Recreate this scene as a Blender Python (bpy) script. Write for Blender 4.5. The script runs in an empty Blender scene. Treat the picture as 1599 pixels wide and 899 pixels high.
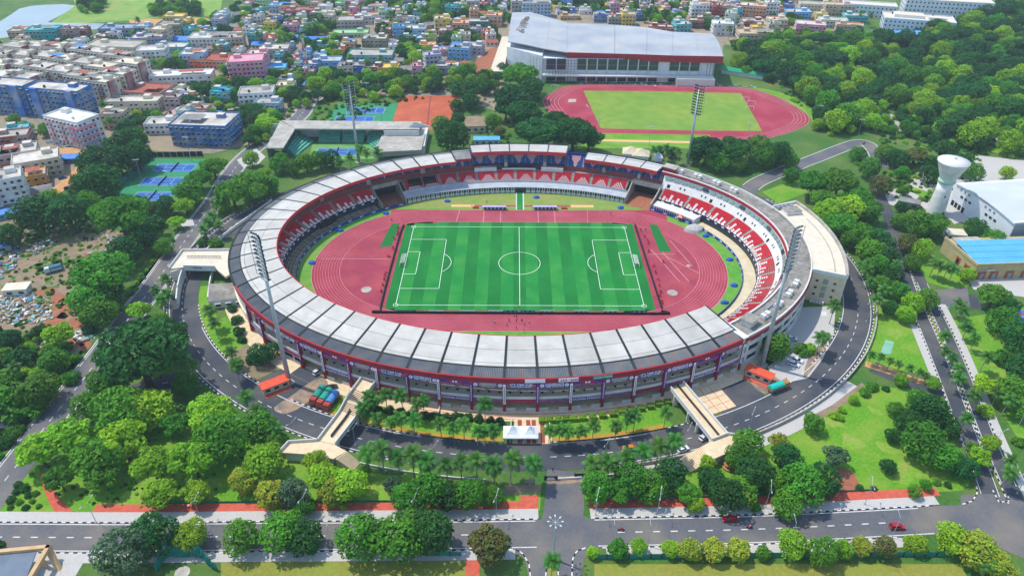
import bpy, bmesh, math, random
from math import radians as R, sin, cos, pi, hypot, atan2
from mathutils import Vector, Matrix
scn = bpy.context.scene
C = scn.collection
rnd = random.Random(7)
# ---------------------------------------------------------------- camera (solved from the pitch markings)
F_PX, PIT, YAW, ROLL = 1134.65, .5995, -.0014, .0034
CAM = Vector((-2.873, -271.266, 172.104))
_d = Vector((sin(YAW)*cos(PIT), cos(YAW)*cos(PIT), -sin(PIT)))
_r = Vector((cos(YAW), -sin(YAW), 0)); _u = _r.cross(_d)
_r2 = _r*cos(ROLL)+_u*sin(ROLL); _u2 = -_r*sin(ROLL)+_u*cos(ROLL)
cd = bpy.data.cameras.new('camera'); co = bpy.data.objects.new('camera', cd); C.objects.link(co)
cd.sensor_width = 36; cd.lens = F_PX/1599*36; cd.clip_start = 1; cd.clip_end = 5000
_m = Matrix((_r2, _u2, -_d)).transposed().to_4x4(); _m.translation = CAM; co.matrix_world = _m
scn.camera = co
def G(x, y, z=0.):
    "point of the plan (at height z) that the survey picture shows at x, y"
    v = _d*F_PX+_r2*(x-799.5)+_u2*(449.5-y); k = (z-CAM.z)/v.z
    return (CAM.x+v.x*k, CAM.y+v.y*k)
def PX(X, Y, Z=0.):
    v = Vector((X, Y, Z))-CAM; z = v.dot(_d)
    return (799.5+F_PX*v.dot(_r2)/z, 449.5-F_PX*v.dot(_u2)/z)
# ---------------------------------------------------------------- world, sun, exposure
SUN_EL, SUN_HEAD = 63, -25           # elevation; heading the light travels, degrees from +X
w = bpy.data.worlds.new('World'); scn.world = w; w.use_nodes = True
nt = w.node_tree; bg = nt.nodes['Background']; sk = nt.nodes.new('ShaderNodeTexSky')
sk.sky_type = 'NISHITA'; sk.sun_disc = False; sk.sun_elevation = R(SUN_EL)
_az = R(SUN_HEAD+180)                # where the sun stands
sk.sun_rotation = (pi/2-_az) % (2*pi)
sk.air_density = 1.0; sk.dust_density = .6; sk.ozone_density = 1.5
nt.links.new(sk.outputs[0], bg.inputs[0]); bg.inputs[1].default_value = .15
sl = bpy.data.lights.new('sun', 'SUN'); sl.energy = 2.25; sl.angle = R(.6); sl.color = (1, .95, .86)
so = bpy.data.objects.new('sun', sl); C.objects.link(so)
_ld = Vector((cos(R(SUN_HEAD))*cos(R(SUN_EL)), sin(R(SUN_HEAD))*cos(R(SUN_EL)), -sin(R(SUN_EL))))
so.rotation_euler = _ld.to_track_quat('-Z', 'Y').to_euler(); so.location = (-200, 0, 400)
vs = scn.view_settings; vs.view_transform = 'Standard'; vs.look = 'None'; vs.gamma = 1; vs.exposure = .86
vs.use_curve_mapping = False
scn.cycles.max_bounces = 5; scn.cycles.diffuse_bounces = 3; scn.cycles.transparent_max_bounces = 8
scn.cycles.volume_bounces = 0
# ---------------------------------------------------------------- helpers
def lin(h, k=1.):
    if isinstance(h, str):
        h = h.lstrip('#'); c = [int(h[i:i+2], 16)/255 for i in (0, 2, 4)]
        c = [x/12.92 if x <= .04045 else ((x+.055)/1.055)**2.4 for x in c]
    else: c = list(h)
    return (c[0]*k, c[1]*k, c[2]*k, 1)
MATS = {}
def mat(name, c1, c2=None, scale=.4, rough=.85, spec=.3, metal=0, bump=0, bscale=None, objrand=0, c3=None, s3=.03, coord='world', trans=0, attr=None, stretch=None):
    if name in MATS: return MATS[name]
    m = bpy.data.materials.new(name); m.use_nodes = True; MATS[name] = m
    n = m.node_tree.nodes; L = m.node_tree.links; b = n['Principled BSDF']
    c1 = lin(c1); c2 = lin(c2) if c2 else tuple(x*.78 for x in c1[:3])+(1,)
    if coord == 'world': g = n.new('ShaderNodeNewGeometry').outputs['Position']
    else: g = n.new('ShaderNodeTexCoord').outputs['Object']
    if stretch:
        mp = n.new('ShaderNodeMapping'); mp.inputs['Scale'].default_value = stretch; L.new(g, mp.inputs[0]); g = mp.outputs[0]
    def noise(sc, det=4):
        t = n.new('ShaderNodeTexNoise'); t.inputs['Scale'].default_value = sc; t.inputs['Detail'].default_value = det
        L.new(g, t.inputs['Vector']); return t.outputs[0]
    def ramp(o, a=.3, z=.7):
        r = n.new('ShaderNodeMapRange'); r.inputs[1].default_value = a; r.inputs[2].default_value = z; L.new(o, r.inputs[0]); return r.outputs[0]
    def mix(f, a, z):
        x = n.new('ShaderNodeMix'); x.data_type = 'RGBA'; L.new(f, x.inputs[0])
        for i, v in ((6, a), (7, z)):
            if isinstance(v, tuple): x.inputs[i].default_value = v
            else: L.new(v, x.inputs[i])
        return x.outputs[2]
    col = mix(ramp(noise(scale)), c1, c2)
    if c3: col = mix(ramp(noise(s3, 7), .42, .82), col, lin(c3))
    if attr:
        a = n.new('ShaderNodeAttribute'); a.attribute_name = attr
        x = n.new('ShaderNodeMix'); x.data_type = 'RGBA'; x.blend_type = 'MULTIPLY'; x.inputs[0].default_value = 1
        L.new(col, x.inputs[6]); L.new(a.outputs['Color'], x.inputs[7]); col = x.outputs[2]
    if objrand:
        oi = n.new('ShaderNodeObjectInfo'); h = n.new('ShaderNodeHueSaturation')
        r1 = n.new('ShaderNodeMapRange'); r1.inputs[3].default_value = .5-.035*objrand; r1.inputs[4].default_value = .5+.02*objrand; L.new(oi.outputs['Random'], r1.inputs[0])
        mu = n.new('ShaderNodeMath'); mu.operation = 'MULTIPLY'; mu.inputs[1].default_value = 7.31; L.new(oi.outputs['Random'], mu.inputs[0])
        fr = n.new('ShaderNodeMath'); fr.operation = 'FRACT'; L.new(mu.outputs[0], fr.inputs[0])
        r2 = n.new('ShaderNodeMapRange'); r2.inputs[3].default_value = 1-.3*objrand; r2.inputs[4].default_value = 1+.45*objrand; L.new(fr.outputs[0], r2.inputs[0])
        L.new(r1.outputs[0], h.inputs['Hue']); L.new(r2.outputs[0], h.inputs['Value']); L.new(col, h.inputs['Color']); col = h.outputs[0]
    L.new(col, b.inputs['Base Color'])
    b.inputs['Roughness'].default_value = rough; b.inputs['Metallic'].default_value = metal
    b.inputs['Specular IOR Level'].default_value = spec
    if trans:
        tr = n.new('ShaderNodeBsdfTranslucent'); L.new(col, tr.inputs[0]); ms = n.new('ShaderNodeMixShader'); ms.inputs[0].default_value = trans
        L.new(b.outputs[0], ms.inputs[1]); L.new(tr.outputs[0], ms.inputs[2]); L.new(ms.outputs[0], n['Material Output'].inputs[0])
    if bump:
        bp = n.new('ShaderNodeBump'); bp.inputs['Strength'].default_value = min(1, bump); bp.inputs['Distance'].default_value = .3
        L.new(noise(bscale or scale*4), bp.inputs['Height']); L.new(bp.outputs[0], b.inputs['Normal'])
    return m
def setp(o, label=None, cat=None, group=None, kind=None):
    if label: o['label'] = label
    if cat: o['category'] = cat
    if group: o['group'] = group
    if kind: o['kind'] = kind
    return o
def thing(name, label, cat, loc=(0, 0, 0), rz=0, group=None):
    o = bpy.data.objects.new(name, None); C.objects.link(o); o.location = loc; o.rotation_euler = (0, 0, rz); o.empty_display_size = .5
    return setp(o, label, cat, group)
def link(name, me, parent=None, loc=None, rz=0):
    o = bpy.data.objects.new(name, me); C.objects.link(o)
    if parent: o.parent = parent
    if loc: o.location = loc
    if rz: o.rotation_euler = (0, 0, rz)
    return o
class MB:
    def __init__(s): s.v = []; s.f = []; s.m = []
    def face(s, pts, m=0):
        b = len(s.v); s.v += [tuple(p) for p in pts]; s.f.append(tuple(range(b, b+len(pts)))); s.m.append(m); return s
    def box(s, x, y, z, sx, sy, sz, rz=0, m=0, top=None, nobot=False):
        "box on its base centre x, y, z; top = material of the top face"
        c, n = cos(rz), sin(rz); b = len(s.v)
        for dz in (0, sz):
            for dx, dy in ((-1, -1), (1, -1), (1, 1), (-1, 1)):
                px, py = dx*sx/2, dy*sy/2; s.v.append((x+px*c-py*n, y+px*n+py*c, z+dz))
        F = [(4, 5, 6, 7), (0, 1, 5, 4), (1, 2, 6, 5), (2, 3, 7, 6), (3, 0, 4, 7)]
        if not nobot: F.append((3, 2, 1, 0))
        for i, q in enumerate(F):
            s.f.append(tuple(b+k for k in q)); s.m.append(top if (i == 0 and top is not None) else m)
        return s
    def prism(s, poly, z0, z1, m=0, top=None, bot=True):
        n = len(poly); b = len(s.v)
        a = sum(poly[i][0]*poly[(i+1) % n][1]-poly[(i+1) % n][0]*poly[i][1] for i in range(n))
        if a < 0: poly = poly[::-1]
        s.v += [(p[0], p[1], z0) for p in poly]+[(p[0], p[1], z1) for p in poly]
        for i in range(n): s.f.append((b+i, b+(i+1) % n, b+n+(i+1) % n, b+n+i)); s.m.append(m)
        s.f.append(tuple(b+n+i for i in range(n))); s.m.append(m if top is None else top)
        if bot: s.f.append(tuple(b+n-1-i for i in range(n))); s.m.append(m)
        return s
    def tube(s, p0, p1, r0, r1=None, n=8, m=0, caps=True):
        r1 = r0 if r1 is None else r1; p0 = Vector(p0); p1 = Vector(p1); d = (p1-p0).normalized()
        a = d.orthogonal().normalized(); c = d.cross(a); b = len(s.v)
        for p, r in ((p0, r0), (p1, r1)):
            for i in range(n):
                t = 2*pi*i/n; s.v.append(tuple(p+a*cos(t)*r+c*sin(t)*r))
        for i in range(n): s.f.append((b+i, b+(i+1) % n, b+n+(i+1) % n, b+n+i)); s.m.append(m)
        if caps:
            s.f.append(tuple(b+n+i for i in range(n))); s.f.append(tuple(b+n-1-i for i in range(n))); s.m += [m, m]
        return s
    def lathe(s, prof, x=0, y=0, n=16, m=0):
        b = len(s.v)
        for r, z in prof:
            for i in range(n): t = 2*pi*i/n; s.v.append((x+r*cos(t), y+r*sin(t), z))
        for k in range(len(prof)-1):
            for i in range(n): s.f.append((b+k*n+i, b+k*n+(i+1) % n, b+(k+1)*n+(i+1) % n, b+(k+1)*n+i)); s.m.append(m)
        s.f.append(tuple(b+(len(prof)-1)*n+i for i in range(n))); s.m.append(m); return s
    def strip(s, a, b, m=0):
        "quads between two equally long polylines"
        k = len(s.v); n = len(a); s.v += [tuple(p) for p in a]+[tuple(p) for p in b]
        for i in range(n-1): s.f.append((k+i, k+i+1, k+n+i+1, k+n+i)); s.m.append(m if not callable(m) else m(i))
        return s
    def sweep(s, rings, m=0, closed=True, caps=True):
        "rings: list of equally long profiles"
        k = len(s.v); n = len(rings[0])
        for r in rings: s.v += [tuple(p) for p in r]
        for j in range(len(rings)-1):
            for i in range(n if closed else n-1):
                q = (i+1) % n; s.f.append((k+j*n+i, k+j*n+q, k+(j+1)*n+q, k+(j+1)*n+i)); s.m.append(m[i] if isinstance(m, (list, tuple)) else m)
        if caps and closed:
            s.f.append(tuple(k+n-1-i for i in range(n))); s.f.append(tuple(k+(len(rings)-1)*n+i for i in range(n))); s.m += [m[0] if isinstance(m, (list, tuple)) else m]*2
        return s
    def mesh(s, name, mats, smooth=False):
        me = bpy.data.meshes.new(name); me.from_pydata(s.v, [], s.f)
        for x in (mats if isinstance(mats, (list, tuple)) else [mats]): me.materials.append(x)
        if any(s.m): me.polygons.foreach_set('material_index', s.m)
        if smooth: me.polygons.foreach_set('use_smooth', [True]*len(me.polygons))
        me.validate(); me.update(); return me
    def build(s, name, mats, parent=None, smooth=False, loc=None, rz=0, fix=False):
        me = s.mesh(name, mats, smooth)
        if fix:
            bm = bmesh.new(); bm.from_mesh(me); bmesh.ops.recalc_face_normals(bm, faces=bm.faces); bm.to_mesh(me); bm.free()
        return link(name, me, parent, loc, rz)
def struct(name, mb, mats, z=0):
    return setp(mb.build(name, mats), kind='structure')
def copy_tree(o, parent=None):
    c = o.copy(); C.objects.link(c); c.parent = parent
    for ch in o.children: copy_tree(ch, c)
    return c
def smooth(pts, n=6, closed=False):
    "Catmull-Rom through 2-D points"
    P = list(pts); out = []; N = len(P)
    for i in range(N if closed else N-1):
        if closed: a, b, c, d = (P[(i+k-1) % N] for k in range(4))
        else: a, b, c, d = P[max(i-1, 0)], P[i], P[i+1], P[min(i+2, N-1)]
        for k in range(n):
            t = k/n
            out.append(tuple(.5*((2*b[j])+(-a[j]+c[j])*t+(2*a[j]-5*b[j]+4*c[j]-d[j])*t*t+(-a[j]+3*b[j]-3*c[j]+d[j])*t**3) for j in (0, 1)))
    if not closed: out.append(tuple(P[-1]))
    return out
def offset(pl, o):
    out = []
    for i in range(len(pl)):
        a, b = pl[max(i-1, 0)], pl[min(i+1, len(pl)-1)]; dx, dy = b[0]-a[0], b[1]-a[1]; l = hypot(dx, dy) or 1
        out.append((pl[i][0]-dy/l*o, pl[i][1]+dx/l*o))
    return out
def resample(pl, step):
    out = [pl[0]]; acc = 0
    for a, b in zip(pl, pl[1:]):
        l = hypot(b[0]-a[0], b[1]-a[1]); d = step-acc
        while d <= l: out.append((a[0]+(b[0]-a[0])*d/l, a[1]+(b[1]-a[1])*d/l)); d += step
        acc = (acc+l) % step if l+acc >= step else acc+l
    return out
def Z3(pl, z): return [(p[0], p[1], z) for p in pl]
def ribbon(mb, pl, w0, w1, z, m=0): return mb.strip(Z3(offset(pl, w0), z), Z3(offset(pl, w1), z), m)
def dashes(mb, pl, on, off, wd, z, m=0):
    q = resample(pl, .5); k = 0; per = int((on+off)*2); n = int(on*2)
    while k+n < len(q): ribbon(mb, q[k:k+n+1], wd/2, -wd/2, z, m); k += per
    return mb
def kerb(mb, pl, o, h=.14, wd=.35, step=1.2, m0=0, m1=1):
    q = resample(pl, step); a = offset(q, o-wd/2); b = offset(q, o+wd/2)
    for i in range(len(q)-1):
        m = m0 if i % 2 else m1; p = [a[i], a[i+1], b[i+1], b[i]]
        mb.face(Z3(p, h), m); mb.face([(*p[0], 0), (*p[1], 0), (*p[1], h), (*p[0], h)], m); mb.face([(*p[2], 0), (*p[3], 0), (*p[3], h), (*p[2], h)], m)
    return mb
def inpoly(x, y, poly):
    c = False; j = len(poly)-1
    for i in range(len(poly)):
        if (poly[i][1] > y) != (poly[j][1] > y) and x < (poly[j][0]-poly[i][0])*(y-poly[i][1])/(poly[j][1]-poly[i][1])+poly[i][0]: c = not c
        j = i
    return c
def ordinal(n):
    names = ['first', 'second', 'third', 'fourth', 'fifth', 'sixth', 'seventh', 'eighth', 'ninth', 'tenth', 'eleventh', 'twelfth']
    if n <= 12: return names[n-1]
    return str(n)+('th' if 10 <= n % 100 <= 20 else {1: 'st', 2: 'nd', 3: 'rd'}.get(n % 10, 'th'))
def text_mesh(body, size, name='lettering', ext=.02):
    cu = bpy.data.curves.new(name, 'FONT'); cu.body = body; cu.size = size; cu.align_x = 'CENTER'; cu.align_y = 'CENTER'; cu.extrude = ext; cu.offset = .018*size; cu.resolution_u = 2
    o = bpy.data.objects.new('tmp', cu); C.objects.link(o); dg = bpy.context.evaluated_depsgraph_get()
    me = bpy.data.meshes.new_from_object(o.evaluated_get(dg)); me.name = name
    bpy.data.objects.remove(o); return me
# ---------------------------------------------------------------- materials
mat('asphalt', '#44484f', '#3b3f47', 1.5, .9, c3='#6b6660', s3=.06, bump=.1, bscale=9)
mat('asphalt_old', '#626367', '#55565b', 1.2, .9, c3='#857b6c', s3=.07)
mat('line', '#d8d8d4', '#b2b1ac', 1.5, .7)
mat('kerb_black', '#26262a'); mat('kerb_white', '#dcdad4', '#c2beb5', 3)
mat('lawn', '#6ba022', '#4c8216', 1.1, .95, bump=.6, bscale=5, c3='#8a9c3c', s3=.1)
mat('lawn_dark', '#426e22', '#345f1c', .9, .95, bump=.5, bscale=5, c3='#6d8a34', s3=.06)
mat('scrub', '#47702a', '#335e1e', .7, .95, bump=.8, bscale=2, c3='#6f7a3c', s3=.04)
mat('dry_grass', '#8f8c3c', '#757a2a', .9, .95, bump=.4, bscale=6, c3='#7f8f38', s3=.06)
mat('dirt', '#97836a', '#7f6d58', .35, .95, bump=.4, c3='#6d6a4a', s3=.07)
mat('sand', '#c59a68', '#b48452', .5, .95)
mat('citydirt', '#8f8674', '#7a7262', .2, .95, c3='#a98f6c', s3=.02)
mat('red_earth', '#a2684c', '#8c573e', .5, .95)
mat('paving', '#b9b6b0', '#aeaaa3', 1.6, .85, bump=.1); mat('redpave', '#c8614a', '#b04e3b', .9, .85)
mat('plaza', '#dbc7a4', '#cab48f', .6, .8)
mat('concrete', '#b9b4a8', '#9c978b', .5, .85, c3='#857f74', s3=.12); mat('old_concrete', '#9a958b', '#7b766d', .6, .9, c3='#5f5b54', s3=.15)
mat('white', '#d4d3ce', '#c6c4bd', .5, .7); mat('cream', '#d2c5a8', '#c2b493', .4, .8); mat('white_roof', '#d6ccb8', '#c9bda4', .4, .75)
mat('steel', '#9aa1a6', '#868d92', .8, .45, metal=.4); mat('dark_steel', '#3a4147', '#2d3338', .8, .5, metal=.2); mat('black', '#17191d', '#101216', 1, .6)
mat('glass', '#20303a', '#16242e', .3, .12, spec=.6); mat('glass_green', '#7f968f', '#6b837c', .4, .2, spec=.6)
mat('red_paint', '#a32a34', '#8e2430', .4, .7); mat('fascia_red', '#c8363a', '#b02c31', .4, .6)
mat('silver_sheet', '#b9bec2', '#a7acb0', .3, .45, metal=.15)
# ================================================================ setting
def gpoly(pts, sm=0):
    q = [G(*p) for p in pts]
    return smooth(q, sm, True) if sm else q
def sheet(name, polys, z, m):
    mb = MB()
    for p in polys:
        a = sum(p[i][0]*p[(i+1) % len(p)][1]-p[(i+1) % len(p)][0]*p[i][1] for i in range(len(p)))
        mb.face(Z3(p if a > 0 else p[::-1], z))
    return struct(name, mb, m)
# ground sheet: gridded, reaches well past the horizon of the view
mb = MB(); g = 2600
mb.face([(-g, -g, 0), (g, -g, 0), (g, g, 0), (-g, g, 0)])
struct('ground', mb, MATS['scrub'])
# ellipse frame of the stadium: outer ellipse, inward offset s
EA, EB = 122., 92.5
def EN(t):
    x, y = EA*cos(t), EB*sin(t); nx, ny = -cos(t)/EA, -sin(t)/EB; l = hypot(nx, ny); return x, y, nx/l, ny/l
def SP(td, s, z=0):
    x, y, nx, ny = EN(R(td)); return (x+nx*s, y+ny*s, z)
def arcT(t0, t1, n): return [t0+(t1-t0)*i/n for i in range(n+1)]
def ring(s, t0, t1, n): return [SP(t, s)[:2] for t in arcT(t0, t1, n)]
# city floor and dirt
def blob(x, y, r, sq=.6, seed=0):
    rr = random.Random(int(x*7+y*3+seed)); X, Y = G(x, y); a0 = rr.random()*3; ca, sa = cos(a0), sin(a0); n = 22; ph = [rr.random()*6.28 for _ in range(4)]; out = []
    for i in range(n):
        t = 2*pi*i/n; q = r*(1+.22*sin(2*t+ph[0])+.18*sin(3*t+ph[1])+.12*sin(5*t+ph[2])+.1*sin(8*t+ph[3])); u, v = q*cos(t), q*sq*sin(t); out.append((X+u*ca-v*sa, Y+u*sa+v*ca))
    return out
_wr = random.Random(5); WB = [(_wr.uniform(40, 175), _wr.uniform(350, 425), _wr.uniform(1.2, 4.5), _wr.uniform(.35, .7)) for _ in range(46)]+[(_wr.uniform(-10, 130), _wr.uniform(430, 520), _wr.uniform(1, 3.2), .6) for _ in range(22)]
sheet('city_ground', [gpoly([(-80, 60), (60, 75), (230, 62), (330, 40), (420, -20), (1200, -30), (1300, 25), (1310, 80), (1130, 70), (1125, 100), (800, 120), (780, 175), (700, 150), (480, 150), (430, 215), (330, 240), (230, 235), (110, 280), (60, 330), (-80, 430)])], .01, MATS['citydirt'])
sheet('dirt', [gpoly([(-60, 335), (40, 338), (120, 345), (210, 372), (190, 400), (165, 430), (110, 470), (135, 500), (150, 535), (120, 560), (80, 540), (60, 515), (-60, 510)], 3)], .02, MATS['dirt'])
sheet('waste_weeds', [blob(*q) for q in WB], .03, MATS['lawn_dark'])
sheet('red_earth', [blob(x, y, r) for x, y, r in ((92, 465, 5), (98, 485, 6), (88, 500, 5), (70, 455, 4), (118, 505, 4), (60, 478, 4), (130, 528, 6), (112, 536, 5), (20, 450, 5), (105, 470, 4))]+[gpoly(p, 3) for p in ( [(36, 640), (52, 618), (66, 622), (46, 668), (36, 676)], [(738, 92), (780, 72), (790, 90), (770, 118), (745, 118)], [(1295, 745), (1310, 730), (1335, 740), (1340, 762), (1310, 765)])], .035, MATS['red_earth'])
sheet('sand', [gpoly(p, 3) for p in ([(380, 112), (345, 118), (352, 140), (380, 160), (392, 140)], [(60, 232), (130, 230), (180, 225), (176, 240), (100, 244), (62, 240)], [(60, 305), (118, 262), (133, 258), (128, 275), (90, 305), (55, 340)], [(205, 30), (262, 30), (320, 28), (322, 38), (262, 40), (212, 40)])], .03, MATS['sand'])
# lake and its meadow
sheet('water', [gpoly([(-90, 62), (0, 34), (30, 14), (70, 8), (118, 9), (84, 30), (80, 36), (160, 37), (168, 44), (100, 50), (60, 52), (-90, 72)], 2)], .05, mat('water', '#8a979a', '#7f8d90', .03, .22, spec=.4))
sheet('meadow', [gpoly([(80, 36), (118, 9), (125, -40), (330, -60), (345, 14), (310, 26), (250, 28), (180, 34)], 2)], .045, mat('meadow', '#7fa345', '#5f8a34', .12, .95, c3='#9a9456', s3=.05, bump=.6, bscale=.8))
# parks and lawns
sheet('lawn', [gpoly([(66, 735), (150, 660), (330, 640), (445, 700), (520, 730), (760, 760), (845, 762), (843, 796), (400, 800), (130, 803), (95, 790)]),
  gpoly([(905, 765), (1060, 745), (1150, 690), (1250, 650), (1345, 600), (1470, 612), (1492, 690), (1515, 756), (1500, 766), (1270, 775), (920, 790)]),
  gpoly([(1360, 460), (1420, 480), (1465, 590), (1370, 570), (1350, 560), (1358, 520)]),
  gpoly([(1480, 500), (1600, 480), (1700, 700), (1610, 720)]),
  gpoly([(0, 770), (60, 728), (95, 806), (-40, 806)]),
  gpoly([(1430, 400), (1475, 405), (1520, 440), (1500, 455), (1445, 440)]), gpoly([(1190, 300), (1240, 280), (1262, 300), (1215, 318)]),
  gpoly([(1425, 290), (1450, 300), (1455, 312), (1425, 312)]), gpoly([(1440, 210), (1620, 235), (1620, 255), (1560, 240)])], .02, MATS['lawn'])
sheet('verge', [gpoly([(228, 455), (330, 330), (350, 290), (380, 240), (345, 290), (260, 385), (195, 500), (150, 545), (162, 520), (215, 440)]), gpoly([(60, 640), (170, 510), (150, 512), (120, 560), (90, 620), (50, 665)]),
  gpoly([(195, 345), (260, 250), (345, 250), (330, 300), (240, 370)])], .022, MATS['lawn_dark'])
sheet('sports_turf', [gpoly([(345, 872), (735, 874), (735, 960), (345, 960)]), gpoly([(928, 880), (1500, 880), (1540, 960), (928, 960)])], .02, MATS['dry_grass'])
# ---- ring road round the stadium
def s_out(t):      # outer edge of the ring road, as offset
    a = (t-270+180) % 360-180
    return -26.3 if -100 < a < 60 else -24.5
ringc = ring(-21, 140, 395, 170)
mb = MB(); mb.strip(Z3(ring(-14.8, 140, 395, 170), .04), Z3(ring(-26.4, 140, 395, 170), .04)); struct('ring_road', mb, MATS['asphalt'])
rd = {}
def road(name, pts, wd, m='asphalt', z=.04, n=6):
    pl = smooth([G(*p) for p in pts], n); rd[name] = pl
    mb = MB(); ribbon(mb, pl, wd/2, -wd/2, z); struct(name, mb, MATS[m]); return pl
left = road('west_road', [(-60, 838), (-8, 770), (40, 708), (72, 664), (130, 592), (182, 522), (241, 444), (295, 367), (335, 314), (366, 264), (398, 232), (440, 206), (470, 180), (484, 158), (520, 140)], 10.5, 'asphalt_old')
br = road('branch_road', [(96, 668), (150, 640), (205, 614), (255, 598), (318, 590)], 8.5, 'asphalt', .045)
south = road('south_road', [(-120, 838), (0, 838), (200, 839), (400, 837), (700, 835), (1000, 830), (1200, 825), (1400, 815), (1530, 808), (1620, 806)], 9.6, 'asphalt_old', .045)
south = rd['south_road'] = resample(south, 1.0)
gate = road('gate_road', [(884, 735), (882, 770), (880, 800), (870, 845), (862, 920)], 11.5, 'asphalt_old', .05)
ec = road('east_road_west_lane', [(1385, 330), (1403, 395), (1421, 452), (1450, 520), (1482, 600), (1520, 700), (1556, 800)], 5.6, 'asphalt', .042)
ed = road('east_road_east_lane', [(1432, 425), (1446, 455), (1478, 520), (1508, 592), (1540, 675), (1590, 790)], 4.6, 'asphalt', .042)
er = road('link_road', [(1362, 572), (1400, 588), (1460, 606), (1500, 620)], 7, 'asphalt', .043)
en = road('northeast_road', [(1165, 300), (1185, 284), (1232, 264), (1275, 247), (1330, 226), (1352, 224), (1368, 240), (1374, 262)], 8.5, 'asphalt_old', .043)
ee = road('depot_road', [(1445, 462), (1480, 466), (1530, 472)], 11, 'asphalt', .041)
road('park_road', [(1390, 340), (1372, 300), (1360, 262), (1340, 225)], 5.5, 'asphalt', .041)
road('north_lane', [(710, 112), (735, 96), (757, 80)], 5, 'concrete', .04); road('forest_path', [(1552, 225), (1556, 190), (1556, 158), (1580, 130)], 3.2, 'concrete', .04)
road('forest_track', [(1388, 178), (1398, 190), (1405, 212)], 4, 'concrete', .04)
road('colony_street', [(0, 338), (60, 305), (120, 255), (176, 228)], 6, 'citydirt', .04); road('bazaar_street', [(402, 10), (412, 24), (420, 45)], 6, 'sand', .04)
road('tower_drive', [(1385, 318), (1405, 300), (1440, 315), (1470, 335), (1520, 345)], 7, 'paving', .04)
sheet('junction', [gpoly([(835, 812), (915, 806), (945, 850), (912, 872), (905, 920), (828, 920), (820, 872), (790, 855)]), gpoly([(1500, 772), (1570, 770), (1620, 790), (1620, 880), (1560, 855), (1530, 830), (1500, 830)]), gpoly([(1440, 455), (1510, 448), (1515, 478), (1450, 480)]), gpoly([(80, 655), (150, 625), (160, 660), (100, 690), (40, 720)])], .047, MATS['asphalt_old'])
# ---- markings
mb = MB()
dashes(mb, ring(-20.8, 150, 385, 400), 2.2, 2.4, .25, .065)
for o, a, b in ((-25.6, 150, 262), (-25.6, 278, 390), (-15.3, 205, 256), (-15.3, 281, 288), (-15.3, 296, 350)): ribbon(mb, ring(o, a, b, 90), .14, -.14, .065)
dashes(mb, left, 2.4, 3, .3, .065); ribbon(mb, left, 4.9, 4.6, .065); ribbon(mb, left[14:], -4.6, -4.9, .065)
dashes(mb, br[2:], 2.4, 3, .3, .067); ribbon(mb, br[2:], -3.9, -4.15, .067)
dashes(mb, [p for p in south if p[0] < -10 or p[0] > 32][:0] or [p for p in south if p[0] < -8], 2.4, 3, .35, .068); dashes(mb, [p for p in south if 26 < p[0] < 106], 2.4, 3, .35, .068)
for x0, x1 in ((-200, 4), (20, 116)):
    q = [p for p in south if x0 < p[0] < x1]; ribbon(mb, q, 4.5, 4.2, .068); ribbon(mb, q, -4.2, -4.5, .068)
for pl, h in ((ec, 2.6), (ed, 2.1)): ribbon(mb, pl[4:-2], h, h-.22, .066); ribbon(mb, pl[4:-2], -h+.22, -h, .066)
struct('road_markings', mb, MATS['line'])
# ---- kerbs: black and white stones
mb = MB()
for o, a, b in ((-26.6, 150, 263), (-26.6, 278, 390), (-14.6, 256, 263.5), (-14.6, 275, 291), (-14.6, 197, 232), (-14.6, 322, 340)): kerb(mb, ring(o, a, b, 240), 0)
kerb(mb, ring(-14.6, 234, 264.3, 90), 0); kerb(mb, ring(-14.6, 274.4, 296, 60), 0)
for x0, x1, o in ((-200, 5, 5.0), (19.5, 121, 5.0), (-200, -2, -5.0), (21, 106, -5.0)): kerb(mb, [p for p in south if x0 < p[0] < x1], o)
kerb(mb, ec[5:-6], -2.95); kerb(mb, ed[6:-5], 2.5); kerb(mb, ed[5:], -2.5); kerb(mb, ec[6:-4], 2.95)
kerb(mb, en[3:], 4.4, m0=1); kerb(mb, en[3:], -4.4, m0=1); kerb(mb, left[6:], 5.5, m0=1); kerb(mb, left[20:], -5.5, m0=1)
kerb(mb, [G(*p) for p in [(828, 899), (826, 880), (815, 862), (800, 856)]], 0); kerb(mb, [G(*p) for p in [(893, 899), (894, 872), (900, 860), (920, 853)]], 0); kerb(mb, [G(*p) for p in [(852, 899), (855, 872), (862, 868), (870, 875), (872, 899)]], 0)
kerb(mb, [G(*p) for p in [(1525, 759), (1526, 770), (1518, 782), (1500, 788)]], 0); kerb(mb, [G(*p) for p in [(1550, 765), (1560, 784), (1576, 782), (1573, 770)]], 0, step=.9)
struct('kerb', mb, [MATS['kerb_black'], MATS['kerb_white']])
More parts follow.
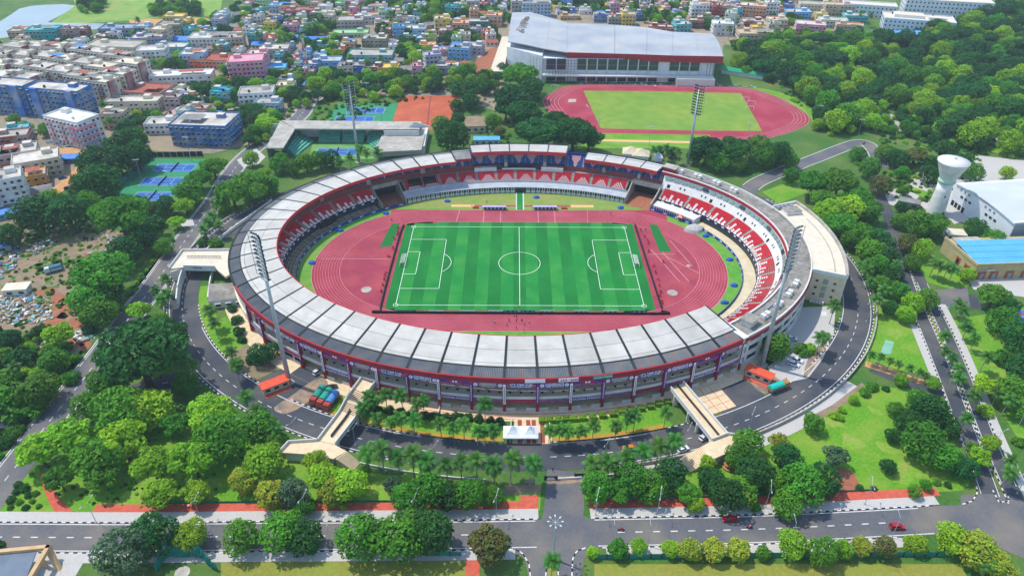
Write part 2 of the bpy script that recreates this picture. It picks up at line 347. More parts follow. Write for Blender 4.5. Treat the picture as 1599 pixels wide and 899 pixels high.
# ---- pavements
mb = MB(); rb = MB()
def walk(x0, x1, a, b, mbx, z): q = [p for p in south if x0 < p[0] < x1]; ribbon(mbx, q, b, a, z)
walk(-200, 5.2, 5.2, 8.6, mb, .125); walk(-125, 5.0, 8.6, 11.4, rb, .12)
walk(19.5, 123, 5.2, 8.3, mb, .125); walk(19.5, 125, 8.3, 11.4, rb, .12)
walk(-200, -2, -8.2, -5.2, mb, .125); walk(22, 106, -8.2, -5.2, mb, .125)
struct('pavement', mb, MATS['paving'])
for p in ([(-8.5, -126.8), (-4.7, -126.8), (-4.7, -118.5), (-8.5, -118.5)],): mb
rb.face(Z3(gpoly([(61, 737), (76, 737), (90, 775), (118, 802), (96, 812), (80, 790), (68, 765)]), .118)); rb.face(Z3(gpoly([(727, 870), (749, 870), (749, 960), (727, 960)]), .118)); rb.face(Z3(gpoly([(813, 774), (841, 773), (839, 790), (811, 790)]), .117))
struct('brick_footpath', rb, MATS['redpave'])
mb = MB()
for o, a, b in ((-27.9, 283, 322),): mb.strip(Z3(ring(o+.6, a, b, 60), .1), Z3(ring(o-4.5, a, b, 60), .1))
mb.face(Z3(gpoly([(1420, 505), (1436, 512), (1463, 588), (1452, 585)]), .1)); ribbon(mb, ed[8:], 2.7, 5.2, .1); pass
mb.face(Z3(gpoly([(1240, 480), (1305, 478), (1302, 520), (1285, 560), (1262, 590), (1215, 600), (1190, 560), (1215, 545)]), .05))
mb.face(Z3(gpoly([(0, 862), (140, 862), (118, 899), (118, 960), (-60, 960), (-60, 862)]), .09)); mb.face(Z3(gpoly([(1505, 420), (1640, 410), (1640, 470), (1520, 452)]), .06)); mb.face(Z3(gpoly([(1450, 300), (1500, 240), (1640, 255), (1640, 300), (1490, 350)]), .02)); mb.face(Z3(gpoly([(1420, 290), (1440, 258), (1460, 285), (1450, 300)]), .025)); mb.face(Z3(gpoly([(370, 250), (400, 232), (415, 245), (402, 258), (380, 262)]), .052)); mb.face(Z3(gpoly([(278, 345), (300, 340), (304, 352), (285, 354)]), .05))
struct('paved_yard', mb, MATS['paving'])
sheet('sand_footpath', [gpoly([(1352, 563), (1445, 594), (1444, 602), (1350, 572)])], .1, MATS['sand'])
# planted median strips
mb = MB(); a = offset(ec, 3.2); b = offset(ed, -2.75); n = min(len(a), len(b))
ia = [p for p in a if -123 < p[1] < -25]; ib = [p for p in b if -123 < p[1] < -25]; k = min(len(ia), len(ib))
qa = [ia[int(i*(len(ia)-1)/20)] for i in range(21)]; qb = [ib[int(i*(len(ib)-1)/20)] for i in range(21)]
mb.strip(Z3(qa, .12), Z3(qb, .12)); mb.face(Z3(gpoly([(853, 920), (856, 875), (862, 870), (868, 877), (871, 920)]), .12)); struct('planted_median', mb, MATS['dry_grass'])
# front lawns either side of the main steps, forecourt plaza
mb = MB()
for a, b in ((241, 267.6), (272.2, 292)): mb.strip(Z3(ring(-5.2, a, b, 40), .11), Z3(ring(-14.3, a, b, 40), .11))
mb.strip(Z3(ring(-9, 190, 204, 20), .06), Z3(ring(-14.4, 190, 204, 20), .06)); mb.strip(Z3(ring(-5, 204, 216, 20), .06), Z3(ring(-14.4, 204, 216, 20), .06))
struct('front_lawn', mb, MATS['lawn'])
mb = MB(); mb.strip(Z3(ring(12, 196, 322, 90), .05), Z3(ring(-5.1, 196, 322, 90), .05)); struct('forecourt', mb, MATS['plaza'])
mb = MB()
for o in (-1.6, -2.9, -4.1): mb.strip(Z3(ring(o, 253, 288, 60), .058), Z3(ring(o-.28, 253, 288, 60), .058))
struct('forecourt_brick_bands', mb, MATS['redpave'])
sheet('flower_bed', [ring(-12.9, 241, 267.5, 40)+ring(-14.25, 241, 267.5, 40)[::-1], ring(-12.7, 272.3, 291, 40)+ring(-14.25, 272.3, 291, 40)[::-1]], .118, mat('flower_bed', '#b98a3c', '#8b8a2c', 1.2, .95, c3='#b8643a', s3=.5))
sheet('drive', [ring(-4.9, 300.3, 309, 10)+ring(-15.5, 300.3, 309, 10)[::-1], ring(-5.05, 227, 241, 24)+ring(-15.5, 226, 240, 24)[::-1], ring(.1, 229.3, 235.8, 8)+ring(-5, 229.3, 235.8, 8)[::-1]], .0565, MATS['asphalt'])
sheet('bare_soil', [ring(-5.1, 213, 226.8, 20)+ring(-14.2, 211, 225.8, 20)[::-1], ring(-5.1, 309.2, 314, 10)+ring(-14.4, 309.2, 314, 10)[::-1]], .0555, MATS['dirt'])
sheet('sand_drift', [gpoly([(428, 636), (455, 618), (482, 598), (502, 590), (512, 600), (488, 622), (462, 640), (440, 646)], 3), gpoly([(1173, 594), (1200, 598), (1210, 604), (1195, 614), (1180, 606)], 3), gpoly([(1262, 560), (1285, 535), (1290, 545), (1270, 575), (1255, 590)], 3), gpoly([(860, 745), (905, 743), (908, 752), (858, 756)], 3)], .062, mat('dust', '#b08f68', '#77706a', .45, .95, c3='#5a5a5e', s3=.3))
sheet('gravel', [gpoly([(788, 757), (846, 756), (843, 771), (786, 772)]), gpoly([(1290, 650), (1310, 640), (1350, 600), (1345, 598), (1300, 632), (1262, 652)])], .105, MATS['dirt'])
sheet('pale_grass', [blob(x, y, r, .7) for x, y, r in ((1367, 642, 2.2), (1400, 700, 5), (1330, 690, 4), (1420, 735, 6), (1300, 660, 3), (960, 780, 3), (300, 690, 5), (250, 745, 6), (200, 780, 5), (420, 745, 5), (590, 775, 6), (640, 745, 4), (1400, 520, 4), (1385, 545, 2), (1545, 560, 4), (1520, 545, 3), (50, 775, 3), (330, 760, 4))], .031, mat('pale_grass', '#78a42c', '#5f8e20', .9, .95, c3='#9a8f52', s3=.3))
# ================================================================ pitch, track and stadium
mat('turf_a', '#178234', '#12752e', 1.2, .95, bump=.3, bscale=8, c3='#3f8f38', s3=.09); mat('turf_b', '#0d7029', '#0b6626', 1.2, .95, bump=.3, bscale=8, c3='#1e8032', s3=.06)
mat('track', '#9e3444', '#8e2e40', .8, .9, c3='#ad4a58', s3=.07); mat('track_d', '#98384a', '#8a3446', .4, .9, c3='#ac5050', s3=.08)
mat('infield', '#5f9a36', '#4b8a2c', .3, .95, bump=.4, bscale=5, c3='#8d9a4a', s3=.05)
mat('wear', '#8f9250', '#7f8a44', .3, .95, c3='#5f9036', s3=.1)
PL, PW = 50.36, 32.04
mb = MB(); mb.face([SP(t, 24.3, .03) for t in arcT(0, 360, 120)[:-1]]); struct('infield_grass', mb, MATS['infield'])
mb = MB(); mb.face(Z3([(-56, 50.5), (56, 50.5), (50, 60), (20, 67), (-20, 67), (-50, 60)], .036)); struct('worn_grass', mb, MATS['wear'])
def oval(r, hx=41.6, n=24): return [(hx+r*cos(R(a)), r*sin(R(a))) for a in [-90+180*i/n for i in range(n+1)]]+[(-hx+r*cos(R(a)), r*sin(R(a))) for a in [90+180*i/n for i in range(n+1)]]
RI, RO = 36.9, 49.2
o1, o0 = oval(RO), oval(RI)
mb = MB(); mb.strip(Z3(o1+o1[:1], .05), Z3(o0+o0[:1], .05)); mb.face(Z3([(-64, 37), (-41, 37), (-41, 49.2), (-63, 49.2)], .0495)); mb.face(Z3([(41, 37), (72, 37), (73, 49.9), (41, 49.2)], .0495)); struct('running_track', mb, MATS['track'])
mb = MB()
for sx in (-1, 1): mb.face(Z3([(sx*(41.6+RI*cos(R(a))), RI*sin(R(a))) for a in range(-90, 91, 6)]+[(sx*54, 36.9), (sx*54, -36.9)], .046))
mb.face(Z3([(-56, -36.9), (56, -36.9), (56, 36.9), (-56, 36.9)], .044)); struct('track_d_area', mb, MATS['track_d'])
mb = MB()
for k in range(0, 11):
    r = RI+.25+k*1.19; p = oval(r, n=40); q = oval(r+(.08 if 0 < k < 10 else .14), n=40); mb.strip(Z3(p+p[:1], .066), Z3(q+q[:1], .066))
for x, wdt in ((-30.5, .2), (33, .12)): mb.face(Z3([(x, 37), (x+wdt, 37), (x+wdt+1, 49), (x+1, 49)], .07))
for x in (-17.5, -9.2, 9.2, 17.3):       # dashed walkways across the track to the dugouts
    for j in range(9): mb.face(Z3([(x, 35+j*1.7), (x+.35, 35+j*1.7), (x+.35, 36+j*1.7), (x, 36+j*1.7)], .075))
for x0, y0, x1, y1 in ((60, 12, 68, -14), (64, 12, 72, -14), (66, 6, 78, -8), (-88, 3, -58, 3), (58, 8, 70, 8), (70, 20, 76, -2)): 
    l = hypot(x1-x0, y1-y0); ox, oy = -(y1-y0)/l*.1, (x1-x0)/l*.1; mb.face(Z3([(x0-ox, y0-oy), (x1-ox, y1-oy), (x1+ox, y1+oy), (x0+ox, y0+oy)], .07))
struct('track_lines', mb, mat('track_line', '#d3b4b4', '#bd8f94', 1.2))
# pitch turf: rounded rectangle in mowing bands
X1, X0, Y1, Y0 = 54.6, -54.4, 36.2, -35.6
ed_ = [-54.4, -53]+[-50.36+i*5.3 for i in range(1, 19)]+[54.6]
bands = [(-54.4, -50.36)]+[(-50.36+100.72/19*i, -50.36+100.72/19*(i+1)) for i in range(19)]+[(50.36, 54.6)]
pt = setp(bpy.data.objects.new('pitch', None), kind='structure'); C.objects.link(pt)
for i, (a, b) in enumerate(bands):
    yy = 36.6 if abs(a) < 44 else 35.4; yl = Y0+(.8 if i in (0, len(bands)-1) else 0)
    if i == 0: yy = 33.5
    MB().face(Z3([(a, yl), (b, yl), (b, yy), (a, yy)], .08)).build('mowing_band', MATS['turf_a' if i % 2 else 'turf_b'], pt)
mb = MB()
def ln(x0, y0, x1, y1, wd=.085): 
    l = hypot(x1-x0, y1-y0); ox, oy = -(y1-y0)/l*wd, (x1-x0)/l*wd; ex, ey = (x1-x0)/l*wd, (y1-y0)/l*wd
    mb.face(Z3([(x0-ox-ex, y0-oy-ey), (x1-ox+ex, y1-oy+ey), (x1+ox+ex, y1+oy+ey), (x0+ox-ex, y0+oy-ey)], .095))
def arc(cx, cy, r, a0, a1, n=40):
    p = [(cx+(r-.085)*cos(R(a)), cy+(r-.085)*sin(R(a)), .0955) for a in arcT(a0, a1, n)]; q = [(cx+(r+.085)*cos(R(a)), cy+(r+.085)*sin(R(a)), .0955) for a in arcT(a0, a1, n)]; mb.strip(q, p)
ln(-PL, -PW, PL, -PW); ln(-PL, PW, PL, PW); ln(-PL, -PW, -PL, PW); ln(PL, -PW, PL, PW); ln(0, -PW, 0, PW); arc(0, 0, 9.15, 0, 360)
for s in (-1, 1):
    for dx, dy in ((16.5, 20.16), (5.5, 9.16)): ln(s*PL, dy, s*(PL-dx), dy); ln(s*PL, -dy, s*(PL-dx), -dy); ln(s*(PL-dx), -dy, s*(PL-dx), dy)
    arc(s*(PL-11), 0, 9.15, (-53 if s < 0 else 127), (53 if s < 0 else 233))
    for q in (-1, 1): arc(s*PL, q*PW, 1, 0, 360, 10)
struct('pitch_markings', mb, mat('pitch_line', '#f2f4ee', '#e6ebe2', 2, .8))
sheet('warmup_turf', [[(-63.8, 13), (-58.5, 14), (-57.3, 35), (-61.3, 35)][::-1], [(63.5, 10), (69, 10), (66.4, 35), (62.6, 35)]], .075, mat('artificial_turf', '#176f2c', '#0f6426', 2))
sheet('long_jump_pit', [[(-34, 52.2), (-22.5, 52.2), (-22.5, 54.7), (-34, 54.7)], [(26, 52.2), (37.5, 52.2), (37.5, 54.7), (26, 54.7)]], .06, mat('pit_sand', '#d9b47a', '#cfa668', .8))
sheet('jump_runway', [[(-22.5, 52.8), (26, 52.8), (26, 54.2), (-22.5, 54.2)]], .058, MATS['track'])
sheet('player_walkway', [[(-1, 49.5), (2, 49.5), (2, 69.5), (-1, 69.5)]], .064, MATS['turf_a']); sheet('walkway_edging', [[(-1.5, 49.5), (-1, 49.5), (-1, 69.5), (-1.5, 69.5)], [(2, 49.5), (2.6, 49.5), (2.6, 69.5), (2, 69.5)]], .066, MATS['line'])
# ---------------------------------------------------------------- the stadium
ST = thing('stadium', 'large oval stadium with ring of white roof panels and red seats around the football pitch', 'stadium')
def sec(t, prof): return [SP(t, s, z) for s, z in prof]
def ringpart(name, t0, t1, prof, m, parent=ST, n=None, closed=True, mats=None, kind=None):
    n = n or max(1, int(abs(t1-t0)/1.5)); mb = MB(); mb.sweep([sec(t, prof) for t in arcT(t0, t1, n)], m if mats else 0, closed)
    o = mb.build(name, mats or MATS[m], parent, fix=closed)
    if kind: o['kind'] = kind
    return o
# arc-length table: u = metres along the outer ellipse, from the front centre towards the left
_tab = [(0, 270)]
for i in range(1, 1441):
    a, b = SP(270-(i-1)*.25, 0), SP(270-i*.25, 0); _tab.append((_tab[-1][0]+hypot(b[0]-a[0], b[1]-a[1]), 270-i*.25))
def TU(u):
    s = 1 if u >= 0 else -1; u = abs(u); i = min(range(len(_tab)), key=lambda k: abs(_tab[k][0]-u)); i = max(1, min(i, len(_tab)-2))
    a, b = (_tab[i-1], _tab[i]) if _tab[i][0] >= u else (_tab[i], _tab[i+1])
    t = a[1]+(b[1]-a[1])*(u-a[0])/(b[0]-a[0]); return t if s > 0 else 540-t
def UT(t): return min(_tab, key=lambda k: abs(k[1]-t))[0]
BAY = 11.0
mat('roof_panel', '#bcb9b0', '#b0ada4', .35, .6, c3='#a29e94', s3=.14, objrand=.22); mat('roof_sheet', '#646c74', '#545c64', .6, .7, c3='#80786e', s3=.3); mat('rust_sheet', '#8d6658', '#786058', .6, .85)
mat('roof_grey', '#8f8e89', '#7d7c77', .4, .8, c3='#66655f', s3=.2)
uR = -UT(230)    # right end of the canopy (t = 310)
kmin, kmax = int(round(uR/BAY-.5)), int(round(UT(108)/BAY-.5))
edges = [(k+.5)*BAY for k in range(kmin-1+1, kmax+1)]
TE = [TU(u) for u in edges]; TE[0] = 310.0; TE[-1] = 107.3
ZI, ZB, ZO = 16.6, 15.1, 13.9; SI, SB = 19.4, 4.9
def zr(s): return ZB+(ZI-ZB)*(s-SB)/(SI-SB)
CUTS = [SI, 12.6, 6.4, SB]
for i in range(len(TE)-1):
    ta, tb = TE[i], TE[i+1]; d = (tb-ta); g0 = d*.5/BAY; a, b = ta+g0, tb-g0; seg = 3
    for j in range(3):
        s1, s0 = CUTS[j]-(.07 if j else 0), CUTS[j+1]+.07; z1, z0 = zr(s1), zr(s0)
        mb = MB(); mb.sweep([sec(t, [(s1, z1), (s0, z0), (s0, z0-.22), (s1, z1-.22)]) for t in arcT(a, b, seg)]); mb.build('roof_panel', MATS['roof_panel'], ST, fix=True)
    # corrugated outer sheet, ridged
    nr = 17; ts = arcT(ta+g0*1.1, tb-g0*1.1, nr*2); mb = MB(); rows = []
    for q, t in enumerate(ts): dz = .26 if q % 2 else 0; rows.append([SP(t, SB-.25, ZB-.35+dz), SP(t, .55, ZO+.05+dz)])
    rr = random.Random(i*3+1); pr = .05 if ta > 270 else .015
    mids = [1 if rr.random() < pr else 0 for _ in ts]
    for q in range(len(ts)-1): mb.face([rows[q][0], rows[q+1][0], rows[q+1][1], rows[q][1]], mids[q])
    mb.build('corrugated_sheet', [MATS['roof_sheet'], MATS['rust_sheet']], ST)
    if 200 < ta: pass
for i, t in enumerate(TE):
    h = .42*(TE[1]-TE[0])/BAY if i else .2*(TE[1]-TE[0])/BAY
    mb = MB()
    for e in (-1, 1):
        c = t+e*h*.62; w_ = abs(h)*.28
        mb.sweep([sec(c+q*w_, [(SI-.3, zr(SI)+.02), (SB, zr(SB)+.02), (.6, ZO+.35), (.6, ZO-.2), (SB, zr(SB)-.5), (SI-.3, zr(SI)-.5)]) for q in (-1, 1)])
    for j in range(14):
        s = 1.2+j*1.3; z = (zr(s) if s > SB else ZO+.1+(s-.6)*.2)-.25
        mb.sweep([sec(t+q*h*.6, [(s, z), (s-.15, z), (s-.15, z-.15), (s, z-.15)]) for q in (-1, 1)])
    mb.build('roof_rafter', MATS['dark_steel'], ST, fix=True)
    MB().sweep([sec(t+q*abs(h)*1.15, [(SI-.2, zr(SI)-.45), (SB, zr(SB)-.45), (.7, ZO-.15), (.7, ZO-.25), (SB, zr(SB)-.55), (SI-.2, zr(SI)-.55)]) for q in (-1, 1)]).build('roof_gutter', MATS['roof_sheet'], ST, fix=True)
ringpart('roof_valley_beam', 310, 107.3, [(SB+.1, ZB-.1), (SB-.35, ZB-.1), (SB-.35, ZB-.6), (SB+.1, ZB-.6)], 'black', n=130)
ringpart('inner_fascia', 310, 107.3, [(SI+.25, ZI+.12), (SI-.02, ZI+.12), (SI-.02, ZI-1.25), (SI+.25, ZI-1.25)], 'fascia_red', n=150)
# outer red fascia band on the front, dark edge on the left and back
ringpart('outer_fascia', 310.4, 205, [(.55, 14.1), (-.1, 14.1), (-.1, 12.25), (.55, 12.25)], 'fascia_red' if 0 else 'red_paint', n=80)
ringpart('outer_edge', 205, 107.3, [(.6, 14.3), (-.15, 14.3), (-.15, 13.2), (.6, 13.2)], 'black', n=80)
# gallery floors, parapets, back wall
ringpart('gallery_floor', 310, 196, [(8.5, 5.0), (.25, 5.0), (.25, 4.5), (8.5, 4.5)], mat('gallery_tile', '#e6d9bf', '#d8c9aa', .8, .7) and 'gallery_tile', n=80)
ringpart('gallery_parapet', 310, 214, [(.35, 6.15), (.1, 6.15), (.1, 5.0), (.35, 5.0)], 'white', n=80)
ringpart('back_wall', 310, 107.3, [(8.9, 14.2), (8.5, 14.2), (8.5, .1), (8.9, .1)], 'white', n=120)
ringpart('outer_wall', 214, 107.3, [(1.2, 11.8), (.8, 11.8), (.8, .1), (1.2, .1)], 'white', n=80)
ringpart('outer_wall_band', 214, 150, [(.8, 4.6), (.3, 4.6), (.3, 3.6), (.8, 3.6)], 'white', n=50)
def bay_frame(ta, tb, s): 
    a, b = Vector(SP(ta, s)), Vector(SP(tb, s)); c = (a+b)/2; return c, (b-a).length, atan2(b.y-a.y, b.x-a.x)
# front columns and banners
mat('banner_purple', '#5a2c8a', '#66339a', .6, .6); mat('banner_plum', '#6f3a80', '#7c4a78', .5, .6); mat('banner_navy', '#3a2686', '#33207a', .5, .6); mat('banner_magenta', '#a81f58', '#93194e', .5, .6); mat('banner_white', '#eeeef2', '#dedee6', 1, .6); mat('banner_orange', '#e0893a', '#d0782c', 1, .6); mat('banner_red', '#c92434', '#b81c2c', 1, .6); mat('banner_photo', '#8a86a8', '#b5a58a', .7, .6); mat('banner_crowd', '#5b4a8c', '#c96a72', 1.4, .6, c3='#3a2a70', s3=.8)
T_TIME = text_mesh("IT'S TIME FOR", 1.2); T_FEV = text_mesh("FOOTBALL FEVER", .86); T_ODI = text_mesh("ODISHA'S", 1.45); T_BAT = text_mesh("TIME TO BATTLE", .8); T_CLUB = text_mesh("ODISHA FOOTBALL CLUB", .9); T_KAL = text_mesh("KALINGA STADIUM", 1.1); T_FINAL = text_mesh("INDIAN SUPER LEAGUE", .42)
for me in (T_TIME, T_FEV, T_ODI, T_BAT, T_KAL, T_FINAL): me.materials.append(MATS['banner_white'])
T_CLUB.materials.append(MATS['banner_orange'])
def on_wall(name, me, parent, c, ang, z, dx=0, out=.06):
    "letters on a wall whose run has angle ang; text faces outwards"
    o = link(name, me, parent); o.rotation_euler = (pi/2, 0, ang); n = Vector((sin(ang), -cos(ang), 0))
    o.location = (c.x+cos(ang)*dx+n.x*out, c.y+sin(ang)*dx+n.y*out, z); return o
def disc(mb, c, ang, z, r, dx, out, m, n=14):
    nv = Vector((sin(ang), -cos(ang), 0)); e = Vector((cos(ang), sin(ang), 0)); p = Vector((c.x, c.y, z))+e*dx+nv*out
    mb.face([p+e*r*cos(2*pi*i/n)+Vector((0, 0, r*sin(2*pi*i/n))) for i in range(n)], m)
front = [t for t in TE if t > 207]
for i, t in enumerate(front):
    c = Vector(SP(t, .1)); x, y, nx, ny = EN(R(t)); ang = atan2(ny, nx)
    col = MB().box(c.x, c.y, 0, 1.3, 1.0, 12.3, ang).build('column', MATS['red_paint'], ST)
    b = MB().box(c.x-nx*.7, c.y-ny*.7, 3.4, .08, .85, 8.6, ang); b.build('column_banner', MATS['banner_purple' if i % 2 else 'banner_white'], col)
    n_ = MB()
    for q in range(9): n_.box(c.x-nx*.76, c.y-ny*.76, 4.2+q*.8, .06, .3, .45, ang)
    n_.build('column_banner_lettering', MATS['banner_white' if i % 2 else 'banner_navy'], col)['kind'] = 'stuff'
SEQ = {0: 'time', 1: 'odisha', 2: 'club', 3: 'photo'}
for i in range(len(front)-1):
    ta, tb = front[i], front[i+1]; c, l, ang = bay_frame(tb, ta, -.05)
    # k = 0 is the bay at the front centre; the four designs repeat to the right
    mid = round(-(UT(ta if ta <= 270 else 540-ta)*(1 if ta <= 270 else -1)+UT(tb if tb <= 270 else 540-tb)*(1 if tb <= 270 else -1))/2/BAY)
    kind = SEQ[(mid) % 4]; W_ = l-1.2
    bn = MB().box(c.x, c.y, 10.05, W_, .1, 2.15, ang).build('banner', MATS[{'time': 'banner_navy', 'odisha': 'banner_purple', 'club': 'banner_purple', 'photo': 'banner_plum'}[kind]], ST)
    mb = MB()
    if kind == 'time':
        on_wall('lettering', T_TIME, bn, c, ang, 11.5, 0, .12); on_wall('lettering', T_FEV, bn, c, ang, 10.65, 0, .12)
        for e in (-1, 1): mb = MB(); disc(mb, c, ang, 11.1, .72, e*(W_/2-.85), .07, 0); disc(mb, c, ang, 11.1, .4, e*(W_/2-.85), .08, 1); mb.build('club_emblem', [MATS['banner_orange'], MATS['banner_navy']], bn)
    elif kind == 'odisha':
        on_wall('lettering', T_ODI, bn, c, ang, 11.45, 0, .12); on_wall('lettering', T_BAT, bn, c, ang, 10.6, 0, .12)
    elif kind == 'club':
        on_wall('lettering', T_CLUB, bn, c, ang, 10.65, 0, .12); nv = Vector((sin(ang), -cos(ang), 0))
        MB().box(c.x+nv.x*.06, c.y+nv.y*.06, 11.3, 4.6, .06, .62, ang).build('red_stripe', MATS['banner_red'], bn)
        for e in (-.5, .5): mb = MB(); disc(mb, c, ang, 11.6, .4, e, .12, 0); mb.build('round_badge', [MATS['banner_white']], bn)
    else:
        nv = Vector((sin(ang), -cos(ang), 0)); MB().box(c.x+nv.x*.06, c.y+nv.y*.06, 10.7, 5.6, .06, 1.2, ang).build('stadium_picture', MATS['banner_photo'], bn); on_wall('lettering', T_FINAL, bn, c, ang, 10.38, 0, .12)
    if kind in ('odisha', 'photo'):
        for e in (-1, 1): mb = MB(); disc(mb, c, ang, 11.1, .7, e*(W_/2-.8), .07, 0); disc(mb, c, ang, 11.1, .22, e*(W_/2-.8), .08, 1); mb.build('round_badge', [MATS['banner_white'], MATS['banner_purple']], bn)
    if 236 < (ta+tb)/2 or (ta+tb)/2 < 229:
        lk = {'time': 'banner_magenta', 'odisha': 'banner_crowd', 'club': 'banner_purple', 'photo': 'banner_crowd'}[kind]
        lb = MB().box(c.x, c.y, 3.75, W_, .1, 1.2, ang).build('lower_banner', MATS[lk], ST)
        if kind == 'club': on_wall('lettering', T_KAL, lb, c, ang, 4.35, 0, .12)
        if kind == 'time':
            s_ = MB(); nv = Vector((sin(ang), -cos(ang), 0))
            for q in range(9): s_.box(c.x+cos(ang)*(q-4)*.8+nv.x*.07, c.y+sin(ang)*(q-4)*.8+nv.y*.07, 4.1, .5, .05, .4, ang)
            s_.build('banner_pattern', MATS['banner_red'], lb)['kind'] = 'stuff'
    # ground-floor piers, dwarf walls, doors in the gallery back wall
    if ta > 236:
        for e in (-1, 1):
            mb = MB(); nv = Vector((sin(ang), -cos(ang), 0)); mb.box(c.x+cos(ang)*e*l*.31, c.y+sin(ang)*e*l*.31, 0, l*.3, .3, 1.25, ang); mb.build('dwarf_wall', MATS['white'], ST)
    else:
        mb = MB(); cw, lw, aw = bay_frame(tb, ta, .7)
        if not (229 < (ta+tb)/2 < 236):
            mb.box(cw.x, cw.y, 2.6, lw, .35, 1.0, aw); mb.box(cw.x, cw.y, 0, lw, .35, .7, aw)
            for e in (-.5, 0, .5): mb.box(cw.x+cos(aw)*lw*e*.98, cw.y+sin(aw)*lw*e*.98, .7, .5, .3, 1.9, aw)
            mb.build('ground_floor_wall', MATS['white'], ST); MB().box(cw.x-sin(aw)*.6, cw.y+cos(aw)*.6, 0, lw, .1, 3, aw).build('ground_floor_glazing', MATS['glass'], ST)
    cb, lb_, ab = bay_frame(tb, ta, 8.35)
    for dx, m_ in ((-.28, 'white'), (.05, 'glass'), (.16, 'glass'), (.33, 'white'), (-.05, 'red_paint')):
        if m_ == 'white': MB().box(cb.x+cos(ab)*dx*lb_, cb.y+sin(ab)*dx*lb_+.0, 5, lb_*.24, 1.2, 1.5, ab).build('kiosk_counter', MATS['white'], ST)
        elif (i+int(dx*100)) % 2: MB().box(cb.x+cos(ab)*dx*lb_, cb.y+sin(ab)*dx*lb_, 5, 1.1, .4, 2.3, ab).build('door', MATS[m_], ST)
    mb = MB()
    for r_ in (3.2, 6.0):
        for e in (-.33, 0, .33): p = bay_frame(tb, ta, r_); mb.box(p[0].x+cos(ang)*e*l, p[0].y+sin(ang)*e*l, 5.01, .7, .5, .35, ang)
    mb.build('waste_bins', MATS['black'], ST)['kind'] = 'stuff'
# signs let into the front fascia
for u, nm, m_, tx, tm in ((-4.5, 'fascia_sign', 'banner_white', None, None), (-15.5, 'fascia_sign', 'banner_white', None, 'banner_red'), (-27, 'fascia_sign', 'green_sign', 'KALINGA STADIUM', 'banner_white')):
    if m_ == 'green_sign': mat('green_sign', '#3a9a7a', '#2f8a6c', .5)
    t = TU(u); c, l, ang = bay_frame(TU(u+3.4), TU(u-3.4), -.16); sg = MB().box(c.x, c.y, 12.5, 6.6, .1, 1.5, ang).build(nm, MATS[m_], ST)
    if tx:
        me = text_mesh(tx, .72); me.materials.append(MATS[tm]); on_wall('lettering', me, sg, c, ang, 13.25, 0, .1)
    elif tm:
        mb = MB(); nv = Vector((sin(ang), -cos(ang), 0)); rr = random.Random(4)
        for q in (-2.4, -1.6, -.8, .9, 1.6, 2.3, 2.9): disc(mb, c, ang, 13.2, .3, q, .08, 0, 9); mb.box(c.x+cos(ang)*q+nv.x*.1, c.y+sin(ang)*q+nv.y*.1, 12.85, .18, .06, .7, ang)
        mb.build('lettering', MATS[tm], sg)['kind'] = 'stuff'
# ---------------------------------------------------------------- tiers and seats
mat('seat_red', '#d3122e', '#c40d28', 1, .55, spec=.4); mat('seat_white', '#eceae6', '#dfdcd6', 1, .5, spec=.4); mat('seat_blue', '#1f58a5', '#1a4c94', 1, .55); mat('tier', '#a8a49a', '#8f8b82', .6, .9)
def tier(name, t0, t1, s0, z0, s1, z1, rows, m='tier', base=None):
    "stepped terrace, s0/z0 the front foot"
    pr = []; ds = (s1-s0)/rows; dz = (z1-z0)/rows
    for k in range(rows): pr += [(s0+ds*k, z0+dz*k), (s0+ds*(k+1), z0+dz*k)]
    pr += [(s1, z1), (s1-.3, z1), (s1-.3, z1-1.4), (s0, z0-.8)]
    return ringpart(name, t0, t1, pr, m)
SEATV = [(-.21, 0, 0), (.21, 0, 0), (.21, 0, .42), (-.21, 0, .42)]
def seats(name, t0, t1, s0, z0, s1, z1, rows, colour, parent=ST, pitch=.62):
    ds = (s1-s0)/rows; dz = (z1-z0)/rows; mb = MB(); a, b = SP(t0, (s0+s1)/2), SP(t1, (s0+s1)/2); n = max(2, int(hypot(b[0]-a[0], b[1]-a[1])/pitch))
    for r_ in range(rows):
        s = s0+ds*(r_+.45)
        for i in range(n):
            t = t0+(t1-t0)*(i+.5)/n; x, y, nx, ny = EN(R(t)); cx, cy = x+nx*s, y+ny*s; z = z0+dz*r_; tx, ty = ny, -nx; m = colour(i, r_, n, rows)
            if m is None: continue
            # folding seat: pad and upright back, sides left open
            p = lambda a_, o_, h: (cx+tx*a_+nx*o_, cy+ty*a_+ny*o_, z+h)
            w2 = .26
            mb.face([p(-w2, .22, .45), p(w2, .22, .45), p(w2, -.24, .42), p(-w2, -.24, .42)], m); mb.face([p(-w2, -.2, .42), p(w2, -.2, .42), p(w2, -.3, .9), p(-w2, -.3, .9)], m); mb.face([p(-w2, .22, .45), p(w2, .22, .45), p(w2, .2, .1), p(-w2, .2, .1)], m); mb.face([p(-w2, -.3, .9), p(w2, -.3, .9), p(w2, -.3, .1), p(-w2, -.3, .1)], m)
    o = mb.build(name, [MATS['seat_red'], MATS['seat_white'], MATS['seat_blue']], parent); o['kind'] = 'stuff'; return o
SKY = [1, 3, 3, 0, 1, 4, 4, 0, 2, 2, 0, 5, 5, 1, 2, 0, 3, 3, 0, 1, 2]
def c_sky(i, r, n, R_): return 1 if r < SKY[i % len(SKY)] else 0
def c_zig(i, r, n, R_):
    h = 5-abs((i % 11)-5); return 1 if (r <= h and (i+r) % 2 == 0 and r < 5) else 0
def c_shield(i, r, n, R_):
    k = abs(i-n/2+.5); w_ = (r+1)*.6
    return ((i+r) % 2) if (k < w_ and k < 3.6) else 2
LS0, LZ0, LS1, LZ1, LR = 19.6, 4.0, 13.2, 7.4, 8
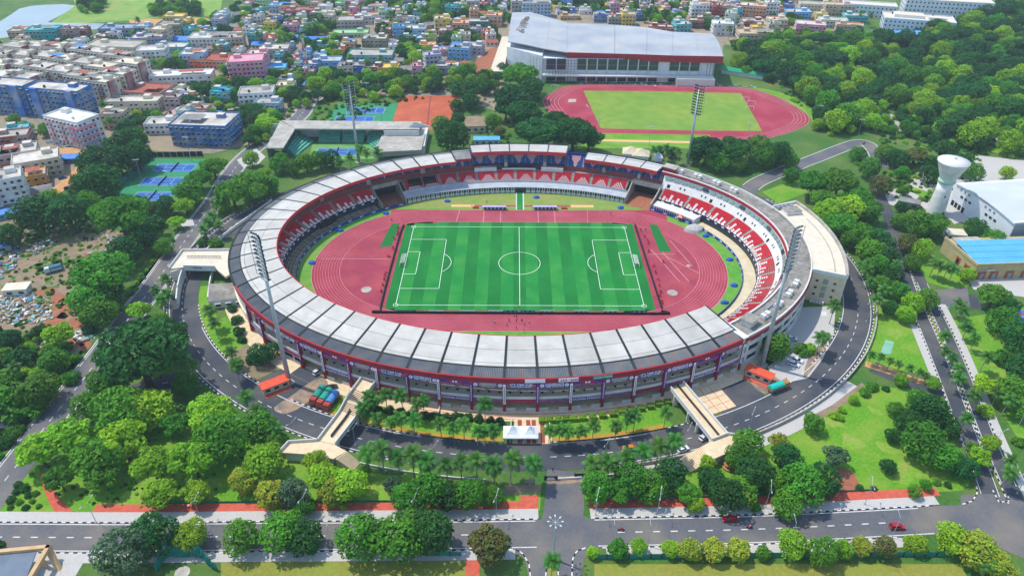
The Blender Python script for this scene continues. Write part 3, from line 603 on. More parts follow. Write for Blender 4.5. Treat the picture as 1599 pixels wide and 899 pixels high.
def lower(t0, t1, nb, col, gap=1.5):
    d = (t1-t0)/nb; sg = 1 if d > 0 else -1
    tier('lower_tier', t0, t1, LS0, LZ0, LS1, LZ1, LR)
    for i in range(nb):
        a, b = t0+d*i, t0+d*(i+1); l = hypot(*[p-q for p, q in zip(SP(a, 16)[:2], SP(b, 16)[:2])]); g_ = d*(gap/2)/l
        seats('seat_block', a+g_, b-g_, LS0, LZ0, LS1, LZ1, LR, col)
tier('lower_tier', 205.3, 310, LS0, LZ0, LS1, LZ1, LR); tier('upper_tier', 205.3, 309.8, 11.3, 10.0, 9.1, 11.4, 3); ringpart('mid_walkway', 205.3, 310, [(13.3, 7.5), (11, 7.5), (11, 7.2), (13.3, 7.2)], 'tier'); lower(132, 205, 10, c_sky); lower(59.5, 122.5, 12, c_zig); lower(-49, 49, 11, c_sky)
# wall below the raised tiers, the void's shade put into its dark colour, hoardings along it, terrace in front
mat('hoard_blue', '#1d3f9a', '#17358a', .4, .6); mat('hoard_dark', '#1a2448', '#141c3a', .4, .6); mat('terrace', '#b3a488', '#a08f72', .4, .9, c3='#8a7c66', s3=.2); mat('terrace_r', '#d0c3a3', '#bfb08e', .3, .9)
for a, b in ((132, 205), (-46, 49)):
    ringpart('tier_void_shade', a, b, [(19.4, 3.2), (19.1, 3.2), (19.1, 0), (19.4, 0)], 'dark_steel'); ringpart('tier_edge_hoarding', a, b, [(19.75, 4.4), (19.6, 4.4), (19.6, 3.1), (19.75, 3.1)], 'hoard_dark')
    mb = MB(); n = int(abs(b-a)/3.4)
    for i in range(n):
        t = a+(b-a)*(i+.5)/n; c, l, ang = bay_frame(t-.5, t+.5, 19.78)
        x, y, nx, ny = EN(R(t)); an = atan2(ny, nx); mb.box(c.x, c.y, 3.4, .05, 1.5, .6, an)
    mb.build('hoarding_lettering', MATS['banner_white'], ST)['kind'] = 'stuff'
ringpart('terrace', 133, 205, [(24.6, .25), (23.4, .25), (23.4, .6), (22.2, .6), (22.2, .95), (21, .95), (21, 1.3), (19.5, 1.3), (19.5, 0), (24.6, 0)], 'terrace'); ringpart('terrace', -50, 47, [(24.9, .3), (19.5, .5), (19.5, 0), (24.9, 0)], 'terrace_r')
for a, b, s_ in ((133, 204, (20.4, 21.6, 22.8)),):
    for s in s_: ringpart('terrace_bench', a, b, [(s+.15, 1.75-.35*(s-20.4)/1.2), (s-.15, 1.75-.35*(s-20.4)/1.2), (s-.15, 1.68-.35*(s-20.4)/1.2), (s+.15, 1.68-.35*(s-20.4)/1.2)], 'dark_steel')
mb = MB()
for i in range(26):
    t = 135+i*2.65; x, y, nx, ny = EN(R(t)); mb.sweep([sec(t+q, [(24.2, .32), (19.8, 1.75), (19.8, 1.55), (24.2, .26)]) for q in (-.07, .07)])
mb.build('terrace_rails', MATS['dark_steel'], ST)['kind'] = 'stuff'
# perimeter hoarding fence between stands and grass, panel by panel
t = 134.5
def hoard(t0, t1, st):
    n = int((t1-t0)/st); 
    for i in range(n):
        a, b = t0+(t1-t0)*i/n, t0+(t1-t0)*(i+1)/n-.12
        o = ringpart('hoarding_panel', a, b, [(25.15, 1.35), (25, 1.35), (25, .05), (25.15, .05)], 'hoard_blue', n=2)
        if i % 2 == 0:
            mb = MB(); q = (a+b)/2; rr = random.Random(int(q*10))
            for k in range(3): x, y, nx, ny = EN(R(q+(k-1)*.42)); p = SP(q+(k-1)*.42, 25.19); mb.box(p[0], p[1], .5, .05, .5+.2*rr.random(), .5, atan2(ny, nx))
            mb.build('hoarding_lettering', MATS['banner_white'], o)
hoard(124.5, 212, 2.4); hoard(-46, 50, 2.2)
# main stand: changing-room block with silver roof and glazed front
ringpart('changing_room_roof', 58.5, 123.5, [(24.6, 3.3), (19.4, 4.05), (19.4, 3.85), (24.6, 3.1)], 'silver_sheet'); ringpart('changing_room_wall', 58.5, 123.5, [(24.0, 3.1), (23.7, 3.1), (23.7, 0), (24.0, 0)], 'glass')
n = 44
for i in range(n):
    a = 58.8+64.4*i/n; b = a+64.4/n
    if 88.5 < (a+b)/2 < 91.2: continue
    mb = MB(); mb.sweep([sec(q, [(24.25, 1.25), (24.02, 1.25), (24.02, 0), (24.25, 0)]) for q in (a+.12, b-.12)]); mb.build('dado_panel', MATS['white'], ST, fix=True)
    mb = MB()
    for q in (.3, .7):
        t = a+(b-a)*q; mb.sweep([sec(t+e, [(24.2, 2.9), (24.05, 2.9), (24.05, 1.25), (24.2, 1.25)]) for e in (-.1, .1)])
    mb.build('window_mullion', MATS['white'], ST, fix=True)
    MB().sweep([sec(a+e, [(24.4, 3.1), (24.05, 3.1), (24.05, 0), (24.4, 0)]) for e in (-.09, .09)]).build('pilaster', mat('pilaster_green', '#41625e', '#38544f', 1), ST, fix=True)
ringpart('low_parapet', 58.5, 123.5, [(19.9, 4.9), (19.62, 4.9), (19.62, 3.9), (19.9, 3.9)], 'silver_sheet')
# end walls either side of the two gate passages
for t in (58.5, 50, 123.7, 131.8):
    MB().sweep([sec(t+e, [(24.6, 0), (24.6, 3), (19, 4.9), (12.5, 8.2), (8, 8.6), (8, 0)]) for e in (-.15, .15)]).build('passage_wall', MATS['concrete'], ST, fix=True)
for a, b in ((50.2, 58.3), (123.9, 131.6)):
    MB().sweep([sec(t, [(26, .07), (9, .07)]) for t in arcT(a, b, 5)], 0, False).build('passage_floor', MATS['red_earth'], ST); ringpart('passage_lintel', a, b, [(13.5, 8.4), (8, 8.4), (8, 6.2), (13.5, 6.2)], 'concrete'); ringpart('passage_back', a, b, [(9, 6.2), (8.7, 6.2), (8.7, 0), (9, 0)], 'black')
# walkway between tiers, upper tiers
ringpart('mid_walkway', 49.5, 205, [(13.3, 7.5), (11, 7.5), (11, 7.2), (13.3, 7.2)], 'tier'); ringpart('mid_wall', 49.5, 205, [(11.4, 10.1), (11.1, 10.1), (11.1, 7.2), (11.4, 7.2)], mat('brick_wall', '#8e4a44', '#7c3f3a', .5) and 'brick_wall')
US0, UZ0, US1, UZ1, UR = 11.3, 10.0, 5.4, 13.4, 8
tier('upper_tier', 50.5, 205, US0, UZ0, US1, UZ1, UR)
def upper(t0, t1, nb):
    d = (t1-t0)/nb
    for i in range(nb):
        a, b = t0+d*i, t0+d*(i+1); g_ = d*.05
        if nb > 3 and i % 3 == 1 and nb != 5:     # stair mouth box breaks the seating
            m_ = (a+b)/2; seats('upper_seat_block', a+g_, m_-d*.14, US0, UZ0, US1, UZ1, UR, lambda *k: 2); seats('upper_seat_block', m_+d*.14, b-g_, US0, UZ0, US1, UZ1, UR, lambda *k: 2)
            ringpart('stair_mouth', m_-d*.12, m_+d*.12, [(12.1, 11.6), (9, 11.9), (9, 10.4), (9.3, 10.4), (9.3, 11.4), (11.8, 11.3), (11.8, 9), (12.1, 9)], 'concrete', n=2)
        else: seats('upper_seat_block', a+g_, b-g_, US0, UZ0, US1, UZ1, UR, c_shield)
upper(108, 200, 17); upper(103, 107, 1); upper(78, 102, 7); upper(73, 77, 1); upper(52, 72, 6)
ringpart('upper_back_wall', 50.5, 77.2, [(5.3, 15.2), (5, 15.2), (5, 7), (5.3, 7)], 'hoard_blue'); ringpart('upper_back_wall', 102.6, 107.3, [(5.3, 14.6), (5, 14.6), (5, 7), (5.3, 7)], 'red_paint'); ringpart('outer_back_wall', 50.5, 107.3, [(5, 13), (4.6, 13), (4.6, 0), (5, 0)], 'white')
# central roof of the main stand
def canopy(t0, t1, nb, s0, z0, s1, z1, side):
    d = (t1-t0)/nb
    for i in range(nb):
        a, b = t0+d*i+abs(d)*.02, t0+d*(i+1)-abs(d)*.02
        mb = MB(); mb.sweep([sec(q, [(s0, z0), (s1, z1), (s1, z1-.22), (s0, z0-.22)]) for q in arcT(a, b, 3)]); mb.build('roof_panel', MATS['roof_panel'], ST, fix=True)
    for i in range(nb+1):
        MB().sweep([sec(t0+d*i+e, [(s0-.1, z0+.05), (s1, z1+.05), (s1, z1-.7), (s0-.1, z0-.5)]) for e in (-.16, .16)]).build('roof_rafter', MATS['dark_steel'], ST, fix=True)
    ringpart('inner_fascia', t0, t1, [(s0+.3, z0+.1), (s0+.02, z0+.1), (s0+.02, z0-1.7), (s0+.3, z0-1.7)], 'fascia_red'); ringpart('roof_back_edge', t0, t1, [(s1, z1+.35), (s1-.8, z1+.35), (s1-.8, z1-.8), (s1, z1-.8)], 'black')
    for t in (t0, t1): MB().sweep([sec(t+e, [(s1, z1-.2), (s1, 9), (11.2, 9), (min(s0-.5, 12.5), z0-1.2)]) for e in (-.12, .12)]).build('side_wall', MATS[side], ST, fix=True)
canopy(77.4, 102.5, 5, 11.6, 17.5, 1.6, 17.2, 'hoard_blue'); ringpart('upper_rear_wall', 77.4, 102.5, [(4.6, 17), (4.3, 17), (4.3, 0), (4.6, 0)], 'hoard_blue')
canopy(51.6, 72.4, 4, 13.2, 15.6, 3, 15.0, 'hoard_blue')
ringpart('concrete_deck', 102.7, 107.2, [(14.2, 15.0), (3.5, 15.0), (3.5, 14.6), (14.2, 14.6)], 'roof_grey'); ringpart('deck_parapet', 102.7, 107.2, [(14.5, 15.5), (14.2, 15.5), (14.2, 14.2), (14.5, 14.2)], 'red_paint'); ringpart('deck_back_parapet', 102.7, 107.2, [(3.8, 15.6), (3.5, 15.6), (3.5, 14.2), (3.8, 14.2)], 'white')
# white hospitality boxes of the main stand
for a, b in ((78, 84), (96, 102)): ringpart('hospitality_front', a, b, [(13.6, 9.4), (13.2, 9.4), (13.2, 7.4), (13.6, 7.4)], 'white'); ringpart('hospitality_deck', a, b, [(13.4, 9.3), (11.4, 9.3), (11.4, 9.1), (13.4, 9.1)], 'concrete')
ringpart('balcony_front', 85.5, 94.5, [(13.6, 8.9), (13.3, 8.9), (13.3, 8.1), (13.6, 8.1)], 'white'); ringpart('hospitality_glazing', 84, 96, [(11.7, 10), (11.5, 10), (11.5, 7.5), (11.7, 7.5)], 'glass'); ringpart('main_stand_hoarding', 77.6, 102.3, [(11.8, 10.9), (11.6, 10.9), (11.6, 10), (11.8, 10)], 'hoard_dark')
# press desks covering part of the lower tier on the left
for a, b in ((113, 116.6), (117.2, 121)):
    for k in range(4): MB().sweep([sec(t, [(17.4-k*1.05, 6.1+k*.55), (16.6-k*1.05, 6.1+k*.55), (16.6-k*1.05, 5.2+k*.55), (17.4-k*1.05, 5.2+k*.55)]) for t in arcT(a, b, 4)]).build('press_desk', MATS['black'], ST, fix=True)
# ---------------------------------------------------------------- right-hand building ring
ringpart('inner_wall', -49.5, 50, [(13.2, 7.2), (9.3, 13.1), (8.6, 13.1), (8.6, 6), (13.2, 6)], 'white'); ringpart('office_roof', -49.5, 51, [(9.2, 13.7), (.3, 13.7), (.3, 13.3), (9.2, 13.3)], 'old_concrete'); ringpart('inner_cornice', -49.5, 51, [(9.7, 14.2), (9.2, 14.2), (9.2, 13.1), (9.7, 13.1)], 'red_paint' if 0 else 'fascia_red' and 'red_paint'); ringpart('roof_kerb', -49.5, 51, [(9.2, 14.5), (8.6, 14.5), (8.6, 13.7), (9.2, 13.7)], 'white')
ringpart('outer_parapet', -49.8, 51, [(.5, 14.5), (0, 14.5), (0, 13.3), (.5, 13.3)], 'white'); ringpart('outer_cornice', -49.8, 51, [(-.05, 13.6), (-.5, 13.6), (-.5, 12.6), (-.05, 12.6)], 'red_paint')
for z in (9.2, 4.8): ringpart('outer_wall_band', -49.5, 51, [(.4, z+1.9), (0, z+1.9), (0, z), (.4, z)], 'white')
ringpart('outer_wall_band', -49.5, 51, [(.4, 2.6), (0, 2.6), (0, 0), (.4, 0)], 'white'); ringpart('outer_glazing', -49.5, 51, [(1, 13.4), (.7, 13.4), (.7, 0), (1, 0)], 'glass')
for i in range(26):
    t = -48.5+i*3.9; MB().sweep([sec(t+e, [(.7, 13.3), (-.05, 13.3), (-.05, 0), (.7, 0)]) for e in (-.35, .35)]).build('pier', MATS['white'], ST, fix=True)
for i in range(40):
    t = -47+i*2.42; k = i % 6
    g_ = 'glass' if k == 4 else 'glass_green'; MB().sweep([sec(q, [(10.35-.0, 12.9), (10.0, 12.9), (10.6, 11.6), (11, 11.6)]) for q in (t, t+2.1)]).build('clerestory_window', MATS[g_], ST, fix=True)
    if i % 3 == 1:
        for dt in (0, 1.4): MB().sweep([sec(q, [(11.75, 9.7), (11.2, 9.7), (11.7, 8.9), (12.25, 8.9)]) for q in (t+dt, t+dt+.42)]).build('small_window', MATS['glass'], ST, fix=True)
    if i % 6 == 3: MB().sweep([sec(q, [(11.85, 9.5), (11.3, 9.5), (12.2, 8.1), (12.75, 8.1)]) for q in (t, t+.9)]).build('vomitory_door', MATS['black'], ST, fix=True)
# red and white front of the changing rooms under the right stand
ringpart('lounge_front', 33, 49, [(24.6, 2.9), (22.5, 3.2), (19.5, 3.4), (19.5, .4), (24.4, .4)], 'white')
for i in range(18):
    t = 34+i*.82; MB().sweep([sec(q, [(24.66, 2.3), (24.5, 2.3), (24.5, 1), (24.66, 1)]) for q in (t, t+.38)]).build('lounge_window', MATS['glass'], ST, fix=True)
MB().sweep([sec(t, [(19.4, 4.6), (15.5, 5.9), (15.5, 5.2), (19.4, 3.6)]) for t in arcT(-1.5, 5.5, 4)]).build('camera_platform', MATS['concrete'], ST, fix=True)
# rooftop plant on the right-hand ring
rr = random.Random(5)
for i, t in enumerate([47, 41.5, 35.5, 29.5, -25, -30, -35.5, -41]):
    x, y, z = SP(t, 4.2, 13.7); x_, y_, nx, ny = EN(R(t)); a = atan2(ny, nx)
    p = MB().box(x, y, z, 2.6, 4.2, .5, a).build('plant_plinth', MATS['concrete'], ST)
    for q in (-1.2, 1.2): MB().box(x-ny*q, y+nx*q, z+.5, 1.8, 1.7, 1.3, a).build('cooling_unit', MATS['white'], p)
for t0, t1 in ((43, 45.5), (36.8, 40), (31, 34), (-28.8, -26.4), (-39, -36)): ringpart('duct', t0, t1, [(6.6, 14.3), (5.9, 14.3), (5.9, 13.7), (6.6, 13.7)], 'steel')
x, y, z = SP(49.4, 5, 13.7); MB().box(x, y, z, 6.5, 4.6, 2.2, R(-35)).build('roof_cabin', MATS['red_paint'], ST); MB().box(x, y, z+2.2, 7, 5, .3, R(-35)).build('roof_cabin_slab', MATS['concrete'], ST)
x, y, z = SP(-45.5, 5.4, 13.7); MB().box(x, y, z, 5, 4, 2.3, R(45)).build('stair_house', MATS['white'], ST); MB().box(x, y, z+2.3, 6, 5, .3, R(45)).build('stair_house_slab', MATS['old_concrete'], ST)
ringpart('end_wall', -50.3, -49.7, [(16, 7), (12, 12), (8.6, 14.6), (-.2, 14.6), (-.2, 0), (16, 0)], 'white', n=1); ringpart('end_coping', -50.6, -49.3, [(10.5, 14.9), (-.6, 14.9), (-.6, 14.6), (10.5, 14.6)], 'white', n=1)
# ---- east annex with broad white roof
annex = [-16.8+i*1.12 for i in range(31)]
mb = MB(); mb.sweep([sec(t, [(0, 13.6), (-13.4, 13.6), (-13.4, .0), (0, .0)]) for t in annex]); mb.build('annex_wall', MATS['cream'], ST, fix=True)
ringpart('annex_roof', -16.7, 16.7, [(0, 13.75), (-13.2, 13.75), (-13.2, 13.55), (0, 13.55)], 'white_roof'); ringpart('annex_parapet', -16.8, 16.8, [(-12.7, 15), (-13.6, 15), (-13.6, 13.4), (-12.7, 13.4)], 'concrete')
for t in (-16.9, 16.6): ringpart('annex_end_parapet', t, t+.35, [(0, 15), (-13.6, 15), (-13.6, 13.4), (0, 13.4)], 'white', n=1)
ringpart('annex_roof_step', -16, 9, [(-8.6, 14.0), (-8.9, 14.0), (-8.9, 13.7), (-8.6, 13.7)], 'concrete'); ringpart('annex_joint', -16, 16, [(1.1, 14.3), (.6, 14.3), (.6, 13.7), (1.1, 13.7)], 'old_concrete')
x, y, z = SP(13, -5.5, 13.75); MB().box(x, y, z, 7, 5, 1.6, R(10)).build('lift_house', MATS['white'], ST); MB().box(x, y, z+1.6, 7.4, 5.4, .2, R(10)).build('lift_house_slab', MATS['old_concrete'], ST)
for i, (t, s) in enumerate(((15.6, -1.5), (15.8, -3.5), (15.7, -5.5), (15.2, -8))): x, y, z = SP(t, s, 13.75); MB().box(x, y, z, 1.4, 1.6, 1.5, .4).build('cooling_unit', MATS['steel'], ST)
a, b = Vector(SP(-16.8, 0)), Vector(SP(-16.8, -13.4)); ang = atan2(b.y-a.y, b.x-a.x); L_ = (b-a).length
for z in (3.2, 6.4, 9.6):
    for q in (.22, .72): p = a.lerp(b, q); MB().box(p.x+sin(ang)*.06, p.y-cos(ang)*.06, z, 1.0, .3, .9, ang).build('window', MATS['glass'], ST)
    p = a.lerp(b, .46); MB().box(p.x+sin(ang)*.06, p.y-cos(ang)*.06, z-.6, 1.8, .3, 2.2, ang).build('stair_window', MATS['glass_green'], ST)
p = a.lerp(b, .84); MB().box(p.x+sin(ang)*.06, p.y-cos(ang)*.06, 0, 2.6, .3, 3, ang).build('door', MATS['black'], ST)
for q in range(5): p = a.lerp(b, .2+q*.085); MB().box(p.x+sin(ang)*.9, p.y-cos(ang)*.9, 0, .9, .8, 1.1, ang).build('condenser', MATS['white'], ST)
# ================================================================ masts, bridges, other sports buildings
def slab(name, pts, zt, th, m, parent=None, top=None):
    poly = [G(p[0], p[1], zt) for p in pts]; mb = MB().prism(poly, zt-th, zt, 0, 1 if top else None); return mb.build(name, [MATS[m]]+([MATS[top]] if top else []), parent)
def wallrun(name, pts, z0, z1, th, m, parent, flat=None):
    "upright wall along plan points"
    mb = MB(); pl = pts
    for a, b in zip(pl, pl[1:]):
        l = hypot(b[0]-a[0], b[1]-a[1]); mb.box((a[0]+b[0])/2, (a[1]+b[1])/2, z0, l+.0, th, z1-z0, atan2(b[1]-a[1], b[0]-a[0]))
    return mb.build(name, MATS[m], parent)
# ---- floodlight masts
mat('mast', '#b8c0c6', '#aab2b8', .5, .5, metal=.3); mat('lamp_face', '#cfd6d8', '#b9c2c5', .8, .3, spec=.6)
def flood(x, y, h, label, face, hh=15, hw=3.5):
    t = thing('floodlight_mast', label, 'floodlight', (x, y, 0), face, 'stadium floodlight masts')
    MB().tube((0, 0, 0), (0, 0, h-2), .85, .42, 14).build('mast', MATS['mast'], t, smooth=True); MB().box(0, 0, 0, 3, 3, .6).build('footing', MATS['concrete'], t)
    for s in (-1, 1):
        fr = MB(); ar = MB(); a = s*.22
        for k in range(11):
            z = h-hh+k*hh/10; fr.tube((0, .2, z), (s*hw, .2+hw*.25, z), .1, n=4)
        fr.tube((s*hw, .2+hw*.25, h-hh), (s*hw, .2+hw*.25, h), .1, n=4); fr.tube((s*.5, .4, h-hh), (s*.5, .4, h), .1, n=4)
        f = fr.build('lamp_frame', MATS['mast'], t)
        for k in range(11):
            for q in range(3):
                cx = s*(.65+q*.95); cy = -.35+(.65+q*.95)*.25; z = h-hh+k*hh/10
                ar.tube((cx, cy+.45, z+.1), (cx, cy-.15, z-.1), .26, .42, 7)
        ar.build('lamp_array', mat('lamp_body', '#2f383f', '#232b31', 1, .4, metal=.2), f)['kind'] = 'stuff'
    MB().box(0, .2, h-hh-.8, 4.2, 1.8, .2).build('service_platform', MATS['steel'], t)
    return t
flood(-81.3, -79.3, 60, 'tall floodlight mast rising in front of the left curve of the stadium roof', R(-45)+pi)
flood(87.9, -68.5, 57, 'tall floodlight mast beside the round tree at the right front of the stadium', R(45)+pi)
flood(-89.5, 104, 46, 'floodlight mast behind the left rear roof, in front of the tennis stadium', R(-140)+pi); flood(94.5, 102.7, 45, 'floodlight mast behind the right rear roof, in front of the training track', R(140)+pi)
# ---- footbridges
def bridge(label, L, Rr, land, st, flights, z=5.2):
    t = thing('footbridge', label, 'footbridge', (*G(*L[-1], 0), 0)); inv = Vector(t.location)
    def loc(p): return (p[0]-inv.x, p[1]-inv.y)
    zs = [z, z, z-.3, z-.6, z-1.2][:len(L)]; zs = [z+(3.9-z)*i/(len(L)-1) for i in range(len(L))]
    A = [(*loc(G(p[0], p[1], q)), q) for p, q in zip(L, zs)]; B = [(*loc(G(p[0], p[1], q)), q) for p, q in zip(Rr, zs)]
    mb = MB(); mb.sweep([[a, b, (b[0], b[1], b[2]-.6), (a[0], a[1], a[2]-.6)] for a, b in zip(A, B)]); mb.build('deck', MATS['plaza'], t, fix=True)
    for side in (A, B):
        mb = MB()
        for p, q in zip(side, side[1:]):
            d = Vector((q[0]-p[0], q[1]-p[1], 0)).normalized(); n = Vector((-d.y, d.x, 0))*.16
            mb.sweep([[(v[0]+n.x, v[1]+n.y, v[2]-.7), (v[0]-n.x, v[1]-n.y, v[2]-.7), (v[0]-n.x, v[1]-n.y, v[2]+1.1), (v[0]+n.x, v[1]+n.y, v[2]+1.1)] for v in (p, q)])
        mb.build('parapet', MATS['white'], t, fix=True)
    for i, f in enumerate(flights):
        mb = MB()
        for k in range(7):
            u = f[0]+(f[1]-f[0])*k/6; j = min(int(u*(len(A)-1)), len(A)-2); v = u*(len(A)-1)-j
            p = Vector(A[j]).lerp(Vector(A[j+1]), v); q = Vector(B[j]).lerp(Vector(B[j+1]), v); d = (q-p).normalized(); n = Vector((-d.y, d.x, 0))*.14
            pp = p.lerp(q, .06); qq = p.lerp(q, .94); mb.sweep([[tuple(w_+n), tuple(w_-n), tuple(w_-n+Vector((0, 0, .07))), tuple(w_+n+Vector((0, 0, .07)))] for w_ in (pp, qq)])
        mb.build('stair_nosing', mat('nosing', '#7c5a4c', '#6d4e42', 1), t, fix=True)['kind'] = 'stuff'
    mid0 = [Vector(a).lerp(Vector(b), .52) for a, b in zip(A, B)]
    mb = MB()
    for u, v in (st if isinstance(st[0], tuple) else (st,)):
        j0 = u*(len(A)-1); pts = [mid0[min(int(x), len(A)-2)].lerp(mid0[min(int(x), len(A)-2)+1], x-min(int(x), len(A)-2)) for x in (u*(len(A)-1)+(v-u)*(len(A)-1)*k/6 for k in range(7))]
        for p, q in zip(pts, pts[1:]): d = (q-p).normalized(); n = Vector((-d.y, d.x, 0))*.12; mb.sweep([[tuple(w_+n), tuple(w_-n), tuple(w_-n+Vector((0, 0, 1))), tuple(w_+n+Vector((0, 0, 1)))] for w_ in (p, q)])
    mb.build('centre_railing', MATS['dark_steel'], t, fix=True)
    for u in (.12, .45, .66, .97):
        j = min(int(u*(len(A)-1)), len(A)-2); v = u*(len(A)-1)-j
        for S_ in (A, B): p = Vector(S_[j]).lerp(Vector(S_[j+1]), v); MB().box(p.x, p.y, -.1, .7, .7, p.z-.4, 0).build('pier', MATS['white'], t)
    lp = [loc(G(p[0], p[1], 3.9)) for p in land]; MB().prism(lp, 3.3, 3.9).build('landing', MATS['plaza'], t)
    mb = MB()
    for p, q in zip(lp[-2:]+lp[:1], lp[-1:]+lp[:1]):
        l = hypot(q[0]-p[0], q[1]-p[1]); mb.box((p[0]+q[0])/2, (p[1]+q[1])/2, 3.3, l, .3, 1.7, atan2(q[1]-p[1], q[0]-p[0]))
    mb.build('landing_parapet', MATS['white'], t); MB().prism([(sum(p[0] for p in lp)/len(lp)+(p[0]-sum(x[0] for x in lp)/len(lp))*.85, sum(p[1] for p in lp)/len(lp)+(p[1]-sum(x[1] for x in lp)/len(lp))*.85) for p in lp], 0, 3.3).build('landing_base', MATS['white'], t)
    return t, loc
def stairs(t, a, b, c, d, z1, n=13):
    "flight from edge a-b (top) to edge c-d (foot)"
    mb = MB(); a, b, c, d = (Vector(p) for p in (a, b, c, d))
    for k in range(n):
        u, v = k/n, (k+1)/n; z = z1*(1-v); q = [a.lerp(c, u), b.lerp(d, u), b.lerp(d, v), a.lerp(c, v)]; mb.prism([tuple(p) for p in q], 0, z+z1/n, 0, 0)
    return mb.build('staircase', MATS['plaza'], t)
t, lc = bridge('white stepped footbridge over the ring road beside the three parked trucks', [(564, 591.5), (550.6, 609.5), (538.6, 627.6), (530, 644), (496.6, 687.6)], [(585, 599), (570, 618.6), (564, 635), (553, 656), (523.6, 693.6)], [(496, 688), (523, 694), (541, 704), (520, 716), (485, 709), (437, 706), (451, 691)], (.62, .95), [(.22, .42), (.5, .68)])
a, b = lc(G(541, 704, 3.9)), lc(G(524, 716, 3.9)); c, d = lc(G(563, 722)), lc(G(552, 735)); stairs(t, a, b, c, d, 3.8)
t, lc = bridge('straight white footbridge with central railing over the ring road beside the tiled courtyard', [(1047, 606.5), (1068, 633), (1090, 660), (1111.6, 687.6)], [(1066.5, 597.5), (1089, 624), (1112, 651), (1135.6, 678.6)], [(1111.6, 687.6), (1095, 697), (1112, 717), (1147.5, 701.5), (1147, 680), (1135.6, 678.6)], (.0, 1.), [])
a, b = lc(G(1095, 697, 3.9)), lc(G(1112, 717, 3.9)); c, d = lc(G(1060, 716)), lc(G(1078, 737)); stairs(t, a, b, c, d, 3.8)
# ---- west deck over the ring road
wd_ = thing('west_deck', 'cream concrete deck bridging the ring road at the left end of the stadium', 'bridge', (0, 0, 0))
slab('deck', [(285, 392), (368, 391), (366, 424), (352, 432), (336, 418), (287, 417), (264, 420)], 5.6, .9, 'cream', wd_, 'white_roof')
pts = [G(*p, 5.6) for p in [(264, 420), (285, 392), (366, 391)]]; wallrun('parapet', pts, 5.0, 6.6, .35, 'white', wd_); pts = [G(*p, 5.6) for p in [(287, 417), (336, 418)]]; bm_ = wallrun('portal_beam', pts, 4.0, 6.7, .5, 'white', wd_)
m0, m1 = Vector(pts[0]), Vector(pts[1]); p = m0.lerp(m1, .45); ang = atan2(m1.y-m0.y, m1.x-m0.x); MB().box(p.x+sin(ang)*.3, p.y-cos(ang)*.3, 5.1, 4.4, .1, 1.1, ang).build('name_board', MATS['white'], bm_)
mb = MB()
for q in range(7): mb.box(p.x+cos(ang)*(q-3)*.55+sin(ang)*.37, p.y+sin(ang)*(q-3)*.55-cos(ang)*.37, 5.4, .38, .06, .5, ang)
mb.build('name_board_lettering', MATS['black'], bm_)['kind'] = 'stuff'
wallrun('abutment', [G(*p, 5.0) for p in [(266, 424), (287, 418)]], 0, 5, .5, 'white', wd_); wallrun('wing_wall', [G(290, 428), G(284, 446), G(281, 460), G(279, 480)], 0, 4.5, .5, 'white', wd_); wallrun('inner_wing_wall', [G(333, 426), G(329, 446), G(326, 470)], 0, 2.2, .5, 'white', wd_); wallrun('approach_parapet', [G(*p, 1) for p in [(322, 390), (345, 370), (372, 350), (400, 330), (424, 312)]], 0, 1.5, .5, 'white', wd_)
a, b = G(293, 403, 5.6), G(345, 403, 5.6); mb = MB()
for k in range(25): mb.box(a[0]+(b[0]-a[0])*k/24, a[1]+(b[1]-a[1])*k/24, 5.6, .12, .12, 1.2)
mb.box((a[0]+b[0])/2, (a[1]+b[1])/2, 6.7, hypot(b[0]-a[0], b[1]-a[1]), .15, .12); mb.build('railing', MATS['dark_steel'], wd_)['kind'] = 'stuff'
po = thing('pump_house', 'low flat-roofed white block with three windows below the west deck', 'building', (0, 0, 0)); slab('wall', [(326, 443), (372, 441), (380, 464), (325, 470)], 4, 4, 'white', po, 'old_concrete')
a, b = Vector(G(325, 470, 4)), Vector(G(380, 464, 4)); ang = atan2(b.y-a.y, b.x-a.x)
for q in (.25, .55, .85): p = a.lerp(b, q); MB().box(p.x+sin(ang)*.1, p.y-cos(ang)*.1, 1, 1.8, .3, 1.4, ang).build('window', MATS['glass'], po); MB().box(p.x+sin(ang)*.4, p.y-cos(ang)*.4, 2.5, 2.4, .9, .15, ang).build('sunshade', MATS['white'], po)
# ---- indoor arena behind the training track
ar = thing('indoor_arena', 'huge indoor arena with curved grey metal roof and red fascia behind the training track', 'arena'); mat('arena_roof', '#a2a7ac', '#90969c', .06, .6, c3='#b6b4ae', s3=.05)
cols = [((793, 65, 22), (800, 20, 19)), ((822, 70, 22), (828, 19, 20)), ((853, 77, 21.5), (860, 28, 20)), ((885, 82, 20.5), (887, 36, 20)), ((960, 84, 20), (960, 39, 19)), ((1010, 85.5, 20), (1010, 43, 18.5)), ((1050, 87, 20), (1050, 50, 18)), ((1090, 87.7, 20), (1085, 51.5, 17.5)), ((1130, 88.4, 20), (1112, 52.5, 17))]
rings_ = []
for f_, b_ in cols:
    f2 = Vector((*G(*f_), f_[2])); b2 = Vector((*G(*b_), b_[2])); rings_.append([f2.lerp(b2, k/8)+Vector((0, 0, 4*2.2*(k/8)*(1-k/8))) for k in range(9)])
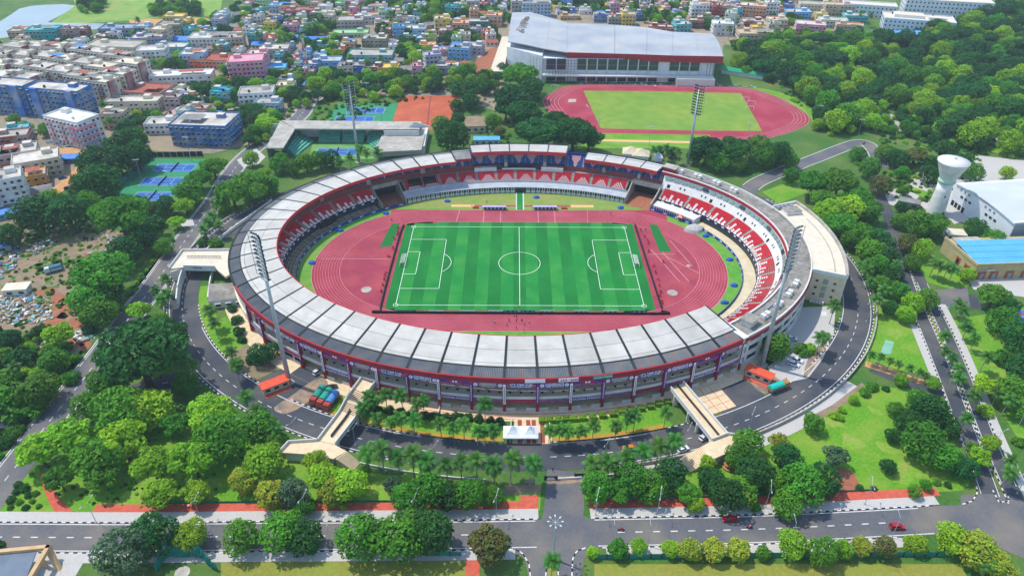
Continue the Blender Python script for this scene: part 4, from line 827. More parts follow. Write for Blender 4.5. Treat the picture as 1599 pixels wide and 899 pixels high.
for (a, b) in ((0, 3), (3, 8)):
    for k in range(a, b):
        for j0, j1 in ((0, 4), (4, 8)):
            mb = MB(); q = .02 if j0 else 0; A_ = [p.lerp(r_, 0) for p, r_ in zip(rings_[k][j0:j1+1], rings_[k+1][j0:j1+1])]; B_ = [p.lerp(r_, .006) for p, r_ in zip(rings_[k+1][j0:j1+1], rings_[k][j0:j1+1])]
            up = Vector((0, 0, -.6)); mb.strip(B_, A_); mb.strip([p+up for p in A_], [p+up for p in B_]); mb.face([A_[0], B_[0], B_[0]+up, A_[0]+up]); mb.face([B_[-1], A_[-1], A_[-1]+up, B_[-1]+up]); mb.build('roof_section', MATS['arena_roof'], ar)
fr = [r_[0] for r_ in rings_]
mb = MB()
for p, q in zip(fr[3:], fr[4:]): mb.sweep([[(v.x, v.y-.6, v.z+.1), (v.x, v.y-.1, v.z+.1), (v.x, v.y+1.0, v.z-4.9), (v.x, v.y+.5, v.z-4.9)] for v in (p, q)])
mb.build('fascia', MATS['red_paint'], ar, fix=True)
Y0_ = 243.5
MB().prism([(17, Y0_+.6), (139, Y0_+.6-2.4), (150, 300), (10, 330)], 0, 16.4).build('hall_wall', mat('arena_white', '#dcdee0', '#c8cbd0', .2), ar); MB().prism([(-8, 266), (17, Y0_+.6), (30, 330), (2, 340)], 0, 18).build('hall_wall', MATS['arena_white'], ar)
for i in range(16):
    x = 20+i*7.25; y = Y0_-.25-(x-18)*.02
    if i in (2, 11, 15): continue
    g1 = MB().box(x+3.6, y+.4, 8.6 if i > 2 else 8.6, 6.3, .5, 7.6).build('glazing_bay', mat('arena_glass', '#2f4a50', '#24393f', .4, .15, spec=.6), ar); MB().box(x+3.6, y+.1, 12.0, 6.3, .2, .25).build('transom', MATS['glass_green'], g1)
    MB().box(x+3.6, y+.3, .6, 6.0, .5, 3.4).build('lower_glazing', MATS['glass'], ar); MB().box(x+7.2, y+.1, 0, .7, .8, 16.2).build('pilaster', MATS['white'], ar)
MB().box(78, Y0_-3.2, 5.0, 121, 5, .9, R(-1.1)).build('canopy_slab', MATS['white'], ar); MB().prism([(112, 234.5), (139, 234), (139, 239), (112, 239.5)], 0, 5.0).build('ramp_block', MATS['white'], ar)
MB().sweep([[(x, -y_, z) for x, y_, z in ((-20, -247, 0), (-20, -247, 6), (-10, -247, 6), (-10, -247, 0))], [(-12, 300, 0), (-12, 300, 16), (-6, 300, 16), (-6, 300, 0)]]).build('side_wing', MATS['white_roof'], ar, fix=True)
for x0, z0, w_ in ((9, 0, 34), (133, 0, 10)):       # scaffold in front of the unfinished ends
    mb = MB()
    for k in range(int(w_/2.2)):
        x = x0+k*2.2; y = 240.6-(x-18)*.02+(max(0, 18-x)*.9 if x0 < 50 else 0); mb.tube((x, y, 0), (x, y, 17), .09, n=4); mb.tube((x, y-1.2, 0), (x, y-1.2, 17), .09, n=4)
    for z in range(2, 17, 2): mb.tube((x0+9, 240.4, z), (x0+w_, 240.2-(x0+w_-18)*.02, z), .09, n=4)
    mb.build('scaffold', MATS['dark_steel'], ar)['kind'] = 'stuff'
sf = [Vector((*G(x, y, 21.5), 21.7)) for x, y in ((806, 50), (820, 30), (826, 30), (818, 56))]
MB().face([tuple(p+Vector((0, 0, 1.4))) for p in sf]).build('open_roof_bay', MATS['old_concrete'], ar); rr = random.Random(3); mb = MB()
for k in range(60): u, v = rr.random(), rr.random(); p = sf[0].lerp(sf[3], u).lerp(sf[1].lerp(sf[2], u), v); mb.box(p.x, p.y, p.z+1.4, 1+rr.random()*2, .6, .3+.5*rr.random(), rr.random()*3, rr.randrange(2))
mb.build('roof_rubble', [MATS['dirt'], MATS['steel']], ar)['kind'] = 'stuff'
gs = thing('green_roof_shed', 'long low shed with bright green roof right of the arena', 'shed', (*G(1160, 118), 0)); MB().box(0, 0, 0, 30, 7, 3.2, R(-28)).build('wall', MATS['white'], gs); MB().sweep([[(x*cos(R(-28))-y*sin(R(-28)), x*sin(R(-28))+y*cos(R(-28)), z) for x, y, z in ((sx, -4.3, 3.1), (sx, 0, 4.6), (sx, 4.3, 3.1), (sx, 4.3, 2.9), (sx, 0, 4.3), (sx, -4.3, 2.9))] for sx in (-16, 16)]).build('roof', mat('green_roof', '#1f9a6c', '#178a5e', .3), gs, fix=True)
# ---- training track
tt = [G(*p) for p in [(848, 158), (862, 145), (895, 133), (1000, 132), (1100, 134), (1172, 139), (1215, 152), (1252, 170), (1264, 188), (1250, 200), (1215, 212), (1150, 222), (930, 224), (890, 205), (862, 180)]]
sheet('training_track', [smooth(tt, 4, True)], .06, MATS['track']); sheet('training_grass', [[G(*p) for p in [(911, 142), (1030, 143), (1157, 146), (1190, 205), (1070, 204), (938, 201)]]], .075, mat('training_grass', '#84993a', '#6c8a30', .15, .95, c3='#5a8a2e', s3=.03)); sheet('track_verge', [[G(*p) for p in [(935, 208), (1110, 211), (1090, 232), (900, 232)]], smooth([G(*p) for p in [(1170, 137), (1220, 145), (1275, 175), (1268, 195), (1262, 180), (1215, 152)]], 3, True)], .062, MATS['lawn'])
sheet('track_sandpit', [[G(*p) for p in [(940, 218), (1085, 221), (1085, 224), (938, 221)]]], .07, MATS['pit_sand']); sheet('training_runway', [[G(*p) for p in [(938, 203), (1110, 205), (1110, 211), (938, 208)]]], .069, MATS['track'])
mb = MB(); c0 = Vector((sum(p[0] for p in tt)/15, sum(p[1] for p in tt)/15))
for k in range(5):
    e = [(c0.x+(p[0]-c0.x)*(1-.028*k), c0.y+(p[1]-c0.y)*(1-.028*k)) for p in smooth(tt, 4, True)]; e2 = [(c0.x+(p[0]-c0.x)*.9982, c0.y+(p[1]-c0.y)*.9982) for p in e]; mb.strip(Z3(e+e[:1], .064), Z3(e2+e2[:1], .064))
struct('training_track_lines', mb, MATS['line'])
# ---- tennis stadium
ts_ = thing('tennis_stadium', 'tennis stadium with U-shaped flat roof and green seating behind the main stand', 'stadium'); ZT = 9
slab('roof_slab', [(439, 188), (658, 190), (655, 202), (461, 201)], ZT, .8, 'concrete', ts_, 'concrete'); slab('roof_slab', [(437.5, 188.6), (460.5, 201.2), (442, 231), (416, 231)], ZT-.02, .78, 'concrete', ts_)
slab('lower_roof', [(598, 212), (664, 209), (658, 234), (580, 238)], 5.4, .6, 'concrete', ts_)
def quadwall(name, p0, p1, z0, z1, m, parent, th=.4): return wallrun(name, [p0, p1], z0, z1, th, m, parent)
A_, B_ = G(461, 201, ZT), G(655, 202, ZT); quadwall('back_wall', (A_[0]-18, A_[1]+9.5), (B_[0], A_[1]+9.5), 0, 8.2, 'white', ts_)
quadwall('service_block', G(600, 213, 5), G(655, 213, 5), 0, 8.4, 'white', ts_); quadwall('west_wall', G(424, 214, 8), G(416, 229, 8), 0, 8, 'concrete', ts_); quadwall('west_inner_wall', G(459, 203, 7.5), G(441, 231, 7.5), 4, 8.2, 'glass', ts_); quadwall('south_wall', G(583, 246), G(664, 240), 0, 4.8, 'white', ts_)
MB().prism([G(*p) for p in [(664, 240), (666, 226), (670, 210), (655, 214), (600, 216), (590, 244)]], 0, 4.7).build('service_wing', MATS['white'], ts_)
MB().sweep([[(x, 0, z) for x, z in ((-1, 8.9), (3, 12.5), (12, 9.5), (12, 8.9))], [(x, .5, z) for x, z in ((-1, 8.9), (3, 12.5), (12, 9.5), (12, 8.9))]]).build('roof_fin', MATS['white'], ts_, fix=True, loc=(*G(640, 199, 9), 0))
mat('bench_green', '#5fae95', '#3f8f7c', .5); mat('court_green', '#5f9a52', '#4f8a48', .3, c3='#7aa04e', s3=.06); mat('court_blue', '#1c63a8', '#185a9c', .4); mat('court_dgreen', '#2f8a5c', '#287d52', .3)
for i, (a, b) in enumerate((((497, 222), (531, 222)), ((534, 222), (568, 222)))):
    p, q = G(*a), G(*b)
    for k in range(7): MB().box((p[0]+q[0])/2, p[1]+k*1.35, .0, q[0]-p[0], 1.1, .9+k*.75).build('seating_row', MATS['bench_green'], ts_)
for i, (a, b, c, d) in enumerate((((462, 245), (490, 222), (461, 212), (444, 238)), ((572, 222), (590, 236), (604, 222), (580, 209)))):
    p, q, r_, s_ = (Vector(G(*x)) for x in (a, b, c, d))
    for k in range(7):
        u, v = k/7, (k+.8)/7; MB().prism([tuple(p.lerp(s_, u)), tuple(q.lerp(r_, u)), tuple(q.lerp(r_, v)), tuple(p.lerp(s_, v))], 0, .9+k*.7).build('seating_row', MATS['bench_green'], ts_)
sheet('tennis_stadium_court', [[G(*p) for p in [(482, 250), (600, 248), (595, 224), (488, 224)]]], .06, MATS['court_green'])
courts = MB(); cl = MB()
def court(x0, x1, y0, y1, name='tennis_court', net=True, group=None):
    courts.face(Z3([(x0, y0), (x1, y0), (x1, y1), (x0, y1)], .1)); w_ = .18
    for a, b, c, d in ((x0, y0, x1, y0+w_), (x0, y1-w_, x1, y1), (x0, y0, x0+w_, y1), (x1-w_, y0, x1, y1), (x0, y0+1.4, x1, y0+1.4+w_), (x0, y1-1.4-w_, x1, y1-1.4), (x0+5.4, y0+1.4, x0+5.4+w_, y1-1.4), (x1-5.4-w_, y0+1.4, x1-5.4, y1-1.4), (x0+5.4, (y0+y1)/2, x1-5.4, (y0+y1)/2+w_)): cl.face(Z3([(a, b), (c, b), (c, d), (a, d)], .12))
NETS = []
for x0, x1, y0, y1, lb in ((-116.5, -93, 113.7, 123.6, 'inside the tennis stadium'), (-111, -87, 179, 190, 'on the rear blue court behind the tennis stadium'), (-116, -91.5, 163.5, 174.3, 'on the blue court just behind the tennis stadium roof'), (-200.5, -179, 91.7, 101.7, 'on the farthest of the three blue courts at left'), (-200.5, -178.8, 74.6, 84.6, 'on the middle of the three blue courts at left'), (-197.5, -178.6, 57.4, 67.2, 'on the nearest of the three blue courts at left')):
    court(x0, x1, y0, y1); NETS.append(((x0+x1)/2, y0, y1, lb))
sheet('tennis_ground', [[G(*p) for p in [(510, 192), (616, 192), (620, 162), (528, 162)]], [G(*p) for p in [(140, 345), (236, 247), (322, 249), (252, 330)]]], .05, MATS['court_dgreen'])
struct('tennis_court', courts, MATS['court_blue']); struct('tennis_court_lines', cl, MATS['line'])
sheet('clay_court', [[G(*p) for p in [(612, 192), (620, 196), (690, 205), (706, 185), (718, 150), (626, 150)]]], .052, mat('clay', '#b4593a', '#a34e33', .25, .95, c3='#c06a4a', s3=.08)); sheet('clay_lines', [[G(*p) for p in [(672, 151), (673, 151), (668, 195), (666.5, 195)]]], .06, MATS['dark_steel'])
for x, y0, y1, lb in NETS:
    t = thing('tennis_net', 'dark tennis net '+lb, 'net', (x, (y0+y1)/2, .1), 0, 'tennis nets'); L_ = y1-y0+1.6
    for s in (-1, 1): MB().tube((0, s*L_/2, 0), (0, s*L_/2, 1.1), .06, n=6).build('net_post', MATS['dark_steel'], t)
    MB().box(0, 0, .05, .04, L_, .9).build('mesh', MATS['dark_steel'], t); MB().box(0, 0, .95, .06, L_, .08).build('tape', MATS['white'], t)
# green court fence at left
fe = thing('court_fence', 'green windbreak fence along the left side of the three blue courts', 'fence', (0, 0, 0)); mat('fence_green', '#1f7a68', '#186a5a', .3)
a, b = Vector(G(138, 343)), Vector(G(236, 248)); ang = atan2(b.y-a.y, b.x-a.x); n = 14
for k in range(n): p = a.lerp(b, (k+.5)/n); l = (b-a).length/n; MB().box(p.x, p.y, .1, l-.25, .1, 3.6, ang).build('fence_panel', MATS['fence_green'], fe); q = a.lerp(b, k/n); MB().tube((q.x, q.y, 0), (q.x, q.y, 4), .08, n=5).build('post', MATS['steel'], fe)
fe = thing('court_fence', 'dark blue hoarding fence behind the farthest of the three left courts', 'fence', (0, 0, 0)); a, b = Vector(G(236, 246)), Vector(G(318, 244))
for k in range(8): p = a.lerp(b, (k+.5)/8); l = (b-a).length/8; MB().box(p.x, p.y, .1, l-.2, .1, 3).build('fence_panel', MATS['hoard_dark'], fe)
# ---- water towers
def tower(x, y, label, k=1.):
    t = thing('water_tower', label, 'water tower', (x, y, 0)); mat('tower_white', '#e2e0da', '#cfccc4', .3, c3='#b8b4aa', s3=.25)
    MB().lathe([(4.3*k, 0), (3.9*k, 6*k), (3.5*k, 12*k), (3.3*k, 17*k)], n=28).build('shaft', MATS['tower_white'], t, smooth=True); MB().lathe([(3.32*k, 16.6*k), (3.9*k, 17*k), (3.9*k, 18*k), (3.32*k, 18.4*k)], n=28).build('collar', mat('tower_green', '#9fc9ae', '#8db89d', .5), t, smooth=True)
    MB().lathe([(3.3*k, 18*k), (6.9*k, 27*k), (7.1*k, 27.6*k)], n=32).build('bowl', MATS['tower_white'], t, smooth=True); MB().lathe([(7.15*k, 27.3*k), (7.15*k, 27.8*k), (3*k, 28.5*k), (.6*k, 28.9*k)], n=32).build('roof', MATS['white'], t, smooth=True); MB().lathe([(.7*k, 28.8*k), (.7*k, 29.6*k), (.1, 30*k)], n=10).build('vent', MATS['white'], t)
    MB().box(1.5, -3.9*k, 0, 1.1, .9, 2.2).build('door', MATS['glass'], t); MB().box(-.3, -3.55*k, 10, .5, .5, 1).build('slot_window', MATS['glass'], t); return t
tower(206.5, 48.3, 'white funnel-shaped water tower left of the white hall'); tower(293, 97, 'second water tower cut off by the right edge of the photo', .9)
# ---- white hall at right
wh = thing('white_hall', 'large white hall with barrel roof beside the water tower', 'hall', (218.6, 58, 0), R(-82)); 
wl, ww, wz = 41, 60, 11.5; mat('hall_white', '#d9dbde', '#ccd0d4', .2, .6); mat('hall_roof', '#c3c9ce', '#b5bbc1', .1, .5, c3='#b9bfc4', s3=.05)
MB().prism([(0, 0), (wl, 0), (wl, ww), (0, ww)], 0, wz).build('wall', MATS['hall_white'], wh)
arc_ = [(wl*k/12, wz-.3+2.6*sin(pi*(.15+.7*k/12))-1.1) for k in range(13)]
mb = MB(); mb.sweep([[(x, y, z) for x, z in arc_]+[(x, y, z-.5) for x, z in arc_[::-1]] for y in (-.6, ww*.25, ww*.5, ww*.75, ww)]); mb.build('roof', MATS['hall_roof'], wh, fix=True)
MB().box(wl+.05, ww/2, 0, .3, ww-1, wz-1).build('end_wall_shade', mat('door_and_shade_grey', '#8a929a', '#7c848c', .2, .6), wh)  # shade of the white end wall, painted as a grey panel
for k, x in enumerate((6, 9, 12, 24, 27, 30)): MB().box(x, -.05, 6.2, 1.7, .3, 1).build('window', MATS['glass'], wh); MB().box(x-2, -.05, 9.3, 1.2, .3, 1).build('louvre', MATS['steel'], wh)
for x in (1.6, 4.2, 6.8, 9.4): MB().box(x, -.05, 0, 1.7, .3, 2.6).build('doorway', MATS['black'], wh)
# ---- tan hall with blue roof sheets
bh = thing('blue_roof_hall', 'tan hall with bright blue ribbed roof in front of the white hall', 'hall', (193.7, -11.4, 0), R(4)); mat('tan_wall', '#b5a67c', '#a39468', .5, .85); mat('blue_sheet', '#5aa9e6', '#4f9ede', .2, .45); mat('orange_brick', '#a85b3a', '#965032', .8)
MB().prism([(0, 0), (52, 0), (52, 23), (-1, 23)], 0, 6.6).build('wall', MATS['tan_wall'], bh); MB().prism([(-.3, -.3), (52, -.3), (52, .3), (.3, .3), (-.6, 23), (-1.2, 23)], 6.6, 7.8).build('parapet', MATS['tan_wall'], bh)
for r_ in range(4):
    mb = MB(); y0, y1 = .8+r_*4.4, .8+(r_+1)*4.4-.15; z0, z1 = 6.9+r_*.35, 6.9+(r_+1)*.35-.05; n = 66; xs = [.6+k*.78 for k in range(n)]
    mb.strip([(x, y1, z1+(.22 if k % 2 else 0)) for k, x in enumerate(xs)][::-1], [(x, y0, z0+(.22 if k % 2 else 0)) for k, x in enumerate(xs)][::-1]); mb.build('roof_sheet', MATS['blue_sheet'], bh)
MB().box(8, 20.5, 6.6, 12, 4.5, .8).build('roof_tray', MATS['concrete'], bh)
for x in (3.5, 9, 16, 23, 30, 37): d_ = MB().box(x, -.1, 0, 3.4, .4, 3.6).build('archway', MATS['orange_brick'], bh); MB().box(x, -.32, 0, 1.6, .2, 2.8).build('door', MATS['door_and_shade_grey'], d_)
for y in (5, 11): d_ = MB().box(-.35, y, 1, .5, 2.8, 3.4, R(2)).build('archway', MATS['orange_brick'], bh); MB().box(-.62, y, 1, .2, 1.3, 2.6, R(2)).build('door', MATS['black'], bh)
MB().box(6.5, -.4, 4.3, 3.6, .15, .6).build('sign_board', MATS['white'], bh)
def simple_box(name, label, cat, pxy, w_, d_, h_, m, rm, rz=0, wins=0):
    t = thing(name, label, cat, (*G(*pxy), 0), R(rz)); MB().box(0, 0, 0, w_, d_, h_).build('wall', MATS[m], t); MB().box(0, 0, h_, w_+.8, d_+.8, .35).build('roof', MATS[rm], t)
    for k in range(wins): MB().box(-w_/2+(k+.5)*w_/wins, -d_/2, h_*.35, w_/wins*.45, .2, h_*.35).build('window', MATS['glass'], t)
    return t
simple_box('site_office', 'pale cabin with cream roof beside the tree left of the white hall', 'cabin', (1488, 372), 8, 5.5, 3.2, 'white', 'white_roof', -8, 3); simple_box('gatehouse', 'small grey-roofed guard house below the water tower', 'cabin', (1418, 322), 9, 5, 3, 'concrete', 'roof_grey', -25, 2)
simple_box('blue_roof_shed', 'long shed with light blue roof behind the main stand', 'shed', (760, 224), 15, 5, 3, 'white', 'blue_sheet', 2, 4); simple_box('sports_office', 'flat brown-roofed office between clay court and training track', 'building', (742, 200), 12, 16, 4, 'cream', 'dirt', 5, 3)
# security cabins with red roofs by the stadium
def cabin(label, pxy, rz, l=9):
    t = thing('security_cabin', label, 'cabin', (*G(*pxy), 0), R(rz)); MB().box(0, 0, 0, l, 3, 2.5).build('wall', MATS['cream'], t); MB().box(0, 0, 2.9, l+1, 4.2, .25).build('roof', mat('tile_orange', '#d9593c', '#c64c32', .6), t)
    for k in range(3): MB().box(-l/2+(k+.5)*l/3, -1.52, 1, 1.6, .1, 1).build('window', MATS['glass'], t)
    for sx in (-1, 1):
        for sy in (-1, 1): MB().box(sx*l/2, sy*1.9, 0, .15, .15, 2.9).build('roof_post', MATS['steel'], t)
    MB().box(0, -2.6, 0, l, 2, .2).build('porch', MATS['redpave'], t); return t
cabin('orange-roofed cabin at the foot of the left floodlight mast', (431, 606), 34); cabin('orange-roofed cabin left of the turquoise lorry by the ring road', (1184, 590), -36)
# ---- white canopies over the main steps
mat('canvas', '#dfe2e6', '#d4d8de', .6, .7)
for i, (x, lb) in enumerate(((799.5, 'left'), (826.5, 'right'))):
    gx, gy = G(x, 690); t = thing('canopy_tent', f'white peaked canopy, the {lb} of the pair over the front steps', 'tent', (gx, gy+1.8, 0), 0, 'white canopies over the front steps'); w_ = 2.8; d_ = 2.7
    for a in (-1, 1):
        for b in (-1, 1): MB().tube((a*w_*.93, b*d_*.93, 0), (a*w_*.93, b*d_*.93, 2.7), .06, n=6).build('pole', MATS['steel'], t)
    mb = MB(); lv = [(1, 2.7), (.6, 3.3), (.3, 4.2), (.05, 5.4)]
    mb.sweep([[(a*w_*k, b*d_*k, z) for a, b in ((-1, -1), (1, -1), (1, 1), (-1, 1))] for k, z in lv]); mb.build('canopy', MATS['canvas'], t)
    for a, b, rz in ((0, -1, 0), (0, 1, 0), (-1, 0, pi/2), (1, 0, pi/2)): MB().box(a*w_, b*d_, 2.35, (w_ if b else d_)*2, .05, .4, rz).build('valance', MATS['canvas'], t)
sheet('front_steps', [[(-2.0, -96.5), (8.6, -96.5), (9.3, -107.6), (-2.9, -107.6)]], .12, MATS['plaza'])
mb = MB()
for x in (-1.1, 1.7, 3.5, 6.3):
    for y0, y1 in ((-107.4, -97),): mb.face(Z3([(x, y0), (x+1.4, y0), (x+1.4, y1), (x, y1)], .13))
struct('step_carpet', mb, mat('carpet_red', '#9c4a3c', '#8b4034', .8))
# tiled courtyard beside the right bridge
ty = setp(bpy.data.objects.new('tiled_courtyard', None), kind='structure'); C.objects.link(ty); q = [Vector(G(*p)) for p in [(1079, 612), (1117, 597), (1150, 634), (1110, 648)]]
for i in range(3):
    for j in range(4):
        f_ = lambda u, v: tuple(q[0].lerp(q[1], u).lerp(q[3].lerp(q[2], u), v)); MB().prism([f_((i+.03)/3, (j+.03)/4), f_((i+.97)/3, (j+.03)/4), f_((i+.97)/3, (j+.97)/4), f_((i+.03)/3, (j+.97)/4)], .06, .1).build('paving_tile', MATS['plaza'], ty)
MB().prism([tuple(p) for p in q], .05, .075).build('tile_border', MATS['redpave'], ty)
# ================================================================ the city
PAL = {'teal': '#27b0b4', 'tan': '#c4a782', 'skyblue': '#5fb4ea', 'pinkgrey': '#b88d8c', 'bluegrey': '#6f87a3', 'beige': '#cbb08c', 'olive': '#8a8a6a', 'yellow': '#e0c04a', 'violet': '#8d83b4', 'blue': '#2f74c0', 'white': '#e6e6e2', 'orange': '#e06a2a', 'paleblue': '#a3c6dc', 'pink': '#e08aa0', 'cream': '#ddd0ae', 'ochre': '#c98f2e', 'grey': '#b0ada6', 'mauve': '#a5888f', 'brickred': '#a8544a', 'maroon': '#8c3f49', 'peach': '#e8a476', 'lime': '#8fd08c', 'lavender': '#a9a7bd', 'red': '#b53a3a', 'greenwhite': '#bcd3bd', 'deepblue': '#2b6fae', 'darkteal': '#2b7f78', 'estate': '#ddd3b8'}
for k, v in PAL.items(): mat('wall_'+k, v, None, .35, .85, c3='#b5afa5', s3=.12)
mat('roof_stain', '#b8b2a6', '#9c968b', .35, .9, c3='#8a867e', s3=.12); mat('roof_pale', '#d2ccc0', '#bab3a7', .35, .9, c3='#7d786f', s3=.12); mat('roof_brick', '#a8604c', '#94523f', .5, .9); mat('tarp_blue', '#3a82cc', '#3172b8', .4, .6); mat('asbestos', '#8d8d8a', '#7a7a77', .4, .85, c3='#6a625a', s3=.2); mat('tank_black', '#22252a'); mat('shade_slab', '#c9c5bc', '#b5b1a8', .8)
HOUSES = []
FL = 3.1
WIN = MB().box(0, -.02, 0, 1.25, .16, 1.3).mesh('window', MATS['glass']); SHD = MB().box(0, -.3, 1.4, 1.6, .6, .12).mesh('sunshade', MATS['shade_slab'])
def facade(mb, w_, d_, fl, rr, step=3.0, sides=(0, 1, 3), shade=True, h0=0):
    "windows and sunshades on the walls of a w x d block (material 0 glass, 1 slab)"
    for s in sides:
        L_ = w_ if s in (0, 2) else d_; n = max(1, int(L_/step)); a = (0, pi/2, pi, -pi/2)[s]; o = (d_ if s in (0, 2) else w_)/2
        for f in range(fl):
            for k in range(n):
                if rr.random() < .12: continue
                u = -L_/2+(k+.5)*L_/n; ww = 1.1+.6*rr.random(); z = h0+f*FL+.95; cx, cy = u*cos(a)+o*sin(a), u*sin(a)-o*cos(a)
                mb.box(cx, cy, z, ww, .14, 1.25, a, 0)
                if shade: mb.box(cx+sin(a)*.3, cy-cos(a)*.3, z+1.4, ww+.5, .6, .12, a, 1)
def house(X, Y, rz, w_, d_, fl, col, rr, style='flat', roofm=None, individual=True, accent=None, bal=None):
    h = fl*FL; o = thing('house' if fl < 4 else 'apartment_block', '', 'house' if fl < 4 else 'apartment block', (X, Y, 0), rz, 'city buildings'); wm = MATS['wall_'+col]
    MB().box(0, 0, 0, w_, d_, h).build('wall', wm, o)
    win = MB(); facade(win, w_, d_, fl, rr); win.build('windows', [MATS['glass'], MATS['shade_slab']], o)['kind'] = 'stuff'
    if style == 'flat':
        r_ = MB().box(0, 0, h, w_-.5, d_-.5, .12).build('roof', MATS[roofm or rr.choice(['roof_stain', 'roof_pale', 'roof_pale', 'wall_'+col])], o)
        p = MB(); t_ = .25
        for x, y, a, b in ((0, -d_/2+t_/2, w_, t_), (0, d_/2-t_/2, w_, t_), (-w_/2+t_/2, 0, t_, d_-2*t_), (w_/2-t_/2, 0, t_, d_-2*t_)): p.box(x, y, h-.02, a, b, .92)
        p.build('parapet', MATS['wall_'+(accent or col)], o)
        q = (rr.choice((-1, 1))*w_*.25, d_*.18); MB().box(q[0], q[1], h+.1, min(4.5, w_*.35), min(4, d_*.4), 2.4, 0, 0, 1).build('stair_house', [wm, MATS['roof_pale']], o)
        if rr.random() < .75: MB().lathe([(.75, 0), (.78, 1.1), (.4, 1.5), (.2, 1.6)], n=8).build('water_tank', MATS['tank_black' if rr.random() < .7 else 'white'], o, loc=(-q[0]*.8, -d_*.2, h+.12))
        if rr.random() < .3: MB().box(-q[0]*.7, q[1]*-.6, h+2.2, w_*.4, d_*.4, .1).build('rooftop_awning', MATS[rr.choice(['tarp_blue', 'asbestos', 'roof_brick'])], o)
    else:
        m = MATS[roofm or {'sheet': 'asbestos', 'tile': 'roof_brick', 'tarp': 'tarp_blue'}[style]]; e = .6; mb = MB()
        mb.sweep([[(x, -d_/2-e, h-.1), (x, 0, h+d_*.16), (x, d_/2+e, h-.1), (x, d_/2+e, h-.25), (x, 0, h+d_*.16-.2), (x, -d_/2-e, h-.25)] for x in (-w_/2-e, w_/2+e)]); mb.build('roof', m, o, fix=True)
    if fl >= 2:
        n = max(1, int(w_/8)); b = MB()
        for k in range(n):
            for f in range(1, fl):
                u = -w_/2+(k+.5)*w_/n; b.box(u, -d_/2-.6, f*FL-.1, w_/n*.42, 1.2, .15); b.box(u, -d_/2-1.15, f*FL+.05, w_/n*.42, .1, .85)
        b.build('balconies', MATS['wall_'+(bal or accent or col)], o)['kind'] = 'stuff'
    HOUSES.append((o, col, fl, style)); return o
hr = random.Random(21); FOOT = []
def B(x, y, w_, d_, fl, col, rz=0, style='flat', roofm=None, accent=None, bal=None):
    X, Y = G(x, y, fl*FL*.7); FOOT.append((X, Y, max(w_, d_)*.62)); return house(X, Y, R(rz), w_, d_, fl, col, hr, style, roofm, accent=accent, bal=bal)
